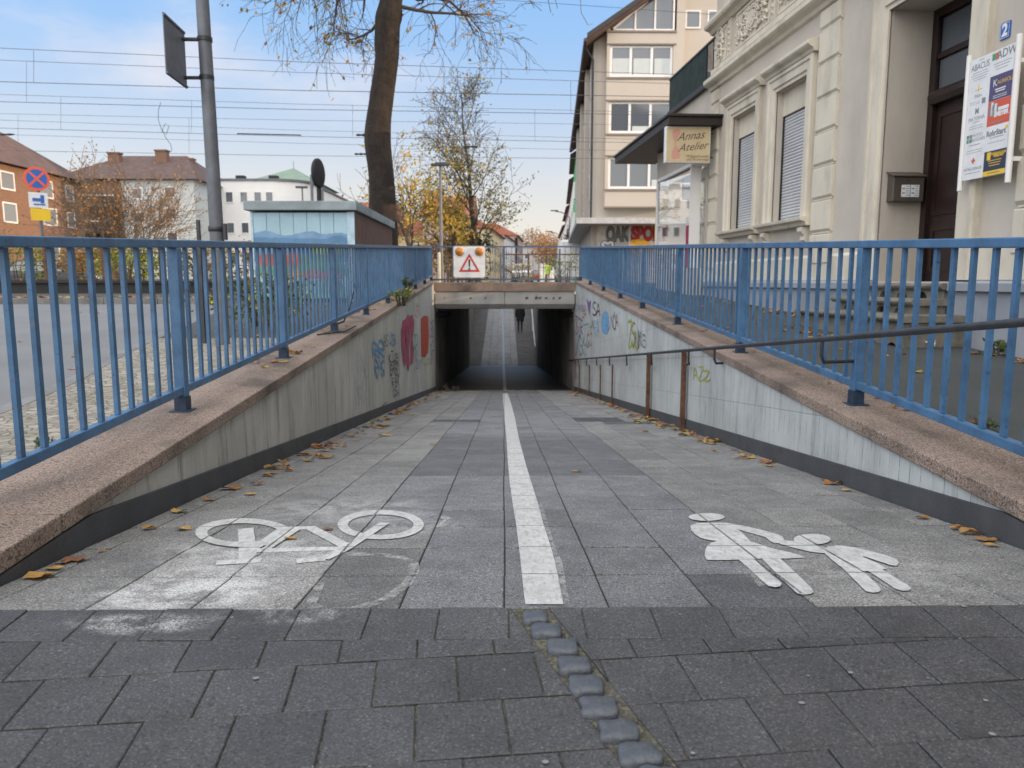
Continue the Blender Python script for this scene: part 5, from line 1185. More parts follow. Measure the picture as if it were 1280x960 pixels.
def house_box(name, label, x0, x1, y0, y1, z1, roofh, wm, rm, rects=(), ridge='x', over=.4, chim=(), side_rects=(), group=None, pane=m_pane, hip=0, mull=1, fr=.1):
    t = thing(name, label, 'building', ((x0+x1)/2, y0, .96), 0, group)
    m = MB(); m.box(x0, x1, y0, y1, .9, z1); part('wall', m, wm, t)
    m = MB(); o = over; a, b, c, d = x0-o, x1+o, y0-o, y1+o
    if ridge == 'x':
        yc = (c+d)/2; m.add([(a, c, z1), (b, c, z1), (b, d, z1), (a, d, z1), (a+hip, yc, z1+roofh), (b-hip, yc, z1+roofh)], [(0, 1, 5, 4), (2, 3, 4, 5), (1, 2, 5), (3, 0, 4), (0, 3, 2, 1)])
        if not hip:
            m2 = MB(); m2.add([(x0, y0+.1, z1+.01), (x0, y1-.1, z1+.01), (x0, yc, z1+roofh*.92), (x1, y0+.1, z1+.01), (x1, y1-.1, z1+.01), (x1, yc, z1+roofh*.92)], [(0, 2, 1), (3, 4, 5)])
    else:
        xc = (a+b)/2; m.add([(a, c, z1), (b, c, z1), (b, d, z1), (a, d, z1), (xc, c+hip, z1+roofh), (xc, d-hip, z1+roofh)], [(1, 2, 5, 4), (3, 0, 4, 5), (0, 1, 4), (2, 3, 5), (0, 3, 2, 1)])
        if not hip: m2 = MB(); m2.add([(x0, c-.01, z1+.01), (x1, c-.01, z1+.01), (xc, c-.01, z1+roofh*.93)], [(0, 1, 2)]); part('gable', m2, wm, t)
    r = part('roof', m, rm, t)
    for (cx, cy, cz, w, h) in chim:
        m = MB(); m.box(cx-w/2, cx+w/2, cy-.3, cy+.3, cz-1.5, cz+h); m.box(cx-w/2-.06, cx+w/2+.06, cy-.36, cy+.36, cz+h, cz+h+.12); part('chimney', m, m_brick, r)
    wins(t, rects, y0, pane=pane, mull=mull, fr=fr)
    if side_rects: wins(t, side_rects, x1, axis='x', pane=pane, fr=fr)
    return t
# brick house far left
bA = house_box('brick_house', 'red brown brick apartment house with brown roof, leftmost in view', -38, -24.6, 37.8, 46.0, 6.75, 2.5, m_brick, m_roof, [(-28.7, -27.7, 5.4, 6.3), (-28.7, -27.7, 3.0, 4.0)], hip=3, mull=2, over=.35,
    side_rects=[(38.6, 39.7, 5.5, 6.4), (38.6, 39.7, 3.9, 4.9), (41.6, 43.0, 5.45, 6.4), (41.9, 43.2, 4.0, 4.95), (44.2, 45.0, 5.5, 6.4), (44.2, 45.0, 4.0, 4.9), (41.9, 43.2, 2.2, 3.2)], pane=m_panelite, fr=.07)
# brown roofed row with balconies
rects = [(x, x+.85, z, z+1.0) for x in (-31.9, -30.4, -28.6, -27.2, -25.7, -24.5) for z in (3.6, 5.9, 7.5) if not (-30.7 < x < -29)]
bB = house_box('apartment_house', 'pale apartment house with brown hipped roof, balconies and three chimneys', -34, -23.6, 60, 71, 8.7, 2.6, m_pale, m_roof, [(-25.9, -25.0, 7.3, 8.2), (-25.9, -25.0, 5.7, 6.6), (-32.2, -31.4, 7.2, 8.0), (-28.4, -27.5, 7.2, 8.1), (-28.4, -27.5, 5.4, 6.3), (-31.6, -30.2, 5.5, 6.4), (-31.6, -30.2, 3.6, 4.5), (-25.9, -25, 3.9, 4.8)], hip=3.0, chim=[(-31.4, 64, 10.3, .9, .9), (-27.6, 64, 10.6, .9, .8), (-25.9, 65, 10.4, .9, .5)])
m = MB(); m.box(-34.02, -29.1, 59.96, 60.2, .9, 8.68); part('brick_front', m, m_brick, bB)
for z in (4.7, 6.6):
    m = MB(); m.box(-32.4, -29.2, 58.9, 59.99, z-.12, z); m.box(-32.4, -29.2, 58.9, 58.95, z, z+.75, mi=0); b_ = part('balcony', m, m_brown, bB); m = MB(); m.box(-32.4, -29.2, 58.85, 58.97, z+.751, z+.85); part('balcony_rail', m, m_frame, b_)
# white block with rounded end
wb = thing('white_block', 'long white flat roofed building with rows of small windows and rounded right end', 'building', (-21, 65, .96))
xs_ = [-26.6, -19.0]; m = MB(); P = [(-26.6, 65), (-19.0, 65)]
for k in range(1, 9): t = radians(-90+90*k/8*.95); P.append((-19.0+2.6*cos(t)*1.0, 67.6+2.6*sin(t)))
P += [(-16.3, 85), (-26.6, 85)]
m.prism(P, .9, 9.25); part('wall', m, m_whiteb, wb)
P2 = [(-26.65, 64.9), (-19.0, 64.9)]+[(-19.0+2.75*cos(radians(-90+90*k/8*.95)), 67.6+2.75*sin(radians(-90+90*k/8*.95))) for k in range(1, 9)]+[(-16.2, 85.1), (-26.65, 85.1)]
m = MB(); m.prism(P2, 9.251, 9.42); rf_ = part('roof', m, m_galv, wb)
for x in (-25.2, -22.8, -20.0):
    m = MB(); m.box(x, x+.7, 67, 67.7, 9.42, 9.95); part('chimney', m, m_dark, rf_)
wins(wb, [(x-.35, x+.35, z, z+.95) for x in (-25.5, -24.1, -22.7, -21.5, -20.35, -19.4) for z in (7.45, 4.95, 2.5)], 64.98, fr=.08)
bt = thing('copper_roof_tower', 'green copper pyramid roof rising behind the white block', 'building', (-21.5, 80, .96)); m = MB(); m.box(-25, -18, 76, 84, .9, 10.4); part('wall', m, m_pale, bt); m = MB(); m.add([(-25.3, 75.6, 10.41), (-17.6, 75.6, 10.41), (-17.6, 84.4, 10.41), (-25.3, 84.4, 10.41), (-21.3, 80, 12.4)], [(0, 1, 4), (1, 2, 4), (2, 3, 4), (3, 0, 4), (0, 3, 2, 1)]); part('roof', m, m_copper, bt)
m = MB(); m.tube([(-21.3, 80, 12.3), (-21.3, 80, 13.1)], .04, 6); part('finial', m, m_copper, bt)
# red roofed houses behind the big trunk
house_box('red_roofed_house', 'cream house with steep red tiled roof just right of the big trunk', -17.5, -12.0, 80, 92, 7.3, 2.3, m_yellowb, m_roofred, [(-12.9, -12.2, 3.4, 4.4), (-14.5, -13.6, 4.6, 5.6)])
house_box('red_roofed_house', 'lower cream house with red roof between trunk and yellow tree', -11.9, -8.2, 82, 90, 5.9, 1.8, m_yellowb, m_roofred, [(-9.6, -8.8, 4.0, 5.0), (-11.2, -10.5, 3.0, 4.0)])
house_box('red_roofed_house', 'pinkish gabled house with red roof behind the yellow tree', -8.1, -3.4, 78, 92, 7.6, 2.6, m_pink, m_roofred, [(-7, -6.2, 4, 5.2), (-5.3, -4.5, 4, 5.2)], ridge='x', chim=[(-6.8, 84, 9.6, .8, 1.1)])
# left side of the street beyond
def row_left(x0, x1, y0, y1, z1, wm, lab):
    t = thing('row_house', lab, 'building', ((x0+x1)/2, y0, .96)); m = MB()
    P = [(x0-9, y0), (x0, y0), (x1, y1), (x1-9, y1)]; m.prism(P, .9, z1); part('wall', m, wm, t)
    m = MB(); m.add([(x0-9.3, y0-.3, z1), (x0+.4, y0-.3, z1), (x1+.4, y1, z1), (x1-9.3, y1, z1), (x0-4.5, y0+1, z1+2.6), (x1-4.5, y1, z1+2.6)], [(0, 1, 4), (1, 2, 5, 4), (3, 0, 4, 5), (2, 3, 5), (0, 3, 2, 1)]); part('roof', m, m_roofred, t)
    nn = max(2, int((y1-y0)/3.5))
    for k in range(nn):
        for z in (2.3, 4.6, 6.9):
            if z+1.5 > z1: continue
            ya = y0+1+(y1-y0-1)*k/nn; xa = x0+(x1-x0)*(ya-y0)/(y1-y0); m = MB(); m.box(xa-.05, xa+.1, ya, ya+1.1, z, z+1.4); part('window', m, m_pane, t)
row_left(-1.85, .0, 97, 122, 7.6, m_yellowb, 'pale yellow street house left of the street, nearest of the row')  # warm yellow paint stands in for sunlight on this street front
row_left(.0, 2.4, 122.2, 150, 8.3, m_whiteb, 'off white street house beyond the yellow one')
row_left(2.5, 4.2, 151, 175, 9.9, m_pink, 'reddish street house at the far end of the left row')
t = house_box('grey_block', 'grey flat block closing the far end of the street', 1.5, 9, 190, 200, 9.5, .4, MAT('grey_render', (.35, .36, .37), .85), m_galv, [(2.5, 3.5, 6.5, 7.8), (5, 6, 6.5, 7.8)])
# right side of the street
def row_right(x0, x1, y0, y1, z1, wm, lab, rm=m_roof):
    t = thing('row_house', lab, 'building', ((x0+x1)/2, y0, .96)); m = MB()
    P = [(x0, y0), (x0+10, y0), (x1+10, y1), (x1, y1)]; m.prism(P, .9, z1); part('wall', m, wm, t)
    m = MB(); m.add([(x0-.5, y0-.02, z1), (x0+10, y0-.02, z1), (x1+10, y1, z1), (x1-.5, y1, z1), (x0+5, y0-.02, z1+3.5), (x1+5, y1, z1+3.5)], [(1, 0, 4), (1, 4, 5, 2), (3, 5, 4, 0), (2, 5, 3), (0, 1, 2, 3)]); part('roof', m, rm, t)
    nn = max(2, int((y1-y0)/3))
    for k in range(nn):
        for z in (3, 5.7, 8.4):
            if z+1.5 > z1: continue
            ya = y0+1+(y1-y0-1)*k/nn; xa = x0+(x1-x0)*(ya-y0)/(y1-y0); m = MB(); m.box(xa-.1, xa+.08, ya, ya+1.1, z, z+1.5); part('window', m, m_frame, t)
row_right(6.35, 7.3, 69.3, 82, 12.1, m_green, 'bright green rendered street house behind the tall block')
row_right(7.3, 9.1, 82.2, 108, 11.6, m_pale, 'pale grey street house next to the green one')
row_right(9.1, 10.6, 108.2, 135, 11.3, m_pink, 'pinkish street house with oriel far down the right side')
row_right(10.6, 12.5, 135.2, 175, 10.6, m_tallside, 'beige street house at the far right end of the street')

# ------------------------------------------------------------------ trees
def rot_about(v, ax, a): return Matrix.Rotation(a, 3, ax) @ v
def grow(R, mb, leaves, p, d, L, r, lvl, maxl, P, rmin=.006):
    n = 5 if lvl < 2 else 3; pts = [p]; rs = [r]; q = p; dd = d.copy(); end = r*P.get('taper', .45)
    for i in range(n):
        dd = (dd+Vector((R.gauss(0, 1), R.gauss(0, 1), R.gauss(0, 1)))*P['wig']+Vector((0, 0, P['trop'][min(lvl, len(P['trop'])-1)]))*.25).normalized()
        q = q+dd*(L/n); pts.append(q); rs.append(max(rmin, r+(end-r)*(i+1)/n))
    mb.tube(pts, rs, 8 if lvl == 0 else (6 if lvl == 1 else (4 if lvl == 2 else 3)), cap=False)
    if lvl >= maxl:
        for pt in pts[1:]: leaves.append((pt, dd))
        return
    nc = P['kids'][lvl]
    for k in range(nc):
        t = P['start'][min(lvl, len(P['start'])-1)]; t = t+(1-t)*(k+R.random())/nc; i = min(int(t*n), n-1); f = t*n-i; pp = pts[i].lerp(pts[i+1], f)
        loc = (pts[i+1]-pts[i]).normalized(); perp = loc.orthogonal().normalized(); perp = rot_about(perp, loc, R.uniform(0, 2*pi)+k*2.4)
        a = radians(R.uniform(*P['ang'])); nd = (loc*cos(a)+perp*sin(a)).normalized(); LL = L*R.uniform(*P['len'][min(lvl, len(P['len'])-1)])*(1-.35*t if lvl == 0 else 1)
        if P.get('shape') and lvl == 0: LL = P['shape'](t)*R.uniform(.85, 1.15)
        grow(R, mb, leaves, pp, nd, LL, max(rmin, (rs[i]+(rs[i+1]-rs[i])*f)*P['rk']), lvl+1, maxl, P, rmin)
def leaf_quads(R, leaves, prob, size, cols, per=1, spread=.1, cond=None):
    m = MB()
    for p, d in leaves:
        for _ in range(per):
            pr = prob(p) if callable(prob) else prob
            if R.random() > pr: continue
            q = p+Vector((R.gauss(0, spread), R.gauss(0, spread), R.gauss(0, spread)-.02)); s = size*R.uniform(.6, 1.3)
            a = Vector((R.gauss(0, 1), R.gauss(0, 1), R.gauss(0, 1))).normalized(); b = a.orthogonal().normalized(); c = R.choice(cols); k = R.uniform(.75, 1.2)
            m.add([q-a*s*.5, q+b*s*.35, q+a*s*.5, q-b*s*.35], [(0, 1, 2, 3)], tuple(x*k for x in c))
    return m
YEL = [(.42, .29, .03), (.34, .24, .03), (.22, .20, .04), (.45, .26, .05)]
OLV = [(.26, .22, .05), (.18, .17, .05), (.38, .28, .05), (.14, .12, .04)]
def tree(label, base, seed, P, maxl, r, L, leafprob, lsize, cols, per=1, spread=.1, twig=m_twig, rmin=.006, bark=m_bark, group=None, d0=(0, 0, 1), name='tree'):
    R = random.Random(seed); t = thing(name, label, 'tree', base, 0, group); mb = MB(); lv = []
    grow(R, mb, lv, Vector(base)-Vector((0, 0, .1)), Vector(d0).normalized(), L, r, 0, maxl, P, rmin)
    part('branches', mb, twig, t)
    m = leaf_quads(R, lv, leafprob, lsize, cols, per, spread)
    if m.f: part('crown', m, m_leaf, t)
    return t
# tall tree over the tracks with an upright leader
P1 = dict(wig=.06, trop=[.12, .42, .20, .0], kids=[30, 8, 5, 3], start=[.14, .15, .15], ang=(34, 58), len=[(.3, .4), (.34, .52), (.4, .65)], rk=.38, taper=.10, shape=lambda t: 3.3 if t < .25 else (3.4-2.3*((t-.25)/.75)**1.7))
tree('tall sparse tree with olive yellow leaves behind the warning sign', (-1.4, 42, .96), 11, P1, 3, .17, 10.2, lambda p: .62 if p.z < 6 else (.45 if p.z < 8.4 else .12), .16, OLV+YEL[:2], 2, .14, rmin=.0095)
P2 = dict(wig=.12, trop=[.1, .16, .05, 0], kids=[7, 6, 5, 3], start=[.25, .2, .2], ang=(28, 62), len=[(.7, 1.0), (.5, .75), (.4, .65)], rk=.6, taper=.4)
tree('small yellow leaved tree with crooked trunk beside the street lamp', (-4.1, 39, .96), 5, P2, 3, .16, 4.2, lambda p: .85 if (-5.0 < p.x < -2.4) else .12, .19, YEL, 3, .18, rmin=.010)
tree('low golden bush like tree right of the yellow tree', (-2.7, 40.5, .96), 9, P2, 3, .12, 2.9, .9, .18, YEL, 4, .2, rmin=.010)
P3 = dict(wig=.07, trop=[.12, .2, .2, .1], kids=[5, 6, 5, 4], start=[.05, .2, .2], ang=(20, 50), len=[(.8, 1.1), (.5, .7), (.4, .6)], rk=.55, taper=.35)
R5 = random.Random(21); t5 = thing('tree', 'wide bare multi stemmed tree in front of the brick house', 'tree', (-15.6, 32, .9)); mb5 = MB(); lv5 = []
for k in range(8):
    a = k*.785; grow(R5, mb5, lv5, Vector((-15.6+.2*cos(a), 32+.2*sin(a), .9)), Vector((cos(a)*.55, sin(a)*.5, 1)).normalized(), 2.7, .06, 0, 3, P3, .0075)
part('branches', mb5, m_twig_light, t5); part('crown', leaf_quads(R5, lv5, .7, .10, [(.28, .14, .06), (.22, .14, .06), (.33, .17, .05)], 1, .10), m_leaf, t5)
# the big trunk in front
bt = thing('tree', 'big dark trunked tree with drooping bare twigs and a few yellow leaves', 'tree', (-3.15, 20, .92)); m = MB()
tk = [(482, 330, .44), (479, 275, .385), (477, 225, .365), (472, 175, .375), (476, 130, .345), (483, 75, .33), (484, 35, .345), (486, 20, .37), (489, 0, .31), (494, -40, .28)]
pts = [at(x, y, 20) for x, y, _ in tk]; pts = [Vector((pts[0].x, 20, .85))]+pts[1:]; rs = [w*.9 for *_, w in tk]
top = pts[-1]; pts += [top+Vector((.15, .2, 1.4)), top+Vector((.1, .3, 3.2)), top+Vector((.3, .2, 5.5))]; rs += [.30, .22, .12]
n = 72; vs = []
fine = []; frs = []
for i in range(len(pts)-1):
    P_ = [pts[max(i-1, 0)], pts[i], pts[i+1], pts[min(i+2, len(pts)-1)]]; Q_ = [rs[max(i-1, 0)], rs[i], rs[i+1], rs[min(i+2, len(rs)-1)]]
    for k in range(16):
        t = k/16; cr = lambda a, b, c, d: (b*2+(c-a)*t+(a*2-b*5+c*4-d)*(t*t)+(b*3-a-c*3+d)*(t**3))*.5
        fine.append(cr(*P_)); frs.append(cr(*Q_))
for i, (p, r) in enumerate(zip(fine, frs)):
    for j in range(n):
        t = 2*pi*j/n; rr = r*(1+.08*noise.noise(Vector((cos(t)*2, sin(t)*2, p.z*.9)))-.09*abs(noise.noise(Vector((cos(t)*9, sin(t)*9, p.z*1.6))))-.04*abs(noise.noise(Vector((cos(t)*20, sin(t)*20, p.z*4))))); vs.append(p+Vector((cos(t)*rr, sin(t)*rr, 0)))
m.add(vs, [(i*n+j, i*n+(j+1) % n, (i+1)*n+(j+1) % n, (i+1)*n+j) for i in range(len(fine)-1) for j in range(n)], smooth=True); part('trunk', m, m_bark, bt)
R6 = random.Random(31); m = MB(); lv6 = []
PD = dict(wig=.26, trop=[-.12, -.25, -.38, -.42], kids=[8, 5, 3, 3], start=[.2, .1, .1], ang=(25, 60), len=[(.5, .75), (.5, .8), (.5, .8)], rk=.5, taper=.3)
limbs = [((500, 8), (1, -.3, .02), 2.2, .05), ((500, -14), (1, .5, .12), 2.5, .06), ((486, 24), (-1, .1, -.30), 1.5, .05), ((486, -5), (-1, .35, .12), 2.9, .07), ((486, -10), (-1, -.3, .05), 2.4, .06), ((485, 0), (-1, -.2, .45), 3.8, .10), ((492, -30), (-.9, .5, .7), 4.2, .11), ((498, 0), (1, -.1, .30), 2.4, .06), ((500, -30), (1, .3, .55), 2.8, .09), ((498, -40), (.6, -.7, .6), 3.4, .10), ((490, -40), (-.6, -.8, .5), 3.4, .1), ((490, -60), (-.3, .9, .6), 3.6, .1)]
for (px, d, L, r) in limbs: grow(R6, m, lv6, at(px[0], px[1], 20), Vector(d).normalized(), L, r, 0, 3, PD, .0045)
for k in range(9):
    a = k*2.4; grow(R6, m, lv6, top+Vector((.1, .2, .8+k*.55)), Vector((cos(a), sin(a), .6)).normalized(), 4.0-k*.2, .1, 0, 2, PD, .009)
part('branches', m, m_twig, bt)
part('crown', leaf_quads(R6, lv6, lambda p: .26 if (p.z > 7.0) else .05, .12, YEL+[(.30, .14, .05)], 1, .06), m_leaf, bt)

# ------------------------------------------------------------------ shrubs and hedges
def shrub(label, c, rx, ry, h, n, size, cols, seed, stems=6, group=None, name='shrub', stemmat=m_twig):
    R = random.Random(seed); t = thing(name, label, 'shrub', c, 0, group); m = MB(); st_ = MB(); c = Vector(c); tips = []
    for k in range(stems):
        a = R.uniform(0, 2*pi); e = c+Vector((cos(a)*rx*R.uniform(.3, .9), sin(a)*ry*R.uniform(.3, .9), h*R.uniform(.6, 1))); st_.tube([c+Vector((cos(a)*rx*.25, sin(a)*ry*.25, -.03)), c.lerp(e, .5)+Vector((0, 0, .08*h)), e], [.014, .01, .005], 5); tips.append(e)
    part('stems', st_, stemmat, t)
    cl = [c+Vector((R.uniform(-rx, rx)*.8, R.uniform(-ry, ry)*.8, h*R.uniform(.25, .9))) for _ in range(max(4, n//40))]+tips
    for k in range(n):
        q = R.choice(cl)+Vector((R.gauss(0, rx*.16), R.gauss(0, ry*.16), R.gauss(0, h*.10)))
        if q.z < c.z+.01: q.z = c.z+.02
        s = size*R.uniform(.6, 1.3); a = Vector((R.gauss(0, 1), R.gauss(0, 1), R.gauss(0, .7))).normalized(); b = a.orthogonal().normalized(); kk = R.uniform(.7, 1.25); cc = R.choice(cols)
        m.add([q-a*s*.5, q+b*s*.38, q+a*s*.5, q-b*s*.38], [(0, 1, 2, 3)], tuple(x*kk for x in cc))
    part('leaves', m, m_leaf, t); return t
ORG = [(.32, .17, .05), (.26, .13, .04), (.20, .14, .05), (.38, .25, .06)]; GRN = [(.06, .10, .03), (.09, .13, .035), (.05, .08, .03)]; YG = [(.22, .24, .04), (.12, .16, .03), (.40, .34, .04)]
shl = ['orange brown shrub at the far left end of the trackside hedge', 'rusty shrub second from the left in the trackside hedge', 'brown and orange shrub in front of the parked dark car', 'dark green shrub between orange ones in the trackside hedge', 'yellow green shrub standing in the middle of the trackside hedge', 'tawny shrub left of the tall pole behind the fence', 'golden shrub behind the tall grey pole', 'mixed green shrub near the painted kiosk', 'orange shrub touching the left end of the painted kiosk']
for k, lab in enumerate(shl):
    x = -17.6+k*1.5; cols = [ORG, ORG, ORG, GRN, YG, ORG, YG, GRN+ORG, ORG][k]; shrub(lab, (x, 18.0+(k % 3)*.35, .83), .95, .6, [1.0, .95, .75, 1.05, 1.1, 1.0, .95, 1.05, 1.0][k], 900, .075, cols, 50+k, 9)
shrub('dense dark bush bed with yellow flowers behind the left railing', (-2.95, 9.6, zg(9.6)), .62, 1.2, .62, 1500, .05, GRN+[(.05, .08, .03)]*3+[(.14, .09, .04)], 71, 14)
R = random.Random(72); m = MB()
for k in range(90):
    q = Vector((-2.95+R.uniform(-.62, .62), 9.4+R.uniform(-1.1, 1.1), zg(9.6)+R.uniform(.15, .68)))
    for j in range(3):
        a = Vector((R.gauss(0, 1), R.gauss(0, 1), R.gauss(0, 1))).normalized()*.022; b = a.orthogonal().normalized()*.02; m.add([q-a, q+b, q+a, q-b], [(0, 1, 2, 3)], (.55, .50, .05))
solo('blossom', m, m_leaf, 'scattered yellow blossoms of the bush bed', 'flowers', (-2.95, 9.4, .9), kind='stuff')
for k, (x, y, h, lab, cols) in enumerate([(-1.2, 22.3, .75, 'dry golden weeds just behind the warning sign', ORG+YG), (.5, 22.3, .55, 'dry weeds behind the middle of the lintel railing', ORG+YG), (1.75, 22.6, .8, 'leafy yellow green weed behind the right end of the lintel railing', YG+GRN), (-2.6, 22.2, .7, 'brown weeds behind the left end of the lintel railing', ORG), (2.9, 23, .6, 'low orange weeds right of the lintel railing', ORG+GRN)]):
    shrub(lab, (x, y, .95), .7, .3, h, 420, .06, cols, 80+k, 9)
shrub('dark green clipped bush at the foot of the tall sparse tree', (-1.6, 43.5, .96), .9, .6, 2.7, 1500, .16, [(.02, .035, .015), (.03, .05, .02)], 90, 8)
shrub('round russet bush under the yellow tree', (-3.0, 44, .96), 1.6, .7, 2.3, 1500, .16, [(.30, .10, .05), (.24, .12, .05)], 91, 8)
# weed growing on the left coping
def plant(label, c, h, seed, n=60, size=.045, cols=GRN): return shrub(label, c, .10, .10, h, n, size, cols, seed, 5, name='weed')
pw = on_slope(498, 380, .04, .0472)
plant('green weed sprouting from the left coping near the tunnel mouth', (-1.70, 13.6, zc(13.6)), .42, 61, 110, .05); shrub('straggly yellowing weed spilling over the left coping edge', (-1.68, 12.6, zc(12.6)), .22, .5, .22, 200, .045, GRN+YG, 62, 12, name='weed')
plant('small green weed at the house plinth near the right edge', (4.55, 7.0, zg(7.0)), .13, 63, 60, .06); plant('tiny weed in the footway below the stone steps', (4.3, 8.6, zg(8.6)), .08, 64, 30, .04)
plant('tuft of weed beside the left railing foot', (-2.2, 3.7, zg(3.7)), .07, 65, 40, .03); plant('tuft of weed behind the right coping', (2.62, 4.1, zg(4.1)), .07, 66, 40, .03)
m = MB(); p = [(-2.03, 9.0, zc(9)+.02), (-1.92, 9.2, zc(9.2)+.05), (-1.90, 9.6, zc(9.6)+.25), (-1.93, 10.1, zc(10)+.55)]; m.tube(p, [.012, .011, .009, .005], 6); m.tube([(-2.0, 8.2, zc(8.2)+.01), (-1.75, 8.4, zc(8.4)+.02), (-1.72, 8.9, zc(8.9)+.03)], .008, 6)
solo('twig', m, m_dark, 'dark bare twig leaning through the left railing', 'twig', (-1.95, 9, zc(9)))

# ------------------------------------------------------------------ fallen leaves
def leaf_mesh(R, c, s, col, zfun, mb):
    n = 14; a0 = R.uniform(0, 2*pi); curl = R.uniform(.15, .55); vs = [(c[0], c[1], zfun(c[0], c[1])+.008)]
    for k in range(n):
        t = 2*pi*k/n; r = s*(.62+.38*abs(cos(2.5*t)))*(1.25 if k == 0 else 1)*R.uniform(.85, 1.1); x = c[0]+r*cos(t+a0); y = c[1]+r*.75*sin(t+a0)
        vs.append((x, y, zfun(x, y)+.007+curl*s*(abs(cos(t))**2)*R.uniform(.5, 1.1)))
    for k in range(n): kk = R.uniform(.75, 1.2); mb.add([vs[0], vs[1+k], vs[1+(k+1) % n]], [(0, 1, 2)], tuple(q*kk for q in col))
LC = [(.38, .21, .05), (.30, .14, .045), (.42, .26, .07), (.20, .085, .035), (.34, .19, .06)]
R = random.Random(99)
leafpos = [(50, 722, 'ochre leaf lowest at the left wall beside the paver edge', .055, 0), (68, 712, 'small ochre leaf overlapping the lowest leaf at the left wall', .035, 2), (95, 701, 'curled brown leaf by the left skirting', .05, 3), (78, 705, 'dark brown leaf tucked against the left skirting', .03, 3), (187, 662, 'brown yellow leaf left of the bicycle rear wheel', .036, 0), (229, 663, 'yellow leaf close to the bicycle rear wheel', .040, 2), (224, 641, 'golden leaf above the bicycle rear wheel', .045, 2), (262, 626, 'rust leaf by the left wall above the golden one', .04, 1), (288, 612, 'large rust brown leaf at the left wall', .07, 1), (313, 619, 'yellow leaf in front of the large rust leaf', .04, 2), (322, 606, 'thin brown leaf behind the large rust leaf', .04, 3), (127, 690, 'tiny orange leaf near the left skirting', .018, 1),
 (363, 674, 'small yellow leaf on the bicycle frame marking', .030, 0), (410, 663, 'dark brown leaf beside the bicycle seat line', .028, 3), (721, 590, 'single tan leaf in the middle of the dark slabs', .035, 4), (1046, 606, 'rust leaf at the right wall above the child marking', .06, 1), (1058, 614, 'green yellow leaf beside the rust leaf at the right wall', .035, 2), (1153, 649, 'orange leaf alone right of the child marking', .035, 1), (1198, 662, 'dark orange leaf leftmost of the heap at the right edge', .04, 1), (1214, 668, 'large tan leaf in the heap at the right edge', .05, 4), (1232, 676, 'curled orange leaf in front of the right edge heap', .05, 1), (1240, 683, 'small ochre leaf nearest in the right edge heap', .03, 0), (885, 555, 'orange leaf by the right skirting past the second post', .045, 1), (930, 571, 'two toned leaf halfway along the right skirting', .05, 2), (965, 577, 'small brown leaf on the light slabs near the right wall', .025, 3), (380, 569, 'brown leaf clump piece at the left wall', .075, 1), (398, 571, 'flat yellow leaf beside the left wall clump', .05, 0), (480, 545, 'pale yellow leaf on the left light slabs', .08, 2), (478, 533, 'tan leaf further down the left light slabs', .07, 0), (541, 556, 'small tan leaf at the edge of the dark slabs', .04, 4), (845, 533, 'rust leaf at the foot of the first rusty post', .08, 1), (830, 526, 'big curled pale leaf at the foot of the rusty posts', .10, 4)]
for (px, py, lab, s, ci) in leafpos:
    p = on_ramp(px, py); m = MB(); x = min(max(p.x, XL(p.y)+s*.9), XR(p.y)-s*.9); leaf_mesh(R, (x, p.y), s, LC[ci], lambda a, b: zr(b), m)
    if s > .055: leaf_mesh(R, (x+s*.8 if x < 0 else x-s*.8, p.y+.03), s*.7, LC[(ci+1) % 5], lambda a, b: zr(b), m) if False else None
    solo('fallen_leaf', m, m_dry, lab, 'leaf', (x, p.y, zr(p.y)), 'fallen autumn leaves on the ramp')
def litter(name, label, pts, zf_, smin, smax, loc, seed):
    R = random.Random(seed); m = MB()
    for (x, y) in pts:
        if R.random() < .3: x, y = pts[R.randrange(len(pts))]; x += R.gauss(0, .03); y += R.gauss(0, .08)
        leaf_mesh(R, (x, y), smin+(smax*1.25-smin)*R.random()**1.8, tuple(q*R.uniform(.7, 1.2) for q in R.choice(LC)), zf_, m)
    solo(name, m, m_dry, label, 'leaf litter', loc, kind='stuff')
litter('leaf_litter', 'drift of small leaves along the left wall down the ramp', [((XL(y)+abs(R.gauss(.05, .16))+.05), y) for y in [R.uniform(4.6, 20) for _ in range(170)]], lambda x, y: zr(y), .025, .055, (-1.6, 12, -1), 1)
litter('leaf_litter', 'drift of small leaves along the right wall down the ramp', [((XR(y)-abs(R.gauss(.04, .12))-.05), y) for y in [R.uniform(5.2, 20) for _ in range(190)]], lambda x, y: zr(y), .025, .06, (1.8, 12, -1), 2)
litter('leaf_litter', 'leaves scattered on the left coping under the railing', [(XL(y)-.12-R.random()*.38, y) for y in [R.uniform(6, 20.5)**1 for _ in range(110)]], lambda x, y: zc(y), .025, .05, (-2, 12, .6), 3)
litter('leaf_litter', 'leaves scattered on the right coping under the railing', [(XR(y)+.22+R.random()*.3, y) for y in [R.uniform(2.6, 20.5) for _ in range(60)]], lambda x, y: zc(y), .02, .04, (2.3, 12, .6), 4)
def fx(u, p): return (p*cos(FA)-u*sin(FA), p*sin(FA)+u*cos(FA))
litter('leaf_litter', 'brown leaves gathered at the foot of the house plinth', [fx(R.uniform(5.8, 15), 5.02-abs(R.gauss(0, .12))) for _ in range(130)]+[fx(R.uniform(7.2, 9.4), 4.2-abs(R.gauss(0, .14))) for _ in range(25)], lambda x, y: zg(y), .03, .055, (5, 8, .4), 5)
litter('leaf_litter', 'single leaves strewn over the right footway', [(R.uniform(2.6, 4.8), R.uniform(4, 16)) for _ in range(70)], lambda x, y: zg(y), .025, .045, (3.6, 8, .4), 6)
litter('leaf_litter', 'orange leaf litter along the far kerb of the road', [(R.uniform(-24, -5.6), 14.75+abs(R.gauss(0, .35))) for _ in range(900)], lambda x, y: .68 if y < 15.4 else .69, .05, .10, (-12, 15, .68), 7)
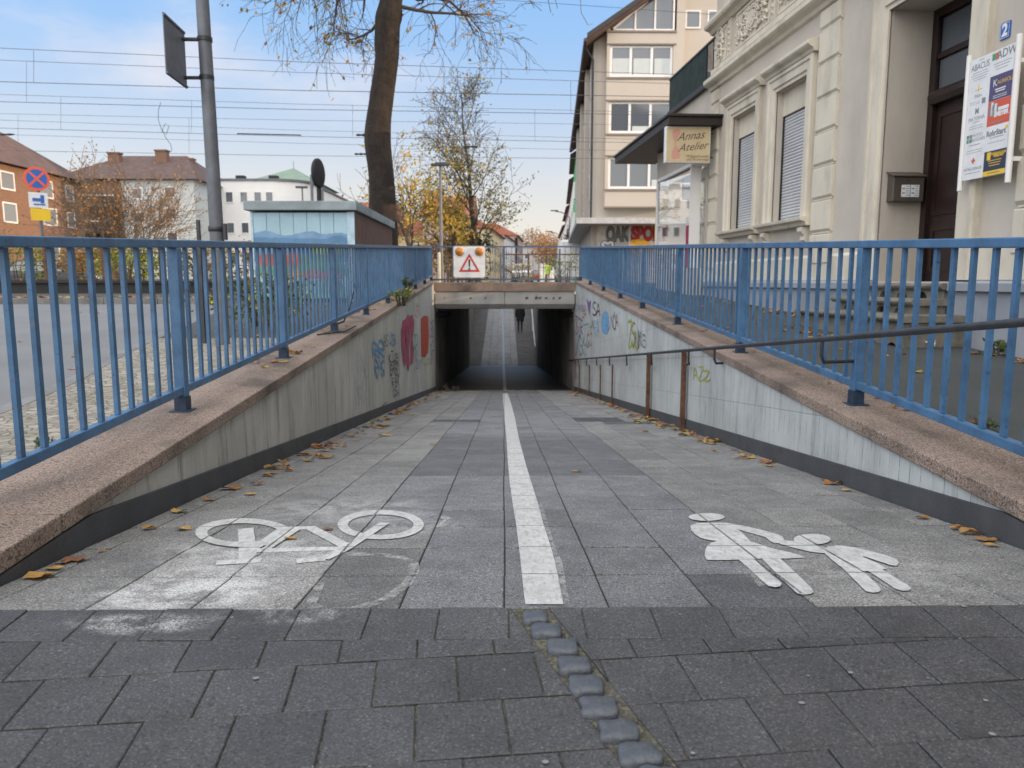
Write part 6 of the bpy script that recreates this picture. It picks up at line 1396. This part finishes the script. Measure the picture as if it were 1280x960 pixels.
litter('leaf_litter', 'small leaves strewn over the asphalt road and mosaic pavement', [(R.uniform(-7, -2.2), R.uniform(2.5, 14)) for _ in range(110)], lambda x, y: zg(y)+(.0 if x > -3.2-.13*max(0, y-5) else -.08), .02, .04, (-4, 8, .3), 8)
litter('leaf_litter', 'leaves lying on the lintel coping behind the railing', [(R.uniform(-1.9, 2.0), GT+R.uniform(.22, .44)) for _ in range(60)], lambda x, y: .978, .025, .05, (0, GT+.3, .98), 9)
# paper scraps on the right
for x, y, z, lab in ((*fx(7.25, 4.7), 0, 'crumpled white paper cup piece by the stone steps'), (2.38, 4.42, zc(4.42), 'small white paper scrap behind the right railing foot')):
    m = MB(); z = z or zg(y); R2 = random.Random(int(x*10))
    vs = [(x+R2.uniform(-.05, .05), y+R2.uniform(-.04, .04), z+R2.uniform(.005, .10 if x > 3 else .03)) for _ in range(10)]
    m.add(vs, [(0, 1, 2), (2, 3, 4), (4, 5, 6), (6, 7, 8), (8, 9, 0), (1, 4, 7), (3, 6, 9), (0, 5, 2)]); solo('paper_scrap', m, m_white, lab, 'litter', (x, y, z))

# ------------------------------------------------------------------ low barrier and mesh fence along the road
gr = thing('trackside_fence', 'rusty mesh fence with thin posts above the dark low wall left of the ramp', 'fence', (-14, 16.9, .7)); m = MB()
for k in range(22):
    x = -30+k*1.25; m2 = MB(); m2.box(x-.03, x+.03, 16.97, 17.03, .7, 1.88); part('post', m2, m_rust if k % 3 else m_dark, gr)
m = MB()
for z in (1.05, 1.35, 1.62, 1.86): m.tube([(-30, 17, z), (-4.9, 17, z)], .010 if z < 1.8 else .018, 5, cap=False)
part('wire', m, m_rust, gr)
m = MB(); m.box(-59, -4.8, 16.4, 16.62, .55, .97); m.box(-59, -4.8, 16.34, 16.68, .971, 1.03)
solo('low_wall', m, m_dark, 'dark low trackside wall across the road', 'wall', (-14, 16.5, .6))
gr = thing('garden_fence', 'grey mesh fence with brown posts behind the lintel railing', 'fence', (1, 23.6, .95))
for i, x in enumerate((-3.3, -1.7, -.1, .75, 1.7, 2.35, 2.75, 4.3)):
    m2 = MB(); m2.box(x-.028, x+.028, 23.57, 23.63, .95, 1.86 if i != 4 else 1.98); part('post', m2, m_rust if i % 2 else m_galv, gr)
m = MB(); m.box(.0, 3.3, 23.58, 23.62, 1.80, 1.84)
part('rail', m, m_rust, gr); m = MB()
for k in range(62): x = -3.3+k*.125; m.box(x-.004, x+.004, 23.596, 23.604, 1.0, 1.80)
for z in (1.1, 1.35, 1.6): m.box(-3.3, 4.4, 23.606, 23.612, z-.004, z+.004)
part('mesh', m, m_galv, gr)
m = MB(); m.tube([(-1.83, 21.9, .95), (-1.83, 21.9, 1.79)], .045, 10); m.lathe((-1.83, 21.9, 1.79), [(.045, 0), (.03, .02), (.01, .03)], 10); solo('marker_post', m, MAT('cream_post', (.6, .55, .42), .6), 'cream marker post left of the warning sign', 'post', (-1.83, 21.9, .95))
m = MB(); m.tube([(.98, 62, .96), (.98, 62, 4.5)], .07, 8); m.tube([(.98, 62, 3.7), (.98, 62, 4.45)], .13, 8); solo('signal_post', m, m_dark, 'dark slim signal post far down the street', 'post', (.98, 62, .96))

# ------------------------------------------------------------------ grey pole with sign seen from the side
up = thing('utility_pole', 'tall grey galvanised pole rising behind the left railing', 'pole', (-2.90, 7.9, zg(7.9)))
m = MB(); m.tube([(-2.90, 7.9, zg(7.9)), (-2.90, 7.9, 1.2), (-2.93, 7.9, 3.7), (-2.97, 7.9, 7.5)], [.072, .069, .062, .056], 20); part('shaft', m, m_galv, up)
m = MB(); m.lathe((-2.905, 7.9, 1.50), [(.072, 0), (.079, .005), (.079, .05), (.072, .055)], 20); m.box(-2.83, -2.805, 7.87, 7.93, 1.42, 1.58); part('clamp', m, m_steel, up)
m = MB(); m.box(-3.12, -3.09, 7.93, 7.97, .36, 1.62); part('side_post', m, m_steel, up)
sgn = thing('road_sign', 'square grey sign panel seen edge on, clamped high on the pole', 'sign', (-3.1, 7.68, 2.9))
m = MB(); P = [(-3.115, 7.40), (-3.105, 7.40), (-3.145, 7.96), (-3.155, 7.96)]; m.prism(P, 2.90, 3.44); part('panel', m, m_galv, sgn)
for z in (2.915, 3.425):
    m = MB(); m.beam((-3.100, 7.40, z), (-3.140, 7.96, z), .012, .018); part('edge_frame', m, m_galv, sgn)
for z in (2.98, 3.34):
    m = MB(); m.box(-3.14, -2.9, 7.87, 7.93, z, z+.02); m.lathe((-2.925, 7.9, z-.01), [(.071, 0), (.071, .04)], 16); part('clamp', m, m_steel, sgn)

# ------------------------------------------------------------------ painted kiosk
ks = thing('painted_kiosk', 'low service kiosk with pale blue painted front panels and brown ribbed side', 'kiosk', (-3.6, 14, .65))
x0, x1, y0, y1 = -4.52, -2.68, 14.0, 18.7
m = MB(); m.box(x0+.03, x1-.03, y0+.03, y1, .60, 2.24); part('body', m, m_brown, ks)
m = MB(); nP = 7; pw_ = (x1-x0-.16)/nP
for k in range(nP): a = x0+.03+k*pw_; m.box(a+.004, a+pw_-.004, y0, y0+.03, .70, 2.22)
m_sky = MAT('mural_sky', (.34, .50, .58), .6, .08, 2, 0, dirt=(.22, .33, .40), damt=.3); part('front_panel', m, m_sky, ks)
m = MB(); m.box(x1-.13, x1, y0-.012, y0+.03, .62, 2.235); m.box(x0-.01, x0+.03, y0-.012, y0+.03, .62, 2.235); part('corner_post', m, MAT('kiosk_blue', (.42, .56, .66), .6), ks)
m = MB(); m.box(x0-.10, x1+.06, y0-.10, y1+.06, 2.26, 2.42); part('roof', m, MAT('kiosk_roof', (.26, .31, .33), .8, .25, 4, .3, 30, dirt=(.10, .11, .11), damt=.6, dscale=2), ks, bevel=.01)
m = MB(); y = y0+.05
while y < y1-.06: m.box(x1-.03, x1, y, y+.10, .66, 2.24); y += .15
part('side_ribs', m, MAT('brown_ribs', (.13, .075, .06), .6, .15, 4), ks)
# painted hills and coloured foot of the mural
def hills(zb, pts, y): return [(x0+.035, y, zb)]+[(x0+.035+(x1-x0-.17)*a, y, b) for a, b in pts]+[(x1-.135, y, zb)]
RH = random.Random(6)
m = MB(); P = hills(1.35, [(t/12, 1.85+.045*noise.noise(Vector((t*.35, 1, 0)))*2+RH.uniform(0, .015)) for t in [q*.3 for q in range(41)]], y0-.003); m.add(P[::-1], [tuple(range(len(P)))]); part('painted_hills', m, MAT('hill_blue', (.17, .30, .45), .6, .15, 3, 0), ks)
m = MB(); P = hills(1.35, [(t/10, 1.77+.05*noise.noise(Vector((t*.5, 7, 0)))*2+RH.uniform(0, .012)) for t in [q*.25 for q in range(41)]], y0-.005); m.add(P[::-1], [tuple(range(len(P)))]); part('painted_hills', m, MAT('hill_dark', (.10, .22, .38), .6, .15, 3, 0), ks, label='nearer darker blue hills')
for i, (a, b, z0_, z1_, c) in enumerate([(.0, 1, 1.10, 1.45, (.10, .24, .16)), (.02, .5, 1.28, 1.50, (.36, .10, .08)), (.35, .95, 1.05, 1.20, (.36, .13, .10)), (.0, 1, .70, 1.05, (.16, .29, .32)), (.6, .95, 1.48, 1.66, (.20, .32, .14))]):
    m = MB(); P = [(x0+.04+(x1-x0-.18)*(a+(b-a)*t/8), y0-.006-.002*i, (z1_ if 0 < t < 8 else (z0_+z1_)/2)+.04*sin(t*2.1)) for t in range(9)]+[(x0+.04+(x1-x0-.18)*b, y0-.006-.002*i, z0_), (x0+.04+(x1-x0-.18)*a, y0-.006-.002*i, z0_)]
    m.add(P[::-1], [tuple(range(len(P)))]); part('painted_field', m, MAT('field_%d' % i, c, .6, .3, 4, 0), ks)
# round mirror on a dark post
mr = thing('traffic_mirror', 'round traffic mirror seen obliquely from behind on a dark post', 'mirror', (-4.49, 19.0, .87))
m = MB(); m.tube([(-4.47, 19.0, .87), (-4.47, 19.0, 3.30)], .055, 12); part('post', m, m_dark, mr)
ax = Matrix.Rotation(radians(79), 4, 'Z'); m = MB(); m.lathe((0, 0, 0), [(.33, 0), (.345, -.02), (.345, -.06), (.30, -.08), (.05, -.10)], 28, axis='y'); m.v = [tuple((ax @ Vector(v))+Vector((-4.49, 18.93, 3.58))) for v in m.v]; part('mirror_shell', m, m_bark if False else m_dark, mr)
m = MB(); m.lathe((0, 0, 0), [(.315, .004), (.2, .03), (.05, .04)], 28, axis='y'); m.v = [tuple((ax @ Vector(v))+Vector((-4.49, 18.93, 3.58))) for v in m.v]; part('mirror_face', m, glassmat('mirror', (.6, .6, .6), .05, .5, 1), mr)
# no stopping sign
ns = thing('road_sign', 'sunlit round red and blue no stopping sign over a white and a yellow plate', 'sign', (-11.85, 20, .9))
m = MB(); m.tube([(-11.80, 20.04, .9), (-11.80, 20.04, 3.85)], .035, 10); part('post', m, m_galv, ns)
m = MB(); m.lathe((-11.83, 19.99, 3.58), [(.295, 0), (.295, -.012)], 32, axis='y'); part('disc', m, m_reflred, ns)
m = MB(); m.lathe((-11.83, 19.977, 3.58), [(.235, 0), (.235, -.002)], 32, axis='y'); part('blue_field', m, m_signblue, ns)
m = MB(); 
for s in (1, -1): m.beam((-11.83-.17, 19.972-.001*s, 3.58-.17*s), (-11.83+.17, 19.972-.001*s, 3.58+.17*s), .002, .075)
part('red_cross', m, m_reflred, ns)
m = MB(); m.box(-12.04, -11.62, 19.98, 19.995, 2.86, 3.24); pl_ = part('white_plate', m, m_white, ns); m = MB(); m.box(-11.96, -11.78, 19.97, 19.979, 3.02, 3.10); m.box(-11.78, -11.70, 19.97, 19.979, 2.98, 3.18); m.box(-11.94, -11.68, 19.97, 19.979, 2.93, 2.96); part('pictogram', m, m_signblue, pl_)
m = MB(); m.box(-12.02, -11.58, 19.98, 19.995, 2.54, 2.84); part('yellow_plate', m, m_signyellow, ns)
ns.rotation_euler = (0, 0, radians(42))
# street lamp and distant lamps
sl = thing('street_lamp', 'slim grey street lamp with flat two sided head beside the yellow tree', 'street lamp', (-2.82, 35, .96)); m = MB(); m.tube([(-2.82, 35, .96), (-2.82, 35, 6.1)], [.09, .055], 10); part('pole', m, m_galv, sl)
m = MB(); m.box(-3.22, -2.42, 34.85, 35.15, 6.1, 6.19); m.box(-3.05, -2.6, 34.9, 35.1, 6.19, 6.24); part('lamp_head', m, m_steel, sl)
for i, (x, y, z, lab) in enumerate(((-15.9, 62, 8.3, 'small street lamp in front of the rounded white block'), (8.0, 95, 9.2, 'curved arm street lamp far down the right side'), (8.9, 120, 8.3, 'second curved arm street lamp further down the right side'))):
    sl = thing('street_lamp', lab, 'street lamp', (x, y, .96)); m = MB(); d = -1.8 if i else 0
    m.tube([(x, y, .96), (x, y, z-.4), (x+d*.5, y, z+.15), (x+d, y, z+.3)] if i else [(x, y, .96), (x, y, z)], .06, 8); part('pole', m, m_galv, sl)
    m = MB(); m.box(x+d-.5, x+d+.4, y-.15, y+.15, z+(.3 if i else 0), z+(.42 if i else .15)); part('lamp_head', m, m_steel, sl)
for i, x in enumerate((-14.9, -14.1)):
    m = MB(); m.tube([(x, 61, .96), (x, 61, 9.2)], .11, 8); solo('mast', m, m_galv, ['left', 'right'][i]+' one of two slim grey masts before the rounded white wall', 'mast', (x, 61, .96), 'slim masts by the white block')

# ------------------------------------------------------------------ overhead railway lines
def wire_pts(y0, y1, Y0, Y1, sag=0):
    a = at(0, y0, Y0); b = at(720, y1, Y1); d = b-a
    return a, b, d
labs = ['nearest overhead line of the railway with long droppers', 'second overhead line of the railway, just beyond the nearest', 'third overhead line of the railway', 'farthest and lowest overhead line of the railway']
for i, (m0, m1, c0, c1, Y0, Y1, drops) in enumerate([(60, 89, 102, 119, 22.6, 24.2, (39, 382, -300, 1100)), (75, 101, 127, 142, 25.5, 27.0, (31, 713, -500, 1300)), (118, 138, 160, 177, 29.5, 32.0, (70, 225, 425, 664)), (142, 155, 188, 198, 34.2, 36.4, (21, 225, 900))]):
    t = thing('overhead_line', labs[i], 'overhead wires', at(360, c0, Y0), 0, 'railway overhead lines')
    for nm, p0, p1 in (('messenger_wire', m0, m1), ('contact_wire', c0, c1)):
        a, b, d = wire_pts(p0, p1, Y0, Y1); m = MB(); m.tube([a-d*1.6+Vector((0, 0, .5)), a-d*.6+Vector((0, 0, .12)), a, a+d*.5-Vector((0, 0, .05)), b, b+d*.8+Vector((0, 0, .1)), b+d*1.8+Vector((0, 0, .6))], .008 if nm[0] == 'm' else .010, 5); part(nm, m, m_wire, t)
    am, bm, dm = wire_pts(m0, m1, Y0, Y1); ac, bc, dc = wire_pts(c0, c1, Y0, Y1)
    for px in drops:
        f = px/720; p = am+dm*f; q = ac+dc*f; m = MB(); m.tube([p-Vector((0, 0, .03)), q], .007, 4); part('dropper', m, m_wire, t)
    if i == 2:
        for f0, f1 in ((.39, .50),):
            m = MB(); m.tube([ac+dc*f0, ac+dc*f1], .022, 6); part('splice', m, m_dark, t)
    if i in (2, 3):
        for f in ((.61,) if i == 2 else (.61,)):
            p = ac+dc*f+Vector((0, 0, .06)); m = MB(); m.lathe(p-Vector((.3, 0, 0)), [(.02, 0), (.05, .08), (.03, .2), (.06, .3), (.03, .4), (.05, .5), (.02, .6)], 8, axis='x'); part('insulator', m, m_dark, t)
for i, (y0, y1, Y0, Y1, lab) in enumerate([(150, 172, 31, 33.5, 'thin feeder wire crossing just below the third overhead line'), (168, 187, 33, 35, 'thin feeder wire with isolators above the farthest line'), (-45, 6, 22, 24, 'highest single wire, seen only at the top right of the sky')]):
    a, b, d = wire_pts(y0, y1, Y0, Y1); m = MB(); m.tube([a-d*1.2, a, a+d*.5-Vector((0, 0, .04)), b, b+d*1.5], .007, 5)
    t = thing('overhead_wire', lab, 'overhead wires', at(360, y0, Y0), 0, 'railway overhead lines'); part('wire', m, m_wire, t)
    if i == 1:
        for px in (0, 572): p = a+d*(px/720); m = MB(); m.lathe(p, [(.02, 0), (.05, .08), (.03, .25), (.05, .4), (.02, .6)], 8, axis='x'); part('insulator', m, m_dark, t)
m = MB(); Yq = 30; q = [(201, 128), (198, 138), (198, 150), (203, 165), (208, 168), (211, 158), (207, 154), (203, 162), (207, 172), (213, 180), (215, 188), (211, 191)]
m.tube([at(x, y, Yq) for x, y in q], .010, 5); solo('loose_wire', m, m_dark, 'curled loose wire dangling from the overhead lines', 'wire', at(201, 128, Yq))

# ------------------------------------------------------------------ vehicles
def car(label, loc, rz, paint, h=1.45, L=4.2, w=1.72, van=False):
    t = thing('parked_car' if not van else 'van', label, 'car' if not van else 'van', loc, rz)
    if van: prof = [(-L/2, .35), (-L/2, 1.0), (-L/2+.05, h-.12), (-L/2+.2, h), (L/2-1.3, h), (L/2-.75, 1.25), (L/2-.15, 1.05), (L/2, .8), (L/2, .35)]
    else: prof = [(-L/2, .35), (-L/2-.03, .75), (-L/2+.08, .92), (-L/2+.45, h-.15), (-L/2+.8, h-.02), (-.1, h), (.55, h-.08), (L/2-1.15, .98), (L/2-.25, .85), (L/2, .62), (L/2+.02, .35)]
    m = MB(); n = len(prof); vs = []
    for s, k in ((-1, .94), (-1, 1), (1, 1), (1, .94)):
        for x, z in prof:
            tw = (1-.18*max(0, (z-.9)/(h-.9))) if z > .9 else 1; vs.append((s*w/2*tw*(1 if k == 1 else 1), x, z))
    vs2 = []
    for s in (-1, 1):
        for x, z in prof: tw = (1-.20*max(0, (z-.9)/(h-.9))) if z > .9 else 1; vs2.append((s*w/2*tw, x, z))
    m.add(vs2, [tuple(range(n-1, -1, -1)), tuple(range(n, 2*n))]+[(i, (i+1) % n, n+(i+1) % n, n+i) for i in range(n)]); part('body', m, paint, t, local=True, bevel=.05)
    g = MB()
    for s in (-1, 1):
        z0, z1 = .95, h-.12; xa, xb, xc, xd = (-L/2+.4, L/2-1.35, L/2-1.7, -L/2+.75) if not van else (L/2-2, L/2-.95, L/2-1.3, L/2-2)
        f = lambda z: s*(w/2*(1-.20*max(0, (z-.9)/(h-.9)))+.012); g.quad((f(z0), xa, z0), (f(z0), xb, z0), (f(z1), xc, z1), (f(z1), xd, z1))
    z0, z1 = .98, h-.14
    if not van: g.quad((-w/2*.86, -L/2+.10, z0), (w/2*.86, -L/2+.10, z0), (w/2*.78, -L/2+.43, z1), (-w/2*.78, -L/2+.43, z1)); g.quad((-w/2*.86, L/2-1.09, z0+.02), (-w/2*.78, .66, z1), (w/2*.78, .66, z1), (w/2*.86, L/2-1.09, z0+.02))
    part('window', g, m_pane, t, local=True)
    for sx in (-1, 1):
        for yy in (-L/2+.75, L/2-.8):
            m = MB(); m.lathe((sx*(w/2-.09), yy, .31), [(.18, -.09*1), (.30, -.09), (.31, 0), (.30, .10), (.18, .10)], 20, axis='x'); wh = part('wheel', m, m_black, t, local=True); m = MB(); m.lathe((sx*(w/2-.09), yy, .31), [(.17, .103*sx), (.05, .112*sx)], 14, axis='x'); part('rim', m, m_galv, wh, local=True)
        m = MB(); m.box(sx*w/2*.92-.12, sx*w/2*.92+.02*sx, -L/2-.05, -L/2+.02, .68, .86); part('tail_light', m, m_red, t, local=True)
        m = MB(); m.box(sx*w/2*.85-.14, sx*w/2*.85+.10, L/2-.06, L/2+.03, .60, .74); part('headlight', m, m_frame, t, local=True)
m_carw = glassmat('silver_car_paint', (.55, .57, .60), .25, .6, .3); m_card = glassmat('dark_car_paint', (.02, .025, .035), .2, .6, .2); m_carr = glassmat('red_car_paint', (.45, .03, .03), .25, .6)
car('silver hatchback with red tail lights seen from behind beyond the tracks', (1.45, 62, .96), 0, m_carw)
car('small red car further down the street', (3.6, 98, .96), 0, m_carr)
car('dark car parked side on behind the trackside hedge', (-22.0, 38, .55), radians(-75), m_card, h=1.5)
car('white delivery van parked below the shop canopy', (4.55+.35, 58, .96), 0, m_white, h=3.0, L=5.4, w=1.9, van=True)
# far trees
for k, (x, y, h, cols, lab) in enumerate([(2.5, 230, 15, [(.20, .13, .09), (.16, .10, .07)], 'hazy brown tree at the far end of the street, left'), (9, 240, 17, [(.20, .13, .09), (.24, .15, .08)], 'hazy brown tree at the far end of the street, middle'), (8.2, 150, 10, [(.45, .20, .05), (.4, .22, .07)], 'orange autumn tree far down the street'), (9.0, 100, 7.6, [(.03, .05, .02), (.05, .07, .03)], 'dark green tree before the right hand street houses'), (16, 235, 14, [(.2, .13, .09)], 'hazy brown tree at the far end of the street, right')]):
    R = random.Random(200+k); t = thing('tree', lab, 'tree', (x, y, .96)); m = MB(); m.tube([(x, y, .9), (x+.1, y, h*.4), (x, y, h*.8)], [.3, .2, .06], 7); part('trunk', m, m_bark, t); lv = []
    for _ in range(900 if y > 140 else 700):
        a, b = R.uniform(0, 2*pi), R.uniform(-1, 1); rr = R.random()**.4; w_ = h*.30 if k != 3 else 1.2; lv.append((Vector((x+cos(a)*sqrt(1-b*b)*w_*rr, y+sin(a)*sqrt(1-b*b)*w_*rr, .96+h*.62+b*h*.36*rr)), None))
    part('crown', leaf_quads(R, lv, 1, h*.035, cols, 2, h*.02), m_leaf, t)
shrub('small dark conifer top behind the big trunk house', (-13.5, 95, .96), 1.2, 1.2, 10.3, 1500, .35, [(.02, .035, .02)], 207, 4)

# ------------------------------------------------------------------ light, sky, camera
AZ = math.atan2(-.17, .985); EL = radians(8.5)         # direction towards the sun (from +x, slightly behind the camera)
sd_ = Vector((cos(AZ)*cos(EL), sin(AZ)*cos(EL), sin(EL)))
sun = bpy.data.lights.new('sun', 'SUN'); sun.energy = 2.8; sun.angle = radians(.53); sun.color = (1.0, .70, .42)
so = bpy.data.objects.new('sun', sun); C.objects.link(so); so.rotation_euler = sd_.to_track_quat('Z', 'Y').to_euler()
w = bpy.data.worlds.new('World'); sc.world = w; w.use_nodes = True; nt = w.node_tree; bg = nt.nodes['Background']
sky = nt.nodes.new('ShaderNodeTexSky'); sky.sky_type = 'NISHITA'; sky.sun_disc = False; sky.sun_elevation = EL; sky.sun_rotation = pi/2-AZ; sky.altitude = 50; sky.air_density = 1.0; sky.dust_density = 1.2; sky.ozone_density = 1.5
tc = nt.nodes.new('ShaderNodeTexCoord'); mp = nt.nodes.new('ShaderNodeMapping'); mp.inputs['Scale'].default_value = (1.2, 1.2, 3.2); mp.inputs['Location'].default_value = (.35, .2, .1); nt.links.new(tc.outputs['Generated'], mp.inputs[0])
nz = nt.nodes.new('ShaderNodeTexNoise'); nz.inputs['Scale'].default_value = 1.9; nz.inputs['Detail'].default_value = 6; nz.inputs['Roughness'].default_value = .55; nt.links.new(mp.outputs[0], nz.inputs[0])
cl = ramp(nt, nz.outputs[0], .50, .74); cl = math_(nt, 'MULTIPLY', cl, .7)
sepd = nt.nodes.new('ShaderNodeSeparateXYZ'); nt.links.new(tc.outputs['Generated'], sepd.inputs[0])
grad = mixc(nt, ramp(nt, sepd.outputs[2], .0, .34), (5.9, 5.35, 4.7), (2.0, 3.6, 6.1))
c = mixc(nt, cl, mixc(nt, .8, sky.outputs[0], grad), (5.6, 5.15, 5.0))
# bright cloud added to lift the shade, overhead and behind the viewer, clear towards the tracks
fill_cloud = ramp(nt, math_(nt, 'SUBTRACT', sepd.outputs[2], math_(nt, 'MULTIPLY', sepd.outputs[1], .55)), .12, .85)
c = mixc(nt, math_(nt, 'MULTIPLY', fill_cloud, math_(nt, 'ADD', math_(nt, 'MULTIPLY', nz.outputs[0], .5), .6), True), c, (17.2, 16.7, 16.2))
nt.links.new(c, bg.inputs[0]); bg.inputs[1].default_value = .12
cam = bpy.data.cameras.new('cam'); co = bpy.data.objects.new('cam', cam); C.objects.link(co); sc.camera = co
cam.sensor_width = 36; cam.lens = F/1280*36; cam.clip_end = 6000; cam.clip_start = .05
co.location = CAM; co.rotation_euler = (pi/2-PIT, 0, -YAW)
cam.dof.use_dof = True; cam.dof.focus_distance = 3.2; cam.dof.aperture_fstop = 4.5
sc.view_settings.view_transform = 'Standard'; sc.view_settings.look = 'None'; sc.view_settings.exposure = 0.57; sc.view_settings.gamma = 1
sc.cycles.max_bounces = 6; sc.cycles.transparent_max_bounces = 12; sc.cycles.use_denoising = True
